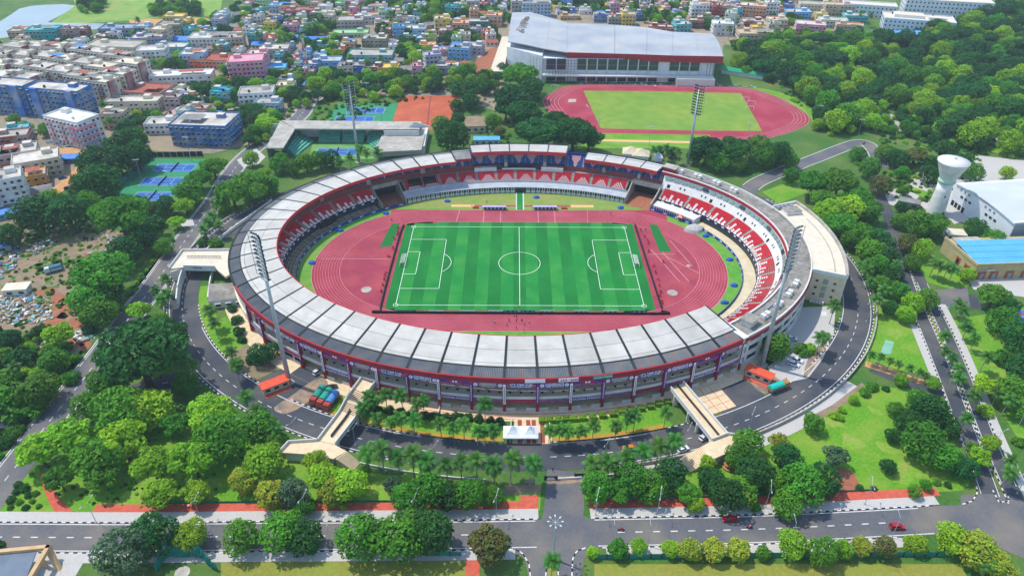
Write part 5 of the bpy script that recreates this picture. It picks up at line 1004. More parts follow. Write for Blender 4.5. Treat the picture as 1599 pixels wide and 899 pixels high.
for r_ in [(70, 50, 24, 15, 3, 'teal', 4), (34, 50, 16, 14, 2, 'tan', 3), (38, 63, 14, 10, 1, 'skyblue', 3), (110, 50, 10, 9, 3, 'pinkgrey', 0), (186, 46, 28, 16, 2, 'bluegrey', 4), (252, 52, 14, 12, 4, 'beige', -8), (268, 42, 20, 14, 3, 'olive', 0), (274, 28, 18, 12, 2, 'yellow', 0), (291, 36, 10, 10, 2, 'yellow', 0), (232, 63, 24, 12, 3, 'violet', 10), (291, 62, 22, 12, 1, 'blue', 0, 'tarp'), (333, 60, 36, 18, 2, 'white', 3), (369, 62, 12, 14, 3, 'tan', 10), (333, 94, 30, 16, 2, 'orange', -6, 'flat', 'roof_brick'), (304, 88, 18, 14, 3, 'paleblue', 0), (386, 102, 24, 18, 5, 'pink', 12), (182, 77, 40, 18, 4, 'cream', -6), (240, 84, 20, 14, 4, 'white', 8), (268, 75, 26, 14, 2, 'teal', 0),
  (115, 193, 28, 15, 5, 'white', -24, 'flat', None, None, 'pink'), (322, 196, 34, 22, 4, 'deepblue', -4, 'flat', 'roof_pale'), (254, 194, 18, 12, 2, 'white', 4, 'flat', 'roof_pale'), (232, 143, 28, 20, 2, 'pinkgrey', -8, 'flat', 'roof_brick'), (210, 160, 34, 11, 2, 'cream', 3, 'flat', 'roof_pale'), (285, 119, 42, 13, 2, 'white', 8), (45, 275, 17, 14, 2, 'ochre', 28), (58, 252, 22, 16, 3, 'cream', 28), (32, 240, 18, 14, 3, 'grey', 26), (6, 288, 18, 14, 5, 'white', 30), (6, 246, 16, 14, 3, 'pinkgrey', 25), (180, 182, 13, 10, 3, 'beige', 0), (20, 214, 18, 12, 2, 'brickred', 20), (30, 203, 12, 8, 2, 'teal', 24), (78, 262, 10, 6, 1, 'blue', 28, 'tarp'), (115, 246, 16, 6, 1, 'blue', 6, 'tarp'), (60, 298, 12, 8, 1, 'white', 28, 'sheet'), (8, 332, 12, 6, 1, 'teal', 30, 'tarp'), (18, 318, 14, 6, 1, 'grey', 30, 'sheet'),
  (515, 97, 18, 12, 2, 'skyblue', 3), (541, 106, 11, 10, 2, 'cream', 2), (557, 105, 16, 10, 2, 'blue', 0), (584, 108, 13, 9, 2, 'maroon', 0), (607, 108, 15, 11, 2, 'yellow', 0), (580, 87, 34, 16, 2, 'teal', 0), (548, 35, 22, 16, 3, 'mauve', 5), (580, 27, 24, 14, 2, 'white', 10), (468, 19, 26, 12, 2, 'brickred', 0), (440, 11, 22, 10, 2, 'paleblue', 0), (505, 22, 22, 12, 2, 'olive', 0), (602, 22, 12, 12, 3, 'lime', 8), (650, 47, 17, 12, 2, 'paleblue', 0), (641, 60, 15, 12, 1, 'teal', 0), (691, 35, 13, 12, 4, 'yellow', 4), (720, 40, 14, 12, 3, 'peach', 0), (745, 36, 20, 12, 2, 'darkteal', 0), (772, 28, 14, 12, 3, 'peach', -6), (675, 92, 12, 10, 4, 'lavender', 18), (698, 105, 18, 12, 2, 'bluegrey', -4), (719, 78, 16, 14, 3, 'skyblue', -10), (741, 74, 14, 12, 2, 'lavender', -12), (668, 73, 13, 9, 2, 'peach', 4), (548, 52, 30, 12, 1, 'lime', 4), (586, 62, 20, 14, 2, 'olive', 0), (495, 62, 18, 10, 1, 'deepblue', 0, 'tarp'), (430, 78, 22, 14, 2, 'grey', 6), (404, 90, 14, 12, 4, 'pink', 8), (422, 106, 24, 12, 1, 'skyblue', 6), (402, 148, 22, 14, 3, 'white', 10), (420, 163, 16, 10, 2, 'paleblue', 0), (452, 12, 14, 10, 2, 'peach', 0), (620, 95, 10, 8, 1, 'grey', 0, 'sheet'), (648, 108, 16, 10, 1, 'grey', 0, 'sheet'),
  (838, 10, 26, 14, 4, 'paleblue', 0), (812, 7, 16, 14, 4, 'grey', 0), (942, 25, 17, 12, 2, 'blue', -2), (981, 27, 12, 11, 3, 'yellow', 0), (890, 26, 18, 10, 1, 'ochre', 3), (1064, 40, 14, 12, 2, 'teal', 12), (1032, 43, 22, 8, 1, 'red', -6), (1092, 13, 16, 12, 4, 'white', 0), (1110, 13, 7, 12, 4, 'orange', 0), (1119, 14, 8, 12, 4, 'red', -10), (1132, 14, 18, 12, 3, 'peach', -14), (1176, 13, 24, 14, 3, 'peach', -18), (1128, 41, 17, 13, 3, 'white', -4), (1141, 28, 9, 12, 5, 'greenwhite', -20), (1149, 21, 10, 8, 3, 'teal', 0), (1180, 56, 30, 16, 3, 'tan', -4), (1175, 36, 20, 12, 2, 'brickred', 0), (960, 30, 12, 10, 2, 'olive', 0),
  (1265, 42, 24, 15, 3, 'pink', -14), (1246, 21, 22, 12, 2, 'skyblue', 0), (1275, 9, 32, 14, 2, 'cream', -10), (1300, 34, 24, 12, 2, 'greenwhite', -12), (1335, 27, 20, 12, 2, 'teal', -8), (1213, 33, 16, 12, 2, 'cream', 0), (1310, 12, 26, 12, 3, 'beige', -10), (1205, 10, 12, 10, 4, 'white', 0), (1326, 42, 22, 10, 2, 'beige', -16)]: B(*r_)
o = [h for h in HOUSES if h[1] == 'white' and h[2] == 5][0][0]
for f in range(4):
    MB().box(9.5, -7.75, f*FL+2.2, 9.2, 1.2, 1.3).build('pink_balcony', MATS['wall_pink' if f % 2 else 'wall_lavender'], o); MB().box(14.25, -1.5, f*FL+2.2, 1.2, 10, 1.3).build('pink_balcony', MATS['wall_pink' if f % 2 else 'wall_lavender'], o)
# housing estate: staggered cream blocks with maroon stair towers
for j, row in enumerate(([(28, 78), (60, 77), (92, 80), (124, 82), (154, 86), (184, 92), (206, 104)], [(6, 90), (40, 91), (72, 93), (104, 98), (134, 103), (162, 110), (185, 120)], [(2, 106), (34, 106), (66, 110), (98, 116), (130, 124), (158, 132)], [(8, 124), (40, 126)])):
    for i, (x, y) in enumerate(row):
        X, Y = G(x, y, 12); FOOT.append((X, Y, 15)); o = house(X, Y, R(-17), 21, 12, 5, 'estate', hr, 'flat', None, accent='estate', bal='maroon' if (i+j) % 2 else 'pinkgrey')
        MB().box(10.9, -2, 0, 1.0, 6, 16.6).build('stair_tower', MATS['wall_maroon'], o)
# blue slab blocks with white sunshades
for x, y, w_ in ((16, 149, 36), (98, 157, 37)):
    X, Y = G(x, y, 10); FOOT.append((X, Y, 24)); o = house(X, Y, R(-11), w_, 13, 6, 'deepblue', hr, 'flat', 'roof_pale', accent='deepblue')
    for q in (-.33, .33): MB().box(q*w_, -7.2, 0, 5, 1.6, 19.5).build('lift_tower', MATS['wall_blue'], o)
# civic buildings at the top right
def big(x, y, w_, d_, fl, rz, name, label, roofm='white_roof', wallm='hall_white', step=3.4, cat='building'):
    X, Y = G(x, y, fl*3.4*.6); FOOT.append((X, Y, max(w_, d_)*.6)); t = thing(name, label, cat, (X, Y, 0), R(rz)); h = fl*3.4
    MB().box(0, 0, 0, w_, d_, h).build('wall', MATS[wallm], t); MB().box(0, 0, h, w_-1, d_-1, .2).build('roof', MATS[roofm], t)
    p = MB()
    for a, b, c, e in ((0, -d_/2, w_+.4, .4), (0, d_/2, w_+.4, .4), (-w_/2, 0, .4, d_-.4), (w_/2, 0, .4, d_-.4)): p.box(a, b, h-.05, c, e, 1.1)
    p.build('parapet', MATS[wallm], t)
    for s, L_, o, a in ((0, w_, d_/2, 0), (1, d_, w_/2, pi/2), (3, d_, w_/2, -pi/2)):
        n = int(L_/step)
        for f in range(fl):
            for k in range(n): u = -L_/2+(k+.5)*L_/n; link('window', WIN, t, (u*cos(a)+o*sin(a), u*sin(a)-o*cos(a), f*3.4+1), a)
    return t
t = big(1476, 12, 72, 20, 5, -14, 'office_block', 'long white six-storey office block at the top right'); t['label'] = 'long white multi-storey office block at the top right'
t = big(1432, 36, 56, 24, 3, -18, 'hospital_wing', 'white L-shaped block with cream flat roof in front of the long office block')
for x, y, w_, d_ in ((-8, 2, 24, 12), (14, -3, 14, 8)): MB().box(x, y, 10.2, w_, d_, 2.6, 0, 0, 1).build('roof_storey', [MATS['hall_white'], MATS['white_roof']], t)
for k in range(5): MB().lathe([(1, 0), (1, 1.5), (.4, 2)], n=8).build('water_tank', MATS['tank_black'], t, loc=(-20+k*8, 7, 10.5))
big(1356, 14, 46, 16, 3, -16, 'school_block', 'white terraced block left of the long office block at top right')
bb = thing('blue_roof_depot', 'low depot with bright blue roof and maroon band at the edge of the wood', 'building', (*G(1400, 55, 3), 0), R(4)); MB().box(0, 0, 0, 38, 16, 4.2).build('wall', MATS['white'], bb); MB().box(0, -8.1, 3.4, 38, .3, 1.2).build('band', MATS['maroon' if 0 else 'wall_maroon'], bb); MB().sweep([[(x, -8.6, 4.3), (x, 0, 6.4), (x, 8.6, 4.3), (x, 8.6, 4.1), (x, 0, 6.1), (x, -8.6, 4.1)] for x in (-19.5, 19.5)]).build('roof', MATS['blue_sheet'], bb, fix=True); FOOT.append((*G(1400, 55), 24))
# everything else in the quarter: rows of small houses
NOGO = [[G(*p) for p in q] for q in ([(770, 140), (770, 60), (795, 38), (890, 48), (1130, 62), (1150, 140)], [(720, 130), (730, 90), (780, 65), (800, 130)], [(440, 215), (430, 200), (480, 150), (800, 150), (800, 240)], [(375, 110), (395, 108), (400, 160), (375, 165)], [(398, 0), (408, 0), (424, 45), (412, 48)], [(205, 28), (330, 24), (330, 38), (205, 42)], [(-60, 165), (70, 180), (75, 200), (60, 235), (180, 222), (185, 245), (60, 245), (-60, 200)], [(90, 300), (190, 215), (220, 180), (330, 240), (200, 300)])]
CITY = [[G(*p) for p in q] for q in ([(-60, 75), (100, 55), (200, 58), (330, 40), (420, -12), (800, -12), (790, 70), (755, 92), (700, 122), (480, 128), (440, 185), (330, 225), (230, 205), (180, 225), (90, 265), (-60, 330)], [(800, -12), (1330, -12), (1320, 50), (1215, 62), (1150, 78), (1120, 50), (1050, 46), (960, 38), (830, 16)])]
cand = []; cr = random.Random(77); col_pool = ['grey', 'tan', 'cream', 'cream', 'white', 'white', 'white', 'beige', 'pink', 'paleblue', 'skyblue', 'skyblue', 'pinkgrey', 'peach', 'peach', 'lavender', 'teal', 'teal', 'yellow', 'lime', 'brickred', 'pink', 'blue', 'orange', 'greenwhite']
def freeat(x, y, r): return not any((x-a)**2+(y-b)**2 < (c+r)**2 for a, b, c in FOOT)
for poly in CITY:
    xs = [p[0] for p in poly]; ys = [p[1] for p in poly]; y = min(ys)
    while y < max(ys):
        x = min(xs)+cr.random()*8
        while x < max(xs):
            px, py = x+cr.gauss(0, 1.5), y+cr.gauss(0, 2); w_, d_ = cr.uniform(7, 12.5), cr.uniform(7, 10)
            if inpoly(px, py, poly) and not any(inpoly(px, py, q) for q in NOGO) and freeat(px, py, w_*.5): cand.append((px, py, w_, d_, cr.random()))
            x += 11+cr.random()*3
        y += 11.5
keep = [c for c in cand if c[4] < .7]; gaps = [c for c in cand if c[4] >= .7]
keep.sort(key=lambda c: (Vector((c[0], c[1], 0))-CAM).length); nI = max(0, 285-len(HOUSES)); rest = MB(); MI = ['wall_'+c for c in PAL]+['roof_stain', 'roof_pale', 'asbestos', 'roof_brick', 'tarp_blue', 'glass', 'shade_slab']
for i, (x, y, w_, d_, _) in enumerate(keep):
    fl = cr.choice((1, 1, 1, 2, 2, 2, 3)); col = cr.choice(col_pool); st = cr.choice(('flat',)*8+('sheet', 'sheet', 'tile', 'tarp')) if fl == 1 else 'flat'; rz = R(cr.gauss(4 if x > -200 else -10, 7))
    if i < nI: house(x, y, rz, w_, d_, fl, col, hr, st)
    else:
        h = fl*FL; rest.box(x, y, 0, w_, d_, h, rz, MI.index('wall_'+col)); rest.box(x, y, h, w_-.5, d_-.5, .12, rz, MI.index(cr.choice(['roof_stain', 'roof_pale', 'roof_pale', 'wall_'+col])) if st == 'flat' else MI.index({'sheet': 'asbestos', 'tile': 'roof_brick', 'tarp': 'tarp_blue'}[st]))
        c, s = cos(rz), sin(rz)
        def off(a, b): return x+a*c-b*s, y+a*s+b*c
        for a, b, e, f in ((0, -d_/2+.12, w_, .25), (0, d_/2-.12, w_, .25), (-w_/2+.12, 0, .25, d_-.5), (w_/2-.12, 0, .25, d_-.5)): rest.box(*off(a, b), h-.02, e, f, .85, rz, MI.index('wall_'+col))
        rest.box(*off(w_*.22, d_*.2), h+.1, 3, 3, 2.3, rz, MI.index('wall_'+col), MI.index('roof_pale'))
        for f in range(fl):
            for u in (-.3, 0, .3):
                if cr.random() < .85: rest.box(*off(u*w_, -d_/2), f*FL+.95, 1.3, .16, 1.25, rz, MI.index('glass')); rest.box(*off(u*w_, -d_/2-.3), f*FL+2.3, 1.7, .6, .12, rz, MI.index('shade_slab'))
setp(rest.build('far_houses', [MATS[m] for m in MI]), 'far crowd of small flat-roofed houses along the top edge of the photo', None, None, 'stuff')
# labels: colour, storeys, nearest landmark, then place in the row
LAND = [('by the lake', (110, 45)), ('near the orange house', (333, 97)), ('beside the cream housing estate', (110, 105)), ('near the dirt street at left', (60, 240)), ('behind the blue slab blocks', (60, 140)), ('near the blue four-storey building', (320, 190)), ('around the red-and-white lattice tower', (480, 90)), ('behind the turquoise compound', (580, 75)), ('left of the arena', (720, 80)), ('behind the left half of the arena', (870, 15)), ('behind the right half of the arena', (1050, 25)), ('right of the arena', (1190, 40)), ('at the edge of the wood', (1290, 30)), ('in the far quarter at top centre', (600, 15)), ('in the far quarter left of centre', (430, 20)), ('near the pink apartment block', (390, 80)), ('by the housing estate trees', (230, 100)), ('near the tan meadow path', (260, 40)), ('by the clay court trees', (680, 115))]
CN = {'estate': 'cream', 'deepblue': 'deep blue', 'darkteal': 'dark teal', 'paleblue': 'pale blue', 'skyblue': 'sky blue', 'bluegrey': 'blue-grey', 'pinkgrey': 'dusty pink', 'brickred': 'brick red', 'greenwhite': 'pale mint', 'ochre': 'ochre', 'lime': 'pale green'}
ST_ = {1: 'single-storey', 2: 'two-storey', 3: 'three-storey', 4: 'four-storey', 5: 'five-storey', 6: 'six-storey'}
def label_groups(items):
    "items: (object, phrase, zone); numbers look-alikes of one zone from the left"
    g = {}
    for o, ph, zn in items: g.setdefault((ph, zn), []).append(o)
    for (ph, zn), L in g.items():
        L.sort(key=lambda o: PX(*o.location)[0])
        for i, o in enumerate(L): o['label'] = f'{ph} {zn}' if len(L) == 1 else f'{ph} {zn}, {ordinal(i+1)} from left' if len(L) > 2 else f'{ph} {zn}, {"left" if i == 0 else "right"} one'
items = []
for o, col, fl, st in HOUSES:
    p = PX(*o.location); zn = min(LAND, key=lambda l: (l[1][0]-p[0])**2+(2.2*(l[1][1]-p[1]))**2)[0]
    items.append((o, f'{CN.get(col, col)} {ST_[fl]} {"house" if fl < 4 else "block"}'+({'sheet': ' with grey sheet roof', 'tile': ' with tiled roof', 'tarp': ' with blue sheet roof'}.get(st, '')), zn))
label_groups(items)
GAPS = gaps
# ================================================================ vegetation
mat('leaf_dark', '#2a6a26', '#1f5a26', .5, .7, spec=.25, objrand=.55, coord='object', trans=.3, attr='leaf'); mat('leaf_mid', '#559422', '#3f8020', .5, .7, spec=.25, objrand=.6, coord='object', trans=.32, attr='leaf'); mat('leaf_light', '#8fbd26', '#72aa22', .5, .7, spec=.25, objrand=.6, coord='object', trans=.35, attr='leaf')
mat('leaf_yellow', '#9cb032', '#84a42e', .4, .7, spec=.25, objrand=.5, coord='object', trans=.35, attr='leaf', c3='#a8963a', s3=.3); mat('leaf_grey', '#587a55', '#4a6c4b', .5, .7, objrand=.4, coord='object', trans=.3, attr='leaf'); mat('leaf_rust', '#5a7030', '#46642a', .5, .7, objrand=.4, coord='object', trans=.3, attr='leaf', c3='#8a6a34', s3=.25); mat('leaf_palm', '#468026', '#356e20', .5, .6, spec=.35, objrand=.6, coord='object', trans=.3, attr='leaf')
mat('bark', '#6b5a48', '#54463a', 1.5, .95, coord='object'); mat('palm_trunk', '#a39a8a', '#8d8474', 2, .9, coord='object')
def leafmesh(name, v, cols, m):
    me = bpy.data.meshes.new(name); n = len(v)//4; me.from_pydata(v, [], [(4*i, 4*i+1, 4*i+2, 4*i+3) for i in range(n)])
    a = me.attributes.new('leaf', 'FLOAT_COLOR', 'FACE'); flat = []
    for c in cols: flat += [c[0], c[1], c[2], 1]
    a.data.foreach_set('color', flat); me.materials.append(MATS[m]); me.update(); return me
def leafquad(v, p, nrm, s, rr, asp=.62):
    a = nrm.orthogonal().normalized(); b = nrm.cross(a); t = rr.random()*6.283; u = a*cos(t)+b*sin(t); w_ = nrm.cross(u); dr = nrm*(-.22*s)
    v += [tuple(p-u*s+dr), tuple(p-w_*s*asp), tuple(p+u*s+dr), tuple(p+w_*s*asp)]
def crown(seed, rx, rz, zc, ncl, nleaf, ls, m='leaf_mid', lay=0, clr=.42, open_=.0):
    "leafy crown: clumps of leaf sprays filling an uneven ellipsoid; returns mesh, clump list"
    rr = random.Random(seed); cl = []
    for k in range(ncl):
        az = k*2.39996+rr.random()*.7; h = 1-1.75*(k+.5)/ncl; rad = math.sqrt(max(0, 1-h*h))
        q = .55+.3*rr.random(); cl.append((Vector((cos(az)*rad*rx*q, sin(az)*rad*rx*q, zc+h*rz*q)), rx*(clr*(.75+.5*rr.random()))))
    cl.append((Vector((0, 0, zc)), rx*.5)); v = []; cols = []; tot = sum(c[1]**2 for c in cl)
    for ci, (c, r_) in enumerate(cl):
        fz = min(1, rz/rx*1.25); tone = .86+.28*rr.random()
        for k in range(int(nleaf*r_*r_/tot)):
            d = Vector((rr.gauss(0, 1), rr.gauss(0, 1), rr.gauss(.25, 1))).normalized(); q = r_*(.72+.36*rr.random()**.7)
            p = c+Vector((d.x*q, d.y*q, d.z*q*fz))
            if any(j != ci and ((p-o[0]).xy.length_squared+((p.z-o[0].z)/fz)**2) < (o[1]*.62)**2 for j, o in enumerate(cl)): continue
            nrm = (d*.8+Vector((rr.gauss(0, .5), rr.gauss(0, .5), .45+rr.gauss(0, .4)))).normalized(); b = tone*(.82+.36*rr.random()); leafquad(v, p, nrm, ls*(.7+.7*rr.random()), rr); cols.append((b*(.95+.15*rr.random()), b, b*(.85+.2*rr.random())))
    return leafmesh('crown', v, cols, m), cl
def trunkmesh(h, r, cl, zc, seed):
    rr = random.Random(seed); mb = MB(); top = Vector((.0, 0, zc*.55)); mb.tube((0, 0, -.2), (0, 0, h*.12), r*1.35, r, 8); mb.tube((0, 0, h*.12), tuple(top), r, r*.75, 8)
    for c, q in sorted(cl, key=lambda x: rr.random())[:6]:
        m_ = top.lerp(c, .5)+Vector((rr.gauss(0, .15), rr.gauss(0, .15), .25)); mb.tube(tuple(top), tuple(m_), r*.5, r*.33, 6, caps=False); mb.tube(tuple(m_), tuple(c), r*.33, r*.14, 5, caps=False)
    return mb.mesh('trunk', MATS['bark'], True)
# every kind is modelled at unit-like size: crown radius = 5 m, then scaled
KINDS = {}
def kind(name, n, rz, zc, ncl, nleaf, ls, tr=.35, clr=.42):
    KINDS[name] = []
    for i in range(n):
        me, cl = crown(hash(name) % 997 if 0 else sum(map(ord, name))*7+i*13, 5, rz, zc, ncl+i*2, nleaf, ls, 'leaf_mid', clr=clr); KINDS[name].append((me, trunkmesh(zc, tr, cl, zc, i+5)))
kind('round', 4, 4.2, 5.6, 16, 3000, .42); kind('broad', 3, 2.3, 6.0, 22, 3400, .42, .5, .36); kind('tall', 3, 6.2, 8.2, 18, 3000, .45, .35, .45); kind('open', 4, 3.0, 6.2, 13, 2000, .5, .3, .34); kind('small', 3, 4.4, 5.2, 20, 2600, .5, .3, .40); kind('bush', 2, 3.2, 2.6, 9, 1100, .75, .3, .5)
ZCEN = {'round': 5.6, 'broad': 6.4, 'tall': 8.2, 'open': 6.4, 'small': 5.2, 'bush': 2.6}
def palmmesh(seed, h=8., nf=17, fl=3.6, droop=1.):
    rr = random.Random(seed); lx = rr.gauss(0, .4); tb = MB(); pts = [Vector((lx*(k/5)**2, 0, h*k/5)) for k in range(6)]
    for a, b in zip(pts, pts[1:]): tb.tube(tuple(a), tuple(b), .26 if a.z < 1 else .19, .17, 7, caps=False)
    tb.tube(tuple(pts[-1]), (pts[-1].x, 0, h+.9), .2, .1, 7); v = []; cols = []
    for f in range(nf):
        az = f*2.39996; el = (75-105*(f/nf)) if nf > 5 else 30; el = R(el+rr.gauss(0, 6)); p = Vector((pts[-1].x, 0, h+.7)); L_ = fl*(.85+.3*rr.random()); n = 13; d0 = Vector((cos(az)*cos(el), sin(az)*cos(el), sin(el))); side = Vector((-sin(az), cos(az), 0)); step = L_/n; b = .8+.4*rr.random()
        for k in range(n):
            d = (d0+Vector((0, 0, -droop*1.25*(k/n)**1.4))).normalized(); q = p+d*step; wl = .95*sin(pi*min(1, (k+1.2)/(n+1)))**.6*(fl/3.6); up = side.cross(d).normalized()
            for s in (-1, 1):
                tip = p+side*s*wl+d*step*1.3-up*s*0+Vector((0, 0, -wl*.45)); v += [tuple(p), tuple(p+d*step), tuple(tip+d*.24), tuple(tip)] if s > 0 else [tuple(p), tuple(tip), tuple(tip+d*.24), tuple(p+d*step*.8)]; cols.append((b, b*(.9+.2*rr.random()), b*.9))
            p = q
    return leafmesh('crown', v, cols, 'leaf_palm'), tb.mesh('trunk', MATS['palm_trunk'], True)
PALMS = [palmmesh(i, 7.6+.5*i) for i in range(4)]; COCO = [palmmesh(20+i, 10+i, 18, 4.2, 1.2) for i in range(2)]
def scale_at(x, y): X, Y = G(x, y); return F_PX/(Vector((X, Y, 0))-CAM).dot(_d)
TREES = []
KOBJ = {}
LEAFN = {'leaf_dark': 'dark green', 'leaf_mid': 'green', 'leaf_light': 'light green', 'leaf_yellow': 'yellow-green', 'leaf_grey': 'grey-green', 'leaf_rust': 'rust-tinged', 'leaf_palm': 'green'}
KN = {'round': 'round tree', 'broad': 'spreading tree', 'tall': 'tall tree', 'open': 'airy tree', 'small': 'neat tree', 'bush': 'bush'}
NM = {'round': 'round_tree', 'broad': 'spreading_tree', 'tall': 'tall_tree', 'open': 'open_tree', 'small': 'roadside_tree', 'bush': 'bush'}
trn = random.Random(99)
def put(kind_, X, Y, r, leaf, zone, variant=None):
    i = trn.randrange(len(KINDS[kind_])) if variant is None else variant % len(KINDS[kind_]); cm, tm = KINDS[kind_][i]
    t = thing(NM[kind_], '', 'bush' if kind_ == 'bush' else 'tree', (X, Y, 0), trn.random()*6.28, zone); k = r/5; t.scale = (k*(.95+.12*trn.random()), k*(.95+.12*trn.random()), k*(.92+.2*trn.random()))
    c = link('crown', cm, t); tr = link('trunk', tm, t); c.material_slots[0].link = 'OBJECT'; c.material_slots[0].material = MATS[leaf]
    KOBJ.setdefault((kind_, i), c); TREES.append((t, kind_, leaf, zone)); return t
def grow(zone, rows):
    "rows: crown-centre x, y, crown radius in survey pixels, kind, leaf"
    for x, y, rp, kd, lf in rows:
        kd = {'r': 'round', 'b': 'broad', 't': 'tall', 'o': 'open', 's': 'small', 'u': 'bush'}[kd]; lf = {'d': 'leaf_dark', 'm': 'leaf_mid', 'l': 'leaf_light', 'y': 'leaf_yellow', 'g': 'leaf_grey', 'k': 'leaf_rust'}[lf]
        r = rp/scale_at(x, y); zc = ZCEN[kd]*r*.8/5; X, Y = G(x, y, zc); put(kd, X, Y, r*.84, lf, zone)
def palms(zone, pts, coco=False, k=1.):
    for x, y in pts:      # x, y = crown centre
        src = COCO if coco else PALMS; cm, tm = src[trn.randrange(len(src))]; X, Y = G(x, y, (11 if coco else 8.5)*k); s = k*(.9+.2*trn.random())
        t = thing('palm_tree', '', 'palm', (X, Y, 0), trn.random()*6.28, zone); t.scale = (s, s, s); link('crown', cm, t); link('trunk', tm, t); KOBJ.setdefault(('palm', 0), t.children[0]); TREES.append((t, 'palm', 'leaf_palm', zone))
grow('along the south verge of the bottom road', [(238, 833, 38, 'r', 'd'), (298, 836, 26, 'r', 'l'), (192, 868, 42, 'r', 'g'), (376, 840, 30, 'r', 'm'), (440, 830, 36, 'r', 'm'), (473, 838, 30, 'r', 'd'), (452, 812, 14, 's', 'y'), (566, 838, 42, 'r', 'm'), (632, 836, 46, 'r', 'm'), (672, 832, 40, 'r', 'd'), (765, 850, 34, 's', 'k'), (925, 863, 11, 's', 'l'), (966, 859, 17, 's', 'm'), (997, 853, 14, 's', 'l'), (1047, 857, 15, 's', 'l'), (1076, 858, 20, 's', 'y'), (1116, 857, 21, 's', 'y'), (1153, 858, 21, 's', 'y'), (1192, 863, 13, 's', 'm'), (1238, 850, 26, 'r', 'l'), (1284, 862, 24, 'r', 'm'), (1317, 858, 17, 's', 'l'), (1346, 853, 17, 's', 'y'), (1382, 856, 19, 's', 'k'), (1430, 850, 18, 's', 'l'), (1488, 840, 27, 'r', 'l'), (1525, 858, 32, 'r', 'y'), (1560, 882, 26, 'r', 'y'), (8, 893, 16, 'u', 'd'), (-4, 852, 10, 'u', 'd')])
grow('in the hedge of trees north of the bottom road, left of the gate', [(632, 776, 25, 'r', 'm'), (668, 766, 32, 'r', 'm'), (700, 775, 25, 'r', 'd'), (735, 772, 26, 'r', 'm'), (770, 775, 20, 's', 'm')])
grow('in the park below the left footbridge', [(505, 742, 30, 'o', 'l'), (545, 757, 30, 'r', 'l'), (520, 770, 24, 'r', 'y'), (457, 768, 24, 't', 'g'), (424, 775, 26, 's', 'y'), (492, 722, 22, 'o', 'l'), (570, 737, 10, 't', 'm'), (612, 756, 17, 'o', 'g'), (535, 790, 8, 'u', 'y'), (475, 790, 18, 'r', 'm')])
grow('in the lower-left park', [(58, 700, 36, 'o', 'l'), (105, 680, 42, 'o', 'l'), (150, 712, 42, 'o', 'm'), (190, 688, 40, 'o', 'l'), (236, 722, 38, 'o', 'l'), (300, 715, 40, 'o', 'l'), (250, 768, 28, 'o', 'l'), (306, 768, 25, 'o', 'l'), (92, 748, 26, 'o', 'm'), (160, 745, 28, 'o', 'm'), (382, 752, 24, 'r', 'y'), (412, 722, 34, 'r', 'l'), (345, 688, 40, 'r', 'm'), (405, 664, 30, 'r', 'm'), (330, 648, 34, 'r', 'l'), (140, 640, 28, 'r', 'm'), (188, 650, 42, 'r', 'm'), (232, 640, 36, 'r', 'l'), (275, 660, 26, 'o', 'm'), (430, 690, 18, 'r', 'm')])
grow('on the lawn corner left of the park path', [(28, 757, 7, 'u', 'd'), (38, 762, 9, 'u', 'd'), (25, 768, 6, 'u', 'd'), (45, 772, 7, 'u', 'd'), (18, 780, 8, 'u', 'd'), (30, 783, 6, 'u', 'm'), (55, 770, 6, 'u', 'm'), (40, 792, 6, 'u', 'd'), (16, 792, 5, 'u', 'm'), (60, 790, 5, 'u', 'm'), (50, 782, 5, 'u', 'm')])
grow('between the west road and the ring road', [(215, 550, 66, 'b', 'd'), (265, 525, 34, 'b', 'd'), (246, 572, 22, 'o', 'l'), (168, 600, 30, 'r', 'm'), (214, 482, 20, 'o', 'l'), (250, 500, 16, 'r', 'm'), (290, 600, 20, 'r', 'm'), (362, 300, 28, 'b', 'm'), (390, 282, 28, 'b', 'm'), (392, 248, 14, 'r', 'l'), (345, 320, 16, 'r', 'm'), (335, 380, 12, 'u', 'm'), (318, 378, 10, 'u', 'm')])
grow('on the waste ground left of the west road', [(160, 425, 46, 'b', 'm'), (140, 470, 34, 'r', 'm'), (165, 458, 30, 'r', 'd'), (155, 486, 28, 'r', 'm'), (92, 524, 25, 'o', 'l'), (86, 565, 22, 'r', 'm'), (62, 607, 30, 'r', 'm'), (15, 530, 18, 'r', 'd'), (12, 600, 26, 'u', 'm'), (10, 640, 36, 'u', 'm'), (30, 560, 22, 'u', 'd'), (50, 640, 20, 'u', 'm'), (222, 372, 24, 'r', 'd'), (255, 385, 16, 'r', 'm'), (192, 392, 26, 'r', 'd'), (240, 350, 18, 'u', 'd'), (108, 590, 16, 'u', 'm'), (6, 560, 20, 'u', 'm'), (25, 672, 14, 'u', 'm'), (140, 515, 12, 'u', 'd'), (185, 415, 18, 'r', 'm'), (60, 515, 12, 'u', 'd'), (10, 690, 14, 'u', 'd'), (118, 560, 10, 'u', 'm')])
grow('around the three blue tennis courts at left', [(186, 335, 44, 'b', 'm'), (57, 335, 36, 'r', 'd'), (106, 333, 32, 'r', 'd'), (82, 315, 20, 'r', 'm'), (160, 287, 32, 'r', 'd'), (147, 258, 26, 'r', 'd'), (185, 252, 28, 'r', 'd'), (214, 243, 26, 'r', 'd'), (130, 300, 22, 'r', 'd'), (295, 300, 24, 'r', 'm'), (312, 278, 20, 'b', 'm'), (332, 258, 22, 'b', 'm'), (258, 322, 17, 'r', 'd'), (288, 318, 18, 'o', 'l'), (120, 282, 12, 'r', 'd'), (205, 222, 24, 'r', 'd'), (175, 228, 18, 'r', 'd'), (15, 368, 22, 'r', 'd'), (235, 325, 14, 'r', 'k'), (275, 345, 14, 'o', 'l'), (140, 318, 20, 'r', 'm')])
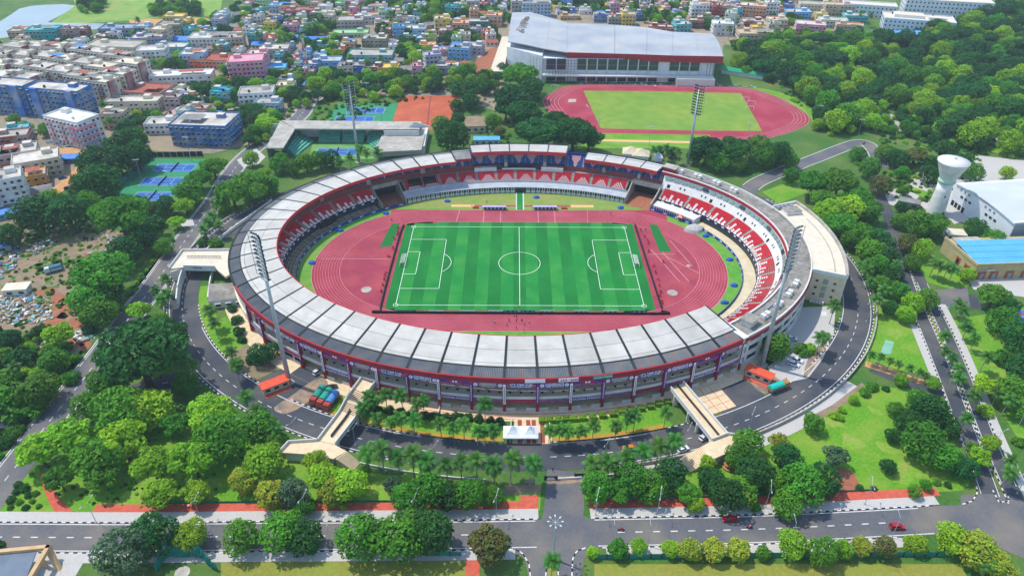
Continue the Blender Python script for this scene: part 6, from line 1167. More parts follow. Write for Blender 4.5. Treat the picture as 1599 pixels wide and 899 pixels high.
grow('behind the left rear of the stadium', [(437, 256, 16, 'r', 'm'), (458, 262, 14, 'r', 'm'), (478, 255, 17, 'r', 'm'), (500, 250, 17, 'r', 'm'), (518, 252, 15, 'r', 'd'), (412, 268, 12, 'o', 'l'), (395, 300, 22, 'b', 'm'), (420, 292, 16, 'r', 'm'), (330, 350, 10, 'u', 'm')])
grow('in front of the left stadium wall', [(362, 482, 8, 'u', 'd'), (369, 500, 10, 'u', 'd'), (373, 518, 10, 'u', 'd'), (405, 555, 18, 'r', 'd'), (422, 548, 16, 'r', 'd'), (378, 530, 8, 'u', 'd'), (365, 470, 7, 'u', 'd'), (395, 560, 12, 'u', 'd')])
grow('between the main stand and the training track', [(812, 118, 28, 'b', 'm'), (808, 150, 34, 'b', 'd'), (815, 175, 30, 'b', 'd'), (845, 205, 36, 'b', 'd'), (895, 205, 34, 'b', 'd'), (920, 215, 22, 'b', 'd'), (870, 190, 24, 'b', 'd'), (705, 215, 26, 'r', 'd'), (690, 195, 16, 'r', 'm'), (770, 190, 14, 'r', 'm'), (725, 135, 26, 'b', 'd'), (780, 205, 10, 'r', 'k'), (712, 165, 10, 'r', 'd'), (715, 185, 12, 'r', 'd'), (735, 160, 14, 'r', 'd'), (830, 135, 22, 'b', 'd'), (790, 170, 20, 'b', 'd')])
grow('behind the right rear of the stadium', [(1105, 228, 30, 'b', 'd'), (1145, 232, 28, 'b', 'd'), (1180, 232, 20, 'r', 'm'), (1120, 250, 20, 'r', 'm'), (1085, 245, 14, 'r', 'd'), (1195, 248, 18, 'r', 'm'), (1150, 258, 14, 'r', 'm'), (1215, 240, 22, 'r', 'd'), (1235, 252, 14, 'r', 'm'), (1165, 265, 10, 'u', 'm'), (1050, 238, 10, 'r', 'd'), (1030, 235, 9, 'r', 'd')])
grow('in the wood right of the stadium annex', [(1235, 275, 14, 'r', 'm'), (1270, 285, 26, 'b', 'm'), (1310, 285, 30, 'b', 'm'), (1340, 305, 26, 'b', 'm'), (1285, 310, 24, 'b', 'm'), (1325, 325, 26, 'r', 'l'), (1290, 335, 22, 'r', 'l'), (1355, 330, 22, 'r', 'm'), (1315, 350, 26, 'b', 'm'), (1345, 360, 26, 'b', 'm'), (1375, 375, 22, 'r', 'd'), (1360, 390, 24, 'r', 'm'), (1330, 375, 18, 'r', 'm'), (1385, 400, 20, 'r', 'd'), (1370, 415, 18, 'r', 'm'), (1395, 430, 18, 'r', 'd'), (1375, 445, 16, 'r', 'm'), (1405, 455, 16, 'r', 'm'), (1425, 475, 17, 'r', 'l'), (1448, 468, 18, 'r', 'm'), (1415, 490, 16, 'r', 'l'), (1390, 480, 14, 'r', 'd'), (1436, 350, 24, 'r', 'm'), (1456, 352, 22, 'r', 'm'), (1405, 345, 14, 'r', 'm'), (1418, 382, 18, 'r', 'k'), (1440, 390, 18, 'r', 'l'), (1375, 290, 18, 'r', 'k'), (1358, 262, 18, 'r', 'm'), (1410, 270, 12, 'r', 'm'), (1412, 298, 10, 'r', 'm'), (1408, 325, 11, 'r', 'd'), (1424, 412, 14, 'r', 'm'), (1450, 275, 14, 'r', 'd'), (1525, 358, 18, 'r', 'd'), (1552, 372, 18, 'r', 'm'), (1512, 428, 14, 'r', 'l'), (1574, 270, 13, 'r', 'l'), (1400, 248, 16, 'r', 'd'), (1380, 240, 14, 'r', 'm'), (1430, 240, 20, 'b', 'k'), (1455, 258, 14, 'r', 'd'), (1500, 250, 22, 'b', 'd'), (1520, 270, 16, 'r', 'm'), (1475, 232, 22, 'b', 'd'), (1340, 240, 14, 'r', 'm')])
grow('on the bright lawn right of the ring road', [(1212, 545, 24, 's', 'm'), (1270, 662, 17, 'r', 'm'), (1333, 623, 9, 's', 'l'), (1407, 594, 12, 's', 'l'), (1362, 604, 10, 'u', 'm'), (1350, 613, 9, 'u', 'm'), (1315, 640, 7, 'u', 'l'), (1302, 648, 8, 'u', 'l'), (1312, 652, 7, 'u', 'l'), (1383, 607, 6, 'u', 'd'), (1435, 625, 20, 'r', 'm'), (1455, 645, 30, 'r', 'd'), (1420, 660, 22, 'r', 'd'), (1480, 668, 20, 'r', 'd'), (1458, 600, 13, 'o', 'l'), (1305, 712, 22, 'o', 'g'), (1388, 728, 14, 'r', 'd'), (1440, 690, 34, 'r', 'm'), (1475, 715, 26, 'r', 'm'), (1505, 730, 22, 'r', 'd'), (1395, 680, 14, 'r', 'd'), (1428, 768, 11, 'r', 'm'), (1446, 757, 10, 'r', 'm'), (1342, 761, 7, 'u', 'd'), (1364, 762, 5, 'u', 'd'), (1265, 545, 12, 'u', 'l'), (1250, 545, 12, 'u', 'm'), (1400, 640, 14, 'r', 'm'), (1462, 752, 7, 'u', 'm'), (1480, 757, 6, 'u', 'd'), (1255, 552, 9, 'u', 'm')])
grow('in the park right of the gate road', [(932, 762, 27, 'r', 'm'), (968, 770, 22, 'o', 'm'), (985, 750, 30, 'r', 'm'), (1015, 760, 28, 'r', 'm'), (1048, 742, 27, 'r', 'd'), (1075, 770, 22, 'o', 'm'), (1085, 785, 16, 'r', 'l'), (1110, 750, 24, 'r', 'd'), (1105, 722, 16, 'o', 'l'), (1170, 692, 26, 'r', 'm'), (1178, 740, 30, 'r', 'd'), (1135, 775, 28, 'r', 'd'), (1160, 765, 26, 'r', 'm'), (1230, 715, 26, 'r', 'd'), (1218, 688, 18, 'o', 'y'), (1252, 760, 34, 'r', 'm'), (1285, 750, 28, 'r', 'd'), (1228, 785, 26, 'r', 'm'), (1180, 792, 9, 's', 'm'), (1150, 715, 20, 'r', 'm'), (1205, 750, 24, 'r', 'm')])
grow('right of the dual carriageway', [(1553, 460, 26, 'b', 'm'), (1565, 500, 24, 'r', 'm'), (1590, 530, 26, 'r', 'd'), (1575, 480, 18, 'r', 'd'), (1600, 580, 30, 'r', 'd'), (1538, 600, 22, 'o', 'l'), (1580, 610, 26, 'r', 'm'), (1597, 640, 20, 'r', 'm'), (1565, 560, 16, 'u', 'm'), (1548, 690, 17, 'o', 'l'), (1530, 712, 20, 'o', 'l'), (1520, 700, 16, 'o', 'm'), (1590, 690, 10, 'u', 'm'), (1540, 640, 14, 'u', 'l')])
# palms
palms('in the row along the outer edge of the ring road, left of the gate', [(571, 706), (596, 708), (621, 714), (644, 715), (668, 720), (697, 726), (719, 718), (744, 724), (772, 726), (797, 724), (827, 728)], k=1)
palms('in the row along the outer edge of the ring road, right of the gate', [(927, 722), (952, 718), (977, 716), (1004, 707), (1029, 696), (1053, 692)], k=1)
palms('on the front lawn left of the white canopies', [(562, 640), (590, 650), (610, 655), (625, 652), (645, 657), (575, 615), (583, 620), (602, 620), (627, 620), (660, 623), (647, 633), (688, 662), (708, 668), (724, 665), (745, 672), (757, 668), (772, 672), (757, 636)], k=.8)
palms('on the front lawn right of the white canopies', [(858, 672), (874, 668), (884, 672), (905, 670), (927, 665), (963, 662), (980, 652), (992, 650), (1040, 645)], k=.8)
palms('beside the left stretch of the ring road', [(258, 437), (262, 460), (325, 350), (340, 352), (332, 338), (318, 358), (285, 560), (302, 572), (328, 490), (335, 505), (360, 550), (372, 565), (368, 572), (385, 625), (400, 640), (420, 660), (430, 668), (250, 470), (245, 452)], k=.85)
palms('behind the left rear of the stadium', [(546, 245), (572, 240), (590, 243), (560, 236), (530, 250)], k=1)
palms('around the right side of the stadium', [(1302, 482), (1286, 525), (1280, 532), (1040, 232), (1060, 238), (1022, 232), (1372, 470), (1382, 455), (1360, 440), (1352, 425), (1400, 415), (1345, 410)], k=.85)
palms('in the lawn strips of the right-hand avenue', [(1472, 525), (1488, 560), (1495, 575), (1517, 620), (1505, 490), (1512, 508), (1525, 525), (1540, 558), (1500, 475), (1560, 610), (1575, 625), (1590, 605), (1572, 740), (1580, 720), (1585, 580), (1480, 545), (1500, 590), (1510, 650)], k=.8)
palms('in the small palm grove by the blue roof hall', [(1460, 410), (1470, 415), (1480, 418), (1490, 420)], k=.85)
palms('by the planted islands of the bottom junction', [(862, 880), (22, 575), (1545, 880)], k=.7)
palms('along the sandy link path', [(1360, 555), (1375, 560), (1390, 565), (1405, 568), (1420, 575), (1435, 580), (1448, 585)], k=.5)
# clipped hedges of the front lawns
def hedgeball(zone, pts, rp):
    for x, y in pts: r = rp/scale_at(x, y); X, Y = G(x, y, r*.9); t = put('bush', X, Y, r*1.15, 'leaf_dark', zone); t.scale = (r/4.6, r/4.6, r/3.4)
hedgeball('in the row of round dark shrubs on the front lawn left of the steps', [(685, 650), (696, 651), (711, 650), (731, 651), (748, 653), (766, 657), (780, 657), (671+50, 651)], 6.2)
BOXH = None
def boxhedge(zone, pts):
    global BOXH
    if BOXH is None:
        rr = random.Random(3); v = []; cols = []
        for k in range(700):
            f = rr.randrange(5); a, b = rr.uniform(-1, 1), rr.uniform(-1, 1); p, n_ = ((a, b, 1.5), (0, 0, 1)) if f == 0 else ((a, -1, .75+b*.75), (0, -1, 0)) if f == 1 else ((a, 1, .75+b*.75), (0, 1, 0)) if f == 2 else ((-1, a, .75+b*.75), (-1, 0, 0)) if f == 3 else ((1, a, .75+b*.75), (1, 0, 0))
            nn = (Vector(n_)+Vector((rr.gauss(0, .35), rr.gauss(0, .35), rr.gauss(0, .35)))).normalized(); leafquad(v, Vector(p), nn, .17, rr); c = .85+.3*rr.random(); cols.append((c, c, c))
        BOXH = (leafmesh('clipped_leaves', v, cols, 'leaf_light'), MB().box(0, 0, .1, 1.9, 1.9, 1.35).mesh('core', MATS['leaf_light']))
    for i, (x, y) in enumerate(pts): X, Y = G(x, y, .8); t = thing('box_hedge', '', 'hedge', (X, Y, .05), R(3), zone); t.scale = (1.15, .95, 1); link('clipped_leaves', BOXH[0], t); link('core', BOXH[1], t); TREES.append((t, 'box hedge', 'leaf_light', zone))
boxhedge('in the row of square hedges on the front lawn right of the canopies', [(847, 656), (859, 655.5), (872, 655), (884.5, 654), (897, 653), (910.5, 652), (925.5, 650.5), (941, 648), (957.5, 645.5), (971, 642), (986, 639.5), (1001, 637), (1016, 634), (1029, 630), (1043, 627.5)])
hz = [(572, 612+26), (590, 640), (608, 640), (626, 643), (644, 646), (662, 648), (676, 650)]
grow('in the dark hedge behind the left front lawn', [(x, y, 8.5, 'u', 'd') for x, y in hz])
# ---- far woods: instanced sprays of the same trees over the whole wooded belt (nobody could count these)
def wood(name, label, polys, n, rmin, rmax, leaves, seed, avoid=(), kk=None):
    rr = random.Random(seed); pts = []; sc = []; rt = []; kd = []
    kinds = [(kk, 0), (kk, 1), (kk, 0), (kk, 1)] if kk else [('round', 0), ('round', 1), ('broad', 0), ('round', 2)]
    areas = []
    for poly in polys:
        q = [G(*p) for p in poly]; xs = [p[0] for p in q]; ys = [p[1] for p in q]; areas.append((q, min(xs), max(xs), min(ys), max(ys)))
    tries = 0
    while len(pts) < n and tries < n*40:
        tries += 1; q, x0, x1, y0, y1 = areas[rr.randrange(len(areas))]; x, y = rr.uniform(x0, x1), rr.uniform(y0, y1); r = rmin+(rmax-rmin)*rr.random()**1.6
        if not inpoly(x, y, q) or any(inpoly(x, y, a) for a in avoid) or any((x-p[0])**2+(y-p[1])**2 < (2.9*(s+r/5))**2 for p, s in zip(pts, sc)): continue
        pts.append((x, y, 0)); sc.append(r/5); rt.append(rr.random()*6.28); kd.append(rr.randrange(4))
    me = bpy.data.meshes.new(name); me.from_pydata(pts, [], [])
    for an, ty, dat in (('scl', 'FLOAT', sc), ('rot', 'FLOAT', rt), ('knd', 'INT', kd)): a = me.attributes.new(an, ty, 'POINT'); a.data.foreach_set('value', dat)
    o = link(name, me); setp(o, label, None, None, 'stuff')
    ng = bpy.data.node_groups.new(name, 'GeometryNodeTree'); ng.interface.new_socket('Geometry', in_out='INPUT', socket_type='NodeSocketGeometry'); ng.interface.new_socket('Geometry', in_out='OUTPUT', socket_type='NodeSocketGeometry'); N = ng.nodes; L = ng.links; gi = N.new('NodeGroupInput'); go = N.new('NodeGroupOutput'); jn = N.new('GeometryNodeJoinGeometry')
    def at(nm, ty): a = N.new('GeometryNodeInputNamedAttribute'); a.data_type = ty; a.inputs[0].default_value = nm; return [s for s in a.outputs if s.enabled][0]
    for k, key in enumerate(kinds):
        for part in (0, 1):
            src = KOBJ.get(key)
            if src is None: continue
            ob = src if part == 0 else [c for c in src.parent.children if c.name.startswith('trunk')][0]
            oi = N.new('GeometryNodeObjectInfo'); oi.inputs[0].default_value = ob; oi.transform_space = 'ORIGINAL'; ip = N.new('GeometryNodeInstanceOnPoints'); cmp = N.new('FunctionNodeCompare'); cmp.data_type = 'INT'; cmp.operation = 'EQUAL'
            ii = [s for s in cmp.inputs if s.enabled]; L.new(at('knd', 'INT'), ii[0]); ii[1].default_value = k; L.new([s for s in cmp.outputs if s.enabled][0], ip.inputs['Selection'])
            cx = N.new('ShaderNodeCombineXYZ'); L.new(at('rot', 'FLOAT'), cx.inputs[2]); er = N.new('FunctionNodeEulerToRotation'); L.new(cx.outputs[0], er.inputs[0]); L.new(er.outputs[0], ip.inputs['Rotation']); L.new(at('scl', 'FLOAT'), ip.inputs['Scale'])
            L.new(gi.outputs[0], ip.inputs['Points']); L.new(oi.outputs['Geometry'], ip.inputs['Instance'])
            if part == 0: sm = N.new('GeometryNodeSetMaterial'); L.new(ip.outputs[0], sm.inputs[0]); sm.inputs['Material'].default_value = MATS[leaves[k]]; L.new(sm.outputs[0], jn.inputs[0])
            else: L.new(ip.outputs[0], jn.inputs[0])
    L.new(jn.outputs[0], go.inputs[0]); o.modifiers.new('trees', 'NODES').node_group = ng; return o
# dense belt on the right; gaps left for the path, track, roads and buildings
AV = [[G(*p) for p in q] for q in ([(1355, 95), (1400, 88), (1410, 104), (1365, 110)], [(1500, 100), (1530, 92), (1535, 108), (1505, 112)], [(1300, 130), (1330, 128), (1335, 142), (1305, 144)], [(1455, 140), (1480, 138), (1484, 152), (1460, 154)], [(1262, 92), (1290, 88), (1296, 100), (1266, 104)], [(1545, 235), (1550, 150), (1580, 125), (1590, 130), (1560, 160), (1562, 235)], [(1380, 172), (1395, 172), (1412, 216), (1398, 218)], [(1330, 215), (1360, 205), (1420, 215), (1420, 232), (1330, 232)])]
wood('woodland', 'dense belt of dark and bright green trees filling the right rear of the photo', [[(1140, 110), (1195, 70), (1260, 75), (1380, 68), (1420, 60), (1500, 35), (1620, 0), (1660, 100), (1640, 250), (1545, 240), (1440, 225), (1330, 215), (1275, 205), (1280, 175), (1230, 140), (1190, 128)]], 820, 2.4, 8.2, ['leaf_dark', 'leaf_mid', 'leaf_dark', 'leaf_light'], 11, AV)
# ================================================================ city trees and tree labels
cpol = [q for q in CITY]
def citywood():
    rr = random.Random(31); P = []
    for x, y, w_, d_, _ in GAPS:
        for k in range(3): P.append((x+rr.gauss(0, 4), y+rr.gauss(0, 4), rr.uniform(2.2, 4.4)))
    for x, y, w_, d_, _ in keep:
        if rr.random() < .7: P.append((x+rr.choice((-1, 1))*(w_/2+2), y+rr.gauss(0, 4), rr.uniform(2, 3.8)))
    return P
CP = citywood()
def belt(polys, n, r0, r1, seed):
    rr = random.Random(seed); out = []; Q = [[G(*p) for p in q] for q in polys]; tries = 0
    while len(out) < n and tries < n*60:
        tries += 1; q = rr.choice(Q); x = rr.uniform(min(p[0] for p in q), max(p[0] for p in q)); y = rr.uniform(min(p[1] for p in q), max(p[1] for p in q)); r = rr.uniform(r0, r1)
        if inpoly(x, y, q) and freeat(x, y, r*.6) and not any((x-a)**2+(y-b)**2 < (1.1*max(r, c))**2 for a, b, c in out): out.append((x, y, r))
    return out
CP += belt([[(430, 130), (480, 118), (600, 118), (700, 112), (790, 120), (775, 150), (720, 150), (630, 148), (620, 160), (540, 160), (500, 160), (470, 175), (455, 175), (440, 150)], [(330, 110), (420, 110), (470, 130), (440, 180), (380, 200), (330, 170), (290, 175), (250, 165), (260, 135)], [(170, 175), (250, 165), (250, 200), (225, 225), (190, 215)], [(240, 75), (290, 75), (292, 110), (250, 115)], [(0, 175), (70, 175), (75, 215), (20, 200)], [(440, 25), (520, 30), (520, 60), (440, 70)], [(600, 0), (720, 0), (730, 30), (620, 30)], [(480, 75), (520, 70), (540, 95), (490, 95)], [(630, 70), (680, 60), (670, 110), (620, 100)], [(125, -8), (165, -8), (160, 20), (128, 24)], [(235, 15), (310, 12), (310, 26), (240, 26)], [(1190, 60), (1250, 55), (1340, 60), (1380, 62), (1300, 85), (1200, 95)], [(1130, 60), (1190, 75), (1230, 110), (1180, 110)], [(1500, 20), (1620, 0), (1620, 70), (1500, 60)], [(1240, 5), (1330, -10), (1330, 15)], [(365, 190), (440, 180), (435, 215), (385, 235)]], 760, 2.2, 5.2, 41)
def wood_pts(name, label, P, leaves, seed, kk=None):
    o = wood(name, label, [[(0, 0), (1, 0), (1, 1), (0, 1)]], 0, 1, 2, leaves, seed, (), kk); rr = random.Random(seed); me = bpy.data.meshes.new(name); me.from_pydata([(x, y, 0) for x, y, r in P], [], [])
    for an, ty, dat in (('scl', 'FLOAT', [r/5 for x, y, r in P]), ('rot', 'FLOAT', [rr.random()*6.28 for _ in P]), ('knd', 'INT', [rr.randrange(4) for _ in P])): a = me.attributes.new(an, ty, 'POINT'); a.data.foreach_set('value', dat)
    o.data = me; return o
wood_pts('city_greenery', 'scattered dark trees growing between the city houses', CP, ['leaf_dark', 'leaf_mid', 'leaf_dark', 'leaf_light'], 8)
palms('among the city houses left of the arena', [(595, 90), (547, 88), (573, 95), (600, 45), (610, 20), (640, 15), (680, 25), (500, 25), (490, 40), (445, 60), (402, 55), (420, 130), (160, 160), (168, 185), (215, 30), (225, 68), (335, 75), (240, 95), (1025, 12), (925, 10), (1345, 18), (1360, 25), (1140, 45), (660, 12)], True, .9)
ZS = {'on the bright lawn right of the ring road': 'on the lawn right of the ring road', 'on the waste ground left of the west road': 'on waste ground left of the west road', 'on the lawn corner left of the park path': 'on the corner left of the park path', 'in the dark hedge behind the left front lawn': 'in the hedge behind the left lawn', 'in the hedge of trees north of the bottom road, left of the gate': 'left of the gate road above the footpath', 'in the row along the outer edge of the ring road, left of the gate': 'in the outer ring-road row left of gate', 'in the row along the outer edge of the ring road, right of the gate': 'in the outer ring-road row right of gate', 'in the row of round dark shrubs on the front lawn left of the steps': 'in the round-shrub row left of the steps', 'in the row of square hedges on the front lawn right of the canopies': 'on the front lawn right of the canopies', 'in the small palm grove by the blue roof hall': 'in the grove by the blue roof hall', 'on the front lawn left of the white canopies': 'on the front lawn left of the canopies', 'on the front lawn right of the white canopies': 'on the front lawn right of the canopies', 'by the planted islands of the bottom junction': 'by the bottom road junction or left edge', 'in the lawn strips of the right-hand avenue': 'in the strips of the right-hand avenue'}
ur = random.Random(91); UG = []
for poly, n, r0, r1 in (([(-30, 335), (120, 345), (215, 365), (190, 400), (110, 470), (150, 530), (80, 545), (-30, 515)], 420, .25, .9), ([(-40, 510), (120, 540), (60, 640), (0, 720), (-40, 720)], 420, .6, 1.8), ([(150, 545), (240, 400), (330, 310), (320, 330), (235, 440), (170, 530)], 260, .3, 1.1), ([(1330, 215), (1440, 225), (1545, 240), (1450, 330), (1390, 330), (1330, 260)], 300, .5, 1.5), ([(1190, 130), (1290, 190), (1260, 210), (1330, 215), (1600, 250), (1600, 20), (1200, 70)], 900, .8, 2.2), ([(100, 330), (250, 245), (330, 250), (340, 270), (215, 370), (120, 345)], 260, .5, 1.4), ([(0, 800), (66, 735), (92, 790), (300, 795), (420, 700), (300, 640), (150, 640), (20, 720)], 200, .2, .6), ([(700, 150), (800, 130), (850, 150), (900, 230), (700, 230)], 160, .5, 1.4), ([(430, 150), (700, 150), (620, 160), (500, 200), (430, 210)], 200, .5, 1.5)):
    q = [G(*p) for p in poly]; x0, x1, y0, y1 = min(p[0] for p in q), max(p[0] for p in q), min(p[1] for p in q), max(p[1] for p in q); k = 0
    while k < n:
        x, y = ur.uniform(x0, x1), ur.uniform(y0, y1)
        if not inpoly(x, y, q): continue
        k += 1; pp_ = PX(x, y)
        if any(min((x-a[0])**2+(y-a[1])**2 for a in pl[::2]) < 49 for pl in (left, en, rd['park_road'])) or hypot(x/EA, y/EB) < 1.32 or inpoly(x, y, tt) or not freeat(x, y, 1) or (135 < pp_[0] < 325 and 247 < pp_[1] < 345): continue
        UG.append((x, y, ur.uniform(r0, r1)))
items = []
for o, kd, lf, zn in TREES:
    ph = LEAFN[lf]+' '+KN.get(kd, {'palm': 'palm tree'}.get(kd, kd))
    sz = '' if kd in ('palm', 'box hedge') else ('large ' if o.scale[0] > 1.45 else 'small ' if o.scale[0] < .62 and kd != 'small' else '')
    items.append((o, 'feathery palm' if kd == 'palm' else 'square clipped hedge' if kd == 'box hedge' else sz+ph, ZS.get(zn, zn)))
label_groups(items)
wood_pts('undergrowth', 'low scrub and weeds covering waste ground and verges', UG, ['leaf_mid', 'leaf_dark', 'leaf_light', 'leaf_mid'], 15, 'bush')
for o, kd, lf, zn in TREES: o['group'] = {'palm': 'palms ', 'box hedge': 'hedges '}.get(kd, 'bushes ' if kd == 'bush' else 'trees ')+zn
# ================================================================ vehicles, lamps, people, small things
def paint(h): return mat('paint_'+h, h, None, .3, .25, spec=.6)
mat('tyre', '#1a1a1c'); mat('headlamp', '#c9ccca', None, 1, .2); mat('taillamp', '#a01818', None, 1, .3); mat('skin', '#8a5a3c', '#7c5034', 1); mat('hair', '#1c1612')
def prof(mb, pts, y0, y1, m=0, inset=None):
    "side profile (x, z) swept across the width; inset narrows the top"
    zs = [p[1] for p in pts]; zmin, zmax = min(zs), max(zs)
    def ring_(s, w_): return [(x, s*(w_-(inset or 0)*(z-zmin)/(zmax-zmin)), z) for x, z in pts]
    mb.sweep([ring_(-1, y0), ring_(1, y1)], m); return mb
WHEEL = MB().tube((0, -.11, 0), (0, .11, 0), .33, n=14).mesh('tyre', MATS['tyre']); RIM = MB().tube((0, -.12, 0), (0, .12, 0), .2, n=10).mesh('rim', MATS['steel'])
def wheels(t, xs, wy, r=1.):
    for x in xs:
        for s in (-1, 1): o = link('wheel', WHEEL, t, (x, s*wy, .33*r)); o.scale = (r, r, r); link('rim', RIM, o)
def car(label, pxy, head, col, suv=False):
    X, Y = G(*pxy); t = thing('car', label, 'car', (X, Y, .05), R(head), 'cars'); L_ = 4.2; m = paint(col)
    b = MB(); prof(b, [(-2.1, .35), (-2.15, .75), (-2.0, .95), (.9, .98), (2.0, .8), (2.12, .5), (2.05, .3)], .86, .86, 0, .06); b.build('body', m, t, fix=True)
    h = 1.72 if suv else 1.46; g_ = MB(); prof(g_, [(-1.95 if suv else -1.75, .96), (-1.75 if suv else -1.35, h-.08), (.15, h-.08), (1.05, .97)], .8, .8, 0, .14); g_.build('windows', MATS['glass'], t, fix=True)
    rf = MB(); prof(rf, [(-1.78 if suv else -1.38, h-.1), (-1.7 if suv else -1.3, h), (.05, h), (.2, h-.1)], .68, .68, 0, .02); rf.build('roof', m, t, fix=True)
    for s in (-1, 1):
        MB().box(2.05, s*.62, .6, .1, .35, .16).build('headlight', MATS['headlamp'], t); MB().box(-2.1, s*.68, .7, .1, .25, .18).build('taillight', MATS['taillamp'], t); MB().box(.75, s*.95, .95, .15, .2, .14).build('mirror', m, t)
    wheels(t, (-1.3, 1.3), .8); return t
car('red sport utility car driving on the bottom road at right', (1400, 824), 2, '#b3122c', True); car('red hatchback partly under the roadside tree on the bottom road', (1139, 812), 181, '#b8161c'); car('orange car driving on the ring road below the front steps', (982, 701), 183, '#d2861e')
car('white car parked on the paved yard beside the annex', (1236, 530), -18, '#e4e6e8'); car('white sport utility car parked below the yard, nearer the road', (1239, 570), -32, '#e4e6e8', True); car('white sedan parked behind another white car below the yard', (1244.5, 564), -32, '#dfe2e4'); car('white car on the ring road at the foot of the right footbridge stairs', (1066, 703), 25, '#e2e4e6'); car('white car emerging from under the right footbridge', (1099, 684), 40, '#dfe2e6')
car('dark blue car parked behind the three trucks', (518, 606), 20, '#3a4250'); car('white van-like car in the stadium vehicle entrance', (497, 582), 55, '#d8dadc', True); car('white car parked beside the west road near the courts', (344, 286), 62, '#e2e4e6'); car('dark car parked behind the white car on the west road', (339, 294), 62, '#2c3a4c'); car('blue car on the dirt street left of the tennis courts', (98, 279), 38, '#2a4a8c'); car('black car lower on the dirt street left of the tennis courts', (107, 295), 38, '#22252c'); car('grey car on the sandy lane below the white and pink block', (152, 232), 8, '#4a4f58'); car('silver car near the sand heap behind the orange house', (343, 122), 80, '#b8bcc0'); car('white car at the left edge by the street shops', (4, 341), 30, '#e2e2e0')
def lorry(label, pxy, head, cab, cover, box='tarp', L_=8.2, name='truck'):
    X, Y = G(*pxy); t = thing(name, label, 'truck', (X, Y, .05), R(head), 'trucks'); c = MB(); prof(c, [(L_/2-2.1, .6), (L_/2-2.1, 2.8), (L_/2-.5, 2.8), (L_/2, 1.9), (L_/2, .6)], 1.15, 1.15, 0, .08); c.build('cab', paint(cab), t, fix=True); MB().box(L_/2-.22, 0, 1.85, .12, 1.9, .7).build('windscreen', MATS['glass'], t); MB().box(0, 0, .7, L_-.6, .9, .3).build('chassis', MATS['dark_steel'], t)
    MB().box(-1.1, 0, 1.0, L_-2.5, 2.4, .9).build('bed', paint(cab if box == 'tarp' else '#a86a2c'), t)
    mb = MB(); l = L_-2.6; n = 9; prf = [(-1.22, 1.85), (-1.22, 2.5), (-.7, 2.95), (0, 3.05), (.7, 2.95), (1.22, 2.5), (1.22, 1.85)]
    mb.sweep([[(-1.1-l/2+l*k/(n-1), y, z+(.12 if k % 2 else 0)*(z > 2)) for y, z in prf] for k in range(n)]); mb.build('tarpaulin', mat('tarp_'+cover, cover, None, .8, .6), t, fix=True); wheels(t, (L_/2-1.2, -L_/2+1.2, -L_/2+2.4), 1.05, 1.45); return t
hd = math.degrees(atan2(*(lambda a, b: (b[1]-a[1], b[0]-a[0]))(G(506.3, 608), G(490.6, 629))))
lorry('truck with red cab and green tarpaulin, leftmost of the three parked trucks', (497.3, 622), hd, '#a33a26', '#1f8f78'); lorry('truck with red cab and green tarpaulin between two other parked trucks', (508, 626), hd, '#a8402a', '#1f9a80'); lorry('truck with red cab and blue and white tarpaulin beside the left footbridge', (518, 630.5), hd, '#a33a26', '#4a86c4')
hd2 = math.degrees(atan2(*(lambda a, b: (b[1]-a[1], b[0]-a[0]))(G(1199, 612), G(1230, 600)))); lorry('lorry with bright turquoise cover and orange bed on the right ring road', (1214.5, 608), hd2, '#c07a28', '#1fb5a8', 'w', 8.6); lorry('blue and white tipper truck on the waste ground', (85, 424), 215, '#c8d4da', '#3a7890', 'tarp', 7)
# people: one skinned figure, two poses
def figure(pose, cols):
    V = [(0, 0, .95), (0, 0, 1.2), (0, 0, 1.42), (0, 0, 1.52), (0, .02, 1.66)]; E_ = [(0, 1), (1, 2), (2, 3), (3, 4)]; rad = [.15, .15, .16, .06, .11]
    for s in (-1, 1):
        sw = .22*s if pose else 0; b = len(V); V += [(s*.1, 0, .9), (s*.11, sw*.6, .5), (s*.11, sw-.05, .08), (s*.12, sw+.1, .04)]; rad += [.1, .075, .05, .045]; E_ += [(0, b), (b, b+1), (b+1, b+2), (b+2, b+3)]
        b = len(V); V += [(s*.2, 0, 1.38), (s*.27, -sw*.5, 1.1), (s*.26, -sw+.06, .85)]; rad += [.065, .05, .035]; E_ += [(2, b), (b, b+1), (b+1, b+2)]
    me = bpy.data.meshes.new('p'); me.from_pydata(V, E_, []); o = bpy.data.objects.new('p', me); C.objects.link(o); sk_ = o.modifiers.new('s', 'SKIN'); su = o.modifiers.new('u', 'SUBSURF'); su.levels = 1
    for i, r_ in enumerate(rad): me.skin_vertices[0].data[i].radius = (r_, r_)
    me.skin_vertices[0].data[0].use_root = True; dg = bpy.context.evaluated_depsgraph_get(); out = bpy.data.meshes.new_from_object(o.evaluated_get(dg)); bpy.data.objects.remove(o); out.name = 'body'
    out.materials.clear()
    for c in cols: out.materials.append(c)
    out.materials.append(MATS['skin']); out.materials.append(MATS['hair'])
    for p in out.polygons:
        c = p.center; p.material_index = 3 if c.z > 1.64 else 2 if c.z > 1.5 or (abs(c.x) > .2 and c.z < 1.08) else 1 if c.z > .95 else 0
    return out
cl = lambda n, h: mat('cloth_'+n, h, None, 2)
FIG = [figure(1, (cl('navy', '#22304a'), cl('white', '#d8d8d4'))), figure(0, (cl('black', '#1c1c20'), cl('red', '#b02a30'))), figure(1, (cl('grey', '#55585c'), cl('blue', '#3a5a9c'))), figure(0, (cl('khaki', '#8a7c5c'), cl('black', '#1c1c20')))]
CW = ['white top and navy trousers', 'red top and black trousers', 'blue top and grey trousers', 'black top and khaki trousers']
def person(pxy, f, rz, where):
    t = thing('person', f'person in {CW[f]} {where}', 'person', (*G(*pxy), .1), R(rz), 'people'); link('body', FIG[f], t)
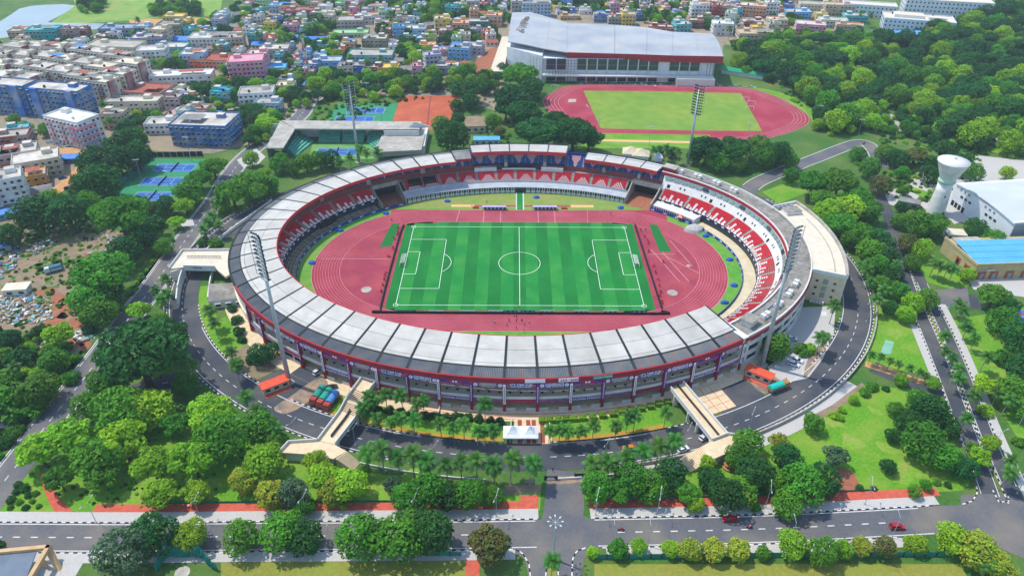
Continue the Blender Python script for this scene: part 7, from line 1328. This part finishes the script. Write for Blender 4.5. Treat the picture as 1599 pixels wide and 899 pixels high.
for x, y, f, rz, wv in [(772.5, 505, 0, 80, 'walking alone left on the near straight'), (791.5, 509, 2, 100, 'at the left of the group on the track'), (795, 503, 1, 30, 'near the left of the group on the track'), (803, 495, 2, 200, 'standing near the pitch barrier at centre'), (807, 497, 3, 180, 'right beside the pitch barrier at centre'), (806.5, 504, 3, 20, 'in the middle of the track group'), (806, 514, 1, 300, 'at the near side of the group'), (815, 503, 1, 170, 'right of the middle of the track group'), (819, 508, 0, 10, 'crossing the near straight right of the group'), (826.5, 505, 0, 90, 'at the far right of the track group'), (843, 491, 2, 0, 'beside the white board on the near straight'), (818, 519, 3, 90, 'by the roof edge below the group'), (953.5, 336, 3, 60, 'walking on the far straight'), (863, 736, 3, 140, 'standing on the ring road at the gate'), (1226.5, 585+10, 3, 50, 'beside the lorry'), (737, 323, 0, 0, 'between the two dugouts'), (1165+5, 592+3, 2, 80, 'near the orange-roofed cabin at right'), (1008, 361, 3, 0, 'beside the right end barrier'), (612, 342+4, 3, 0, 'beside the left end barrier'), (760, 318, 2, 30, 'behind the left dugout')]: person((x, y), f, rz, wv)
def bike(label, pxy, head, f):
    t = thing('motorcycle', label, 'motorcycle', (*G(*pxy), .05), R(head), 'motorcycles')
    for x in (-.65, .65): o = link('wheel', WHEEL, t, (x, 0, .32)); o.scale = (.95, .5, .95)
    MB().box(0, 0, .55, 1.0, .25, .35).build('engine_frame', MATS['dark_steel'], t); b = MB(); prof(b, [(-.7, .8), (-.6, .92), (.35, 1.05), (.45, .8)], .16, .16); b.build('fuel_tank', paint('#a81c24'), t, fix=True); MB().tube((.5, -.35, 1.1), (.5, .35, 1.1), .03, n=6).build('handlebar', MATS['steel'], t)
    r_ = thing('person', f'rider in {CW[f]} on the {label.split()[0]} motorcycle', 'person', (*G(*pxy), .35), R(head-90), 'people'); link('body', FIG[f], r_); r_.scale = (1, 1, .78)
bike('red motorcycle on the bottom road near the gate', (970, 828), 178, 1); bike('small motorcycle on the bottom road right of the red hatchback', (1170, 824), 2, 0)
# street lamps
mat('lamp_pole', '#b4bcc2', '#a6aeb4', 1, .5, metal=.3); LP = MB().tube((0, 0, 0), (0, 0, 8.6), .1, .06, 8).mesh('pole', MATS['lamp_pole']); ARM = MB().tube((0, 0, 8.5), (1.9, 0, 9.2), .05, n=6).mesh('arm', MATS['lamp_pole']); HEADM = MB().box(2.25, 0, 9.15, .75, .26, .12).mesh('lamp_head', mat('lamp_grey', '#a9aeb2', '#9a9fa3', 1, .4))
def lamp(pxy, dirs, where, k=1.):
    t = thing('street_lamp', f'{"double" if len(dirs) > 1 else "single"}-arm street lamp {where}', 'street lamp', (*G(*pxy), 0), 0, 'street lamps'); t.scale = (k, k, k); link('pole', LP, t); MB().box(0, 0, 0, .5, .5, .3).build('base', MATS['concrete'], t)
    for d in dirs: a = link('arm', ARM, t, None, R(d)); link('lamp_head', HEADM, a)
for i, (x, y) in enumerate(((151, 816), (314, 812), (480, 807), (651, 806), (775, 806))): lamp((x, y), (75, 255), f'on the left brick footpath, {ordinal(i+1)} from left')
for i, (x, y) in enumerate(((930, 804), (1026, 803), (1195, 792), (1350, 787))): lamp((x, y), (75, 255), f'on the right brick footpath, {ordinal(i+1)} from left')
for i, (x, y) in enumerate(((517, 852), (956, 850), (1011, 851), (1233, 847), (1392, 839))): lamp((x, y), (90,), f'on the south kerb of the bottom road, {ordinal(i+1)} from left')
for i, (x, y) in enumerate(((461, 685), (555, 694), (680, 722), (945, 718), (1072, 693), (1170, 668))): lamp((x, y), (60, 240), f'along the front of the ring road, {ordinal(i+1)} from left', .85)
for i, (x, y) in enumerate(((152, 517), (207, 441), (320, 388), (370, 262), (420, 240))): lamp((x, y), (330,), f'along the west road, {ordinal(i+1)} from the bottom')
for i, (x, y) in enumerate(((1461, 511), (1548, 705), (1588, 770), (1353, 502), (1590, 665))): lamp((x, y), (20, 200), f'near the right-hand avenue, {ordinal(i+1)} in the row')
# ring of lamps on a high mast at the junction
t = thing('high_mast_lamp', 'tall mast with a ring of lamps on the junction island', 'street lamp', (*G(864, 872), 0)); MB().tube((0, 0, 0), (0, 0, 15.5), .34, .2, 10).build('mast', MATS['lamp_pole'], t)
for k in range(8): a = k*pi/4; o = MB().tube((0, 0, 15.3), (1.7*cos(a), 1.7*sin(a), 15.7), .05, n=5).build('arm', MATS['lamp_pole'], t); MB().box(1.85*cos(a), 1.85*sin(a), 15.6, .6, .34, .2, a).build('lamp_head', MATS['headlamp'], o)
# small floodlights round courts and training track
def sflood(pxy, h, where, rz=0):
    t = thing('small_floodlight', 'slim floodlight pole '+where, 'floodlight', (*G(*pxy), 0), R(rz), 'small floodlights'); MB().tube((0, 0, 0), (0, 0, h), .16, .09, 8).build('pole', MATS['lamp_pole'], t); MB().box(0, 0, h, 3.4, .12, .12).build('crossbar', MATS['lamp_pole'], t)
    for k in range(4): MB().box(-1.3+k*.87, -.2, h+.1, .6, .4, .5).build('lamp', MATS['headlamp'], t)
for x, y, h, wv in ((221, 280, 11, 'at the left side of the three blue courts'), (299, 252, 14, 'behind the three blue courts'), (265, 293, 9, 'between the three blue courts'), (466, 148, 19, 'among trees left of the rear tennis courts'), (575, 158, 12, 'behind the rear tennis courts'), (596, 190, 9, 'beside the rear tennis courts'), (1013, 232, 13, 'at the near edge of the training track'), (935, 200, 6, 'at the left corner of the training grass'), (1168, 215, 9, 'at the right corner of the training grass'), (1276, 190, 10, 'at the right end of the training track'), (1268, 95, 14, 'in the wood right of the arena'), (1240, 125, 9, 'in the wood above the training track'), (1340, 210, 9, 'beside the northeast road'), (1150, 255, 9, 'behind the right rear of the stadium')): sflood((x, y), h, wv, trn.uniform(-30, 30))
# red and white lattice tower
t = thing('lattice_tower', 'red and white lattice radio tower among the trees at upper left', 'tower', (*G(483, 131), 0)); mat('tower_red', '#b8423c', '#a63a34', 1)
for k in range(7):
    mb = MB(); z0, z1 = k*4.5, (k+1)*4.5; w0, w1 = 2.2-k*.25, 2.2-(k+1)*.25; cs = ((-1, -1), (1, -1), (1, 1), (-1, 1))
    for i, (a, b) in enumerate(cs):
        c, d = cs[(i+1) % 4]; mb.tube((a*w0, b*w0, z0), (a*w1, b*w1, z1), .17, n=4); mb.tube((a*w0, b*w0, z0), (c*w1, d*w1, z1), .1, n=4); mb.tube((c*w0, d*w0, z0), (a*w1, b*w1, z1), .1, n=4); mb.tube((a*w1, b*w1, z1), (c*w1, d*w1, z1), .1, n=4)
    mb.build('lattice_section', MATS['tower_red' if k % 2 else 'white'], t)
# ---- walls and fences
def walled(name, label, cat, pts, h, m, step=6, th=.25, posts=None, z0=0.):
    t = thing(name, label, cat, (0, 0, 0)); q = resample(pts, step)
    for a, b in zip(q, q[1:]):
        l = hypot(b[0]-a[0], b[1]-a[1]); r_ = atan2(b[1]-a[1], b[0]-a[0]); MB().box((a[0]+b[0])/2, (a[1]+b[1])/2, z0, l-.06, th, h, r_).build('panel', MATS[m], t)
        if posts: MB().box(a[0], a[1], 0, .3, .3, h+.15, r_).build('post', MATS[posts], t)
    return t
walled('boundary_wall', 'pale low wall along the outer edge of the right ring road', 'wall', ring(-27.5, 283, 352, 120), 1.3, 'concrete', 5, .5, 'white'); walled('boundary_wall', 'pale low wall along the outer edge of the left ring road', 'wall', ring(-27.5, 160, 205, 80), 1.2, 'concrete', 5, .5); walled('boundary_wall', 'white kerb wall behind the palm row, left of the gate', 'wall', ring(-30.5, 250, 267.5, 60), .8, 'white', 5, .3); walled('boundary_wall', 'white kerb wall behind the palm row, right of the gate', 'wall', ring(-30, 273, 288, 60), .8, 'white', 5, .3)
walled('mesh_fence', 'green mesh fence along the turf, left of the junction', 'fence', [G(600, 866), G(730, 868)], 1.9, 'fence_green', 3, .06, 'dark_steel'); walled('mesh_fence', 'green mesh fence along the turf, right of the junction', 'fence', [G(930, 872), G(1290, 868), G(1480, 868)], 1.9, 'fence_green', 3, .06, 'dark_steel'); walled('park_railing', 'thin green railing between left park and brick footpath', 'fence', [p for p in offset(south, 11.7) if -112 < p[0] < -8], .8, 'fence_green', 4, .05); walled('park_railing', 'thin green railing between right park and brick footpath', 'fence', [p for p in offset(south, 11.5) if 22 < p[0] < 108], .8, 'fence_green', 4, .05)
walled('site_wall', 'white wall in front of the white and pink block', 'wall', [G(72, 224), G(110, 222), G(160, 228)], 2, 'white', 5); walled('lane_wall', 'beige wall along the lane left of the arena', 'wall', [G(705, 115), G(722, 100), G(740, 90), G(757, 78)], 2, 'concrete', 5)
walled('steps_wall', 'low white wall at the left side of the front steps', 'wall', [(-3.2, -97), (-3.5, -107)], .9, 'white', 5); walled('steps_wall', 'low white wall at the right side of the front steps', 'wall', [(9.2, -97), (9.9, -107)], .9, 'white', 5); walled('lawn_wall', 'white stepped wall between plaza and left front lawn', 'wall', [G(687, 633), G(683, 660), G(680, 680)], 1, 'white', 4)
for x, y, lb in ((860, 749, 'left'), (907, 745, 'right')):
    t = thing('gate_leaf', f'black metal gate leaf at the {lb} of the entrance to the ring road', 'gate', (*G(x, y), 0)); MB().box(0, 0, .2, 3.6, .12, 1.5).build('panel', MATS['black'], t); MB().box(0, -.1, .6, 2.0, .06, .7).build('notice', MATS['white' if lb == 'left' else 'dark_steel'], t)
    for s in (-1, 1): MB().box(s*1.9, 0, 0, .3, .3, 2).build('post', MATS['dark_steel'], t)
t = thing('notice_board', 'grey notice board on the kerb left of the gate', 'sign', (*G(827, 757), 0)); MB().box(0, 0, .8, 2.6, .12, 1.8).build('panel', MATS['steel'], t)
for s in (-1, 1): MB().box(s*1.1, .1, 0, .12, .12, 2.6).build('post', MATS['dark_steel'], t)
# ---- entrance canopy at the bottom left corner
t = thing('entrance_canopy', 'tan concrete frame canopy with blue-grey roof at the bottom left corner', 'canopy', (0, 0, 0)); mat('tan_frame', '#c9a97e', '#b7976c', .4); mat('slate', '#6f7a88', '#646f7c', .4)
slab('roof', [(-60, 868), (58, 858), (34, 920), (-60, 920)], 4.4, .3, 'slate', t)
for nm, a, b in (('beam', (-60, 866), (75, 853)), ('beam', (75, 853), (38, 915))): p, q = G(*a, 5), G(*b, 5); l = hypot(q[0]-p[0], q[1]-p[1]); MB().box((p[0]+q[0])/2, (p[1]+q[1])/2, 4.2, l+1, 1.1, 1.1, atan2(q[1]-p[1], q[0]-p[0])).build(nm, MATS['tan_frame'], t)
p, q = Vector((*G(75, 855, 4.6), 4.6)), Vector((*G(92, 889), 0)); MB().sweep([[tuple(v+Vector((dx, dy, 0))) for dx, dy in ((-.7, -.5), (.7, -.5), (.7, .5), (-.7, .5))] for v in (q, p)]).build('raking_leg', MATS['tan_frame'], t, fix=True); q = Vector((*G(72, 884), 0)); MB().box(q.x, q.y, 0, .8, .8, 4.2).build('column', MATS['tan_frame'], t)
# ---- practice cage with teal netting
t = thing('throwing_cage', 'teal netting hung on poles round a round throwing circle', 'net', (*G(288, 886), 0)); ox, oy = G(288, 886); nm_ = mat('net_teal', '#1f8a7c', '#187a6e', .8, trans=.3)
P_ = [(245, 893), (254, 878), (264, 868), (283, 870), (300, 868), (318, 872), (330, 884), (340, 889)]; hts = [3.2, 5.2, 6.2, 4.6, 4.8, 6.4, 4.6, 3]
pp = [(G(*p)[0]-ox, G(*p)[1]-oy) for p in P_]
for (x, y), h in zip(pp, hts): MB().tube((x, y, 0), (x, y, h+.4), .07, n=6).build('pole', MATS['steel'], t)
for i in range(7):
    mb = MB(); a, b = pp[i], pp[i+1]; n = 8; g2 = [[None]*7 for _ in range(n+1)]
    for k in range(n+1):
        u = k/n; x, y = a[0]+(b[0]-a[0])*u, a[1]+(b[1]-a[1])*u; top = hts[i]+(hts[i+1]-hts[i])*u-1.1*sin(pi*u)
        for j in range(7): v = j/6; wv = .22*sin(u*19+v*3+i); g2[k][j] = (x+wv*(1-v)-v*0, y+wv-.5*sin(pi*v), .05+top*v)
    for k in range(n): mb.strip(g2[k], g2[k+1])
    mb.build('netting', nm_, t)
MB().lathe([(2.0, .02), (2.0, .08)], n=24).build('throwing_circle', MATS['concrete'], t, loc=(0, -1.5, .02))
# terracotta ornament by the right footbridge
t = thing('stacked_fountain', 'terracotta tiered ornament under the trees by the right footbridge', 'ornament', (*G(1139, 728), 0)); mat('terracotta', '#b07a52', '#9c6844', .8)
for k in range(4): MB().lathe([(2.2-k*.45, .1+k*.95), (2.5-k*.5, .5+k*.95), (1.4-k*.3, .62+k*.95), (1.2-k*.28, 1.05+k*.95)], n=18).build('tier', MATS['terracotta'], t, smooth=False)
# ---- pitch-side things
for s, lb in ((-1, 'left'), (1, 'right')):
    t = thing('goal', f'white football goal at the {lb} end of the pitch', 'goal', (s*PL, 0, .09), 0 if s > 0 else pi, 'goals')
    for y in (-3.66, 3.66): MB().tube((0, y, 0), (0, y, 2.44), .11, n=8).build('post', MATS['white'], t); MB().tube((0, y, 2.4), (1.9, y, 2.1), .05, n=6).build('stay', MATS['white'], t); MB().tube((1.9, y, 2.1), (2.3, y, 0), .05, n=6).build('back_post', MATS['white'], t)
    MB().tube((0, -3.66, 2.44), (0, 3.66, 2.44), .11, n=8).build('crossbar', MATS['white'], t)
    mb = MB(); w_ = .045
    for k in range(19):
        y = -3.66+7.32*k/18; mb.tube((1.9, y, 2.1), (2.3, y, 0), w_, n=3, caps=False); mb.tube((0, y, 2.44), (1.9, y, 2.1), w_, n=3, caps=False)
    for k in range(7): u = k/6; mb.tube((1.9+.4*u, -3.66, 2.1-2.1*u), (1.9+.4*u, 3.66, 2.1-2.1*u), w_, n=3, caps=False); mb.tube((1.9*u, -3.66, 2.44-.34*u), (1.9*u, 3.66, 2.44-.34*u), w_, n=3, caps=False)
    mb.build('net', MATS['white'], t)['kind'] = 'stuff'
for pts, lb, nm2 in (([(-55.2, 33), (-56.0, 20), (-56.2, -33), (-54.6, -36.6), (-52, -37.6), (53, -37.8), (56.2, -36.6), (57.2, -34)], 'dark perimeter barrier along the near side and left end of the pitch', 0), ([(57.2, -34), (55.6, 35)], 'dark blue perimeter barrier along the right end of the pitch', 0)):
    t = thing('perimeter_barrier', lb, 'barrier', (0, 0, 0)); q = resample(smooth(pts, 4), 3.6)
    for a, b in zip(q, q[1:]): MB().box((a[0]+b[0])/2, (a[1]+b[1])/2, .05, hypot(b[0]-a[0], b[1]-a[1])-.05, .5, .95, atan2(b[1]-a[1], b[0]-a[0])).build('panel', MATS['black' if not nm2 else 'hoard_dark'], t)
mat('board_purple', '#4a2a8c', '#3f2480', .5)
for i, (x, wht) in enumerate(((632, 0), (681, 1), (730, 1), (773.5, 1), (797, 0), (824, 0), (854.5, 1), (907.5, 1), (953, 1), (998, 0))):
    X, Y = G(x, 488); k = sum(1 for v in ((632, 0), (681, 1), (730, 1), (773.5, 1), (797, 0), (824, 0), (854.5, 1), (907.5, 1), (953, 1), (998, 0))[:i+1] if v[1] == wht)
    t = thing('advert_board', f'{"white board with red marks" if wht else "purple board with white marks"} on the near touchline, {ordinal(k)} from left', 'board', (X, Y, .06), 0, 'touchline boards'); MB().box(0, 0, 0, 5.8, .12, 1).build('panel', MATS['banner_white' if wht else 'board_purple'], t)
    for q in (-1.9, 0, 1.9): MB().box(q, -.09, .3, 1.0, .05, .4).build('mark', MATS['banner_red' if wht else 'banner_white'], t)
for x, lb in ((771.5, 'left'), (850.5, 'right')):
    X, Y = G(x, 327); t = thing('dugout', f'purple and white team dugout on the far touchline, {lb} of the walkway', 'dugout', (X, Y, .05), 0, 'dugouts'); MB().sweep([[(sx, -1.2, 1.9), (sx, .2, 2.1), (sx, .9, 1.6), (sx, 1.0, .1), (sx, .85, .1), (sx, .75, 1.5), (sx, .2, 1.95), (sx, -1.2, 1.75)] for sx in (-6, 6)]).build('shell', mat('dugout_lilac', '#b9a8d8', '#a796cc', .6), t, fix=True)
    for k in range(12): MB().box(-5.3+k*.96, .2, .1, .6, .55, .9).build('seat', MATS['board_purple' if k % 2 else 'banner_white'], t)
rc = random.Random(12); RC = MB().box(0, 0, .4, .5, .5, .08).box(0, .24, .45, .5, .06, .5).box(-.2, -.2, 0, .06, .06, .4).box(.2, -.2, 0, .06, .06, .4).box(-.2, .2, 0, .06, .06, .4).box(.2, .2, 0, .06, .06, .4).mesh('chair', paint('#c01824')); RC.name = 'red_chair'
def redchairs(pts, where):
    for i, (x, y) in enumerate(pts): t = link('plastic_chair', RC, None, (*G(x, y), .08), rc.random()*6); t.scale = (1.5, 1.5, 1.5); setp(t, f'red plastic chair {where}, {ordinal(i+1)} from the far side', 'chair', 'red chairs behind the pitch ends')
redchairs([(622, 357), (621, 363), (620.5, 367), (616, 374), (614, 389), (608, 401), (606, 402), (602, 426), (600.5, 431), (600, 437), (598, 446), (595, 456)], 'behind the left pitch end'); redchairs([(1001, 361), (1007, 371), (1012, 377), (1012, 381), (1013, 395), (1020, 416), (1024, 427), (1027, 437), (1030, 447), (1032, 457), (1029, 462), (1034, 474), (1036, 411)], 'behind the right pitch end')
mat('tarp_lump', '#1f55b0', '#184a9c', .8, .6)
def lump(pxy, label, m='tarp_lump', r=1.6, h=1.1):
    rr = random.Random(int(pxy[0])); t = thing('covered_heap', label, 'tarpaulin', (*G(*pxy), .04), 0, 'covered heaps on the infield grass'); mb = MB(); n = 14
    mb.sweep([[(r*q*cos(2*pi*i/n)*(1+.2*rs), r*q*.75*sin(2*pi*i/n)*(1+.2*rs), z) for i, rs in enumerate([random.Random(i*7+int(pxy[0])).uniform(-1, 1) for i in range(n)])] for q, z in ((1.05, 0), (.9, h*.55), (.55, h*.9), (.15, h))]); mb.build('tarpaulin', MATS[m], t); MB().box(.4*r, -.3*r, 0, .3, .3, .25).build('weight', MATS['concrete'], t)
for x, y, lb in ((602.5, 334, 'at the left rear corner of the track'), (698.5, 315, 'behind the left long-jump pit'), (531, 361, 'on the left grass curve'), (488, 411, 'at the far left of the grass curve'), (838, 309, 'right of the green walkway'), (969, 325, 'by the right passage'), (1139, 406, 'on the right grass curve, farthest'), (1146, 446, 'on the right grass curve, middle'), (1131, 473, 'on the right grass curve, nearest'), (1102, 369, 'beside the grey tarpaulin')): lump((x, y), 'blue covered heap '+lb)
mat('tarp_grey', '#b3b0ad', '#a09d9a', .6); lump((1084, 358), 'large grey tarpaulin heap on the right grass curve', 'tarp_grey', 4.6, 2.2)
for x, y, lb in ((1052, 336, 'left'), (1062, 344, 'right')):
    t = thing('red_gazebo', f'red gazebo canopy beside the right hoarding, {lb} one', 'tent', (*G(x, y), .04), R(-35), 'red gazebos')
    for a in (-1, 1):
        for b in (-1, 1): MB().tube((a*1.4, b*1.4, 0), (a*1.4, b*1.4, 2.2), .05, n=5).build('pole', MATS['steel'], t)
    MB().sweep([[(a*w_, b*w_, z) for a, b in ((-1, -1), (1, -1), (1, 1), (-1, 1))] for w_, z in ((1.6, 2.2), (.1, 3.1))]).build('canopy', paint('#d01f2c'), t, fix=True)
t = thing('video_screen', 'black video screen standing on the left terrace', 'screen', (*SP(152, 20.8, 0), ), 0); x, y, nx, ny = EN(R(152)); a = atan2(ny, nx)+pi/2; MB().box(0, 0, .9, 10, .5, 3.4, a).build('panel', MATS['black'], t)
for s in (-1, 1): MB().box(s*4*cos(a), s*4*sin(a), 0, .3, .3, 1.2, a).build('leg', MATS['dark_steel'], t)
for x, y, lb in ((743, 325, 'left'), (881, 326, 'right')): t = thing('landing_mat', f'red landing mat beside the far straight, {lb} one', 'mat', (*G(x, y), .06), 0, 'red mats'); MB().box(0, 0, 0, 3, 1.4, .5).build('pad', paint('#c03a30'), t); MB().box(0, 0, .5, 3.05, 1.45, .06).build('cover', paint('#a83028'), t)
# training-ground goals and throw circles
for i, (x, y, rz) in enumerate(((917, 171, 10), (1163, 157, -100), (1173, 163, -110), (1170, 171, -100), (867, 138, 70), (903, 215, 90))):
    t = thing('training_goal', f'small white practice goal on the training ground, {ordinal(i+1)} of six', 'goal', (*G(x, y), .08), R(rz), 'practice goals')
    for s in (-1, 1): MB().tube((0, s*2.6, 0), (0, s*2.6, 2.2), .12, n=6).build('post', MATS['white'], t); MB().tube((0, s*2.6, 2.2), (1.6, s*2.6, 0), .08, n=5).build('stay', MATS['white'], t)
    MB().tube((0, -2.6, 2.2), (0, 2.6, 2.2), .12, n=6).build('crossbar', MATS['white'], t)
mb = MB()
for x, y, r_ in ((572, 452, 2.2), (1050, 457, 2.2), (1075, 415, .9)): X, Y = G(x, y); mb.lathe([(r_, .05), (r_, .085)], X, Y, 20)
struct('throwing_circles', mb, MATS['concrete'])
sheet('hammer_pad', [[G(*p) for p in [(888, 155), (900, 155), (899, 160), (887, 160)]]], .09, MATS['concrete'])
# white party tents behind the right rear stand
for x, y, w_, lb in ((985, 243, 9, 'left'), (1000, 246, 9, 'right')):
    t = thing('marquee', f'cream peaked marquee behind the right rear roof, {lb} one', 'tent', (*G(x, y), 0), R(-10), 'marquees'); MB().box(0, 0, 0, w_, 8, 2.8).build('wall', MATS['canvas'], t); MB().sweep([[(a*w_*.55*k, b*4.6*k, z) for a, b in ((-1, -1), (1, -1), (1, 1), (-1, 1))] for k, z in ((1, 2.7), (.5, 4), (.06, 5.6))]).build('roof', MATS['cream'], t, fix=True)
t = thing('marquee', 'small white pointed tent behind the right rear roof', 'tent', (*G(1027, 250), 0)); MB().box(0, 0, 0, 4.4, 4.4, 2.4).build('wall', MATS['canvas'], t); MB().sweep([[(a*2.5*k, b*2.5*k, z) for a, b in ((-1, -1), (1, -1), (1, 1), (-1, 1))] for k, z in ((1, 2.3), (.35, 3.6), (.04, 5.4))]).build('roof', MATS['canvas'], t, fix=True)
# swimming-pool wall with coloured bands at the right edge
t = thing('pool_wall', 'wall with red, blue and lilac bands at the right edge', 'wall', (*G(1595, 505), 0), R(-6))
for k, m_ in enumerate(('#3a7fd0', '#c03038', '#8f84c8', '#3a6fc0')): MB().box(6, k*1.6, 0, 22, 1.5, 3.2-.2*k).build('band', paint(m_), t)
# ---- waste ground: rubbish and building rubble
rr = random.Random(17); mb = MB(); DM = [MATS['white'], MATS['steel'], MATS['concrete'], paint('#4a8ab8'), paint('#2f9a8a'), MATS['dirt'], MATS['dark_steel'], paint('#a8623c')]
for poly, n in (([(-20, 470), (40, 455), (80, 470), (82, 498), (40, 508), (-20, 502)], 420), ([(-10, 378), (28, 372), (32, 400), (20, 425), (-20, 450)], 260), ([(38, 390), (55, 380), (80, 370), (82, 385), (55, 398)], 110), ([(165, 370), (200, 372), (198, 382), (168, 382)], 120), ([(110, 520), (142, 515), (146, 530), (120, 535)], 90), ([(130, 395), (180, 388), (170, 420), (120, 430)], 90), ([(52, 530), (85, 533), (80, 545), (55, 545)], 40), ([(700, 95), (735, 85), (740, 92), (705, 108)], 30), ([(900, 128), (1110, 132), (1180, 134), (1180, 137), (900, 132)], 160), ([(85, 225), (108, 222), (108, 231), (85, 232)], 40), ([(40, 196), (60, 205), (55, 215), (20, 220), (-10, 215)], 120)):
    q = [G(*p) for p in poly]; x0, x1, y0, y1 = min(p[0] for p in q), max(p[0] for p in q), min(p[1] for p in q), max(p[1] for p in q); k = 0
    while k < n:
        x, y = rr.uniform(x0, x1), rr.uniform(y0, y1)
        if inpoly(x, y, q): mb.box(x, y, 0, rr.uniform(.3, 2.2), rr.uniform(.3, 1.4), rr.uniform(.1, .8), rr.random()*3.1, rr.choice((0, 0, 1, 1, 2, 2, 2, 2, 3, 4, 5, 5, 5, 5, 6, 7))); k += 1
        elif rr.random() < .001: k += 1
setp(mb.build('rubble', DM), 'scattered white and grey rubbish and rubble on the waste ground', None, None, 'stuff')
t = simple_box('site_container', 'white container shed on the waste ground at left', 'shed', (30, 457), 9, 5, 3, 'white', 'white_roof', 8, 2); simple_box('scrap_shed', 'blue-roofed scrap shed at the left edge of the waste ground', 'shed', (4, 390), 8, 5, 2.6, 'grey' if 0 else 'concrete', 'tarp_blue', 24, 1); simple_box('corner_hut', 'small grey hut at the lower left by the road', 'shed', (8, 668), 5, 4, 2.6, 'concrete', 'roof_grey', 10, 1)
# manicured extras: planter dots on the yard, manhole slab on the lawn
sheet('cricket_mat', [[G(*p) for p in [(1374, 552), (1391, 553), (1396, 534), (1383, 530)]]], .05, mat('mat_green', '#6aa58a', '#8ab09a', .4)); sheet('yard_patch', [[G(*p) for p in [(1281, 486), (1290, 486), (1291, 493), (1282, 493)]]], .07, MATS['white'])
# ---- haze over the whole place
hz_ = MB(); hz_.box(0, 300, -1, 3000, 2400, 190); hzo = hz_.build('haze', [])
hm = bpy.data.materials.new('haze'); hm.use_nodes = True; n = hm.node_tree.nodes; n.remove(n['Principled BSDF']); pv = n.new('ShaderNodeVolumePrincipled'); pv.inputs['Color'].default_value = (.76, .92, 1, 1); pv.inputs['Density'].default_value = .00013; pv.inputs['Anisotropy'].default_value = .2; hm.node_tree.links.new(pv.outputs[0], n['Material Output'].inputs['Volume']); hzo.data.materials.append(hm); hzo['kind'] = 'stuff'
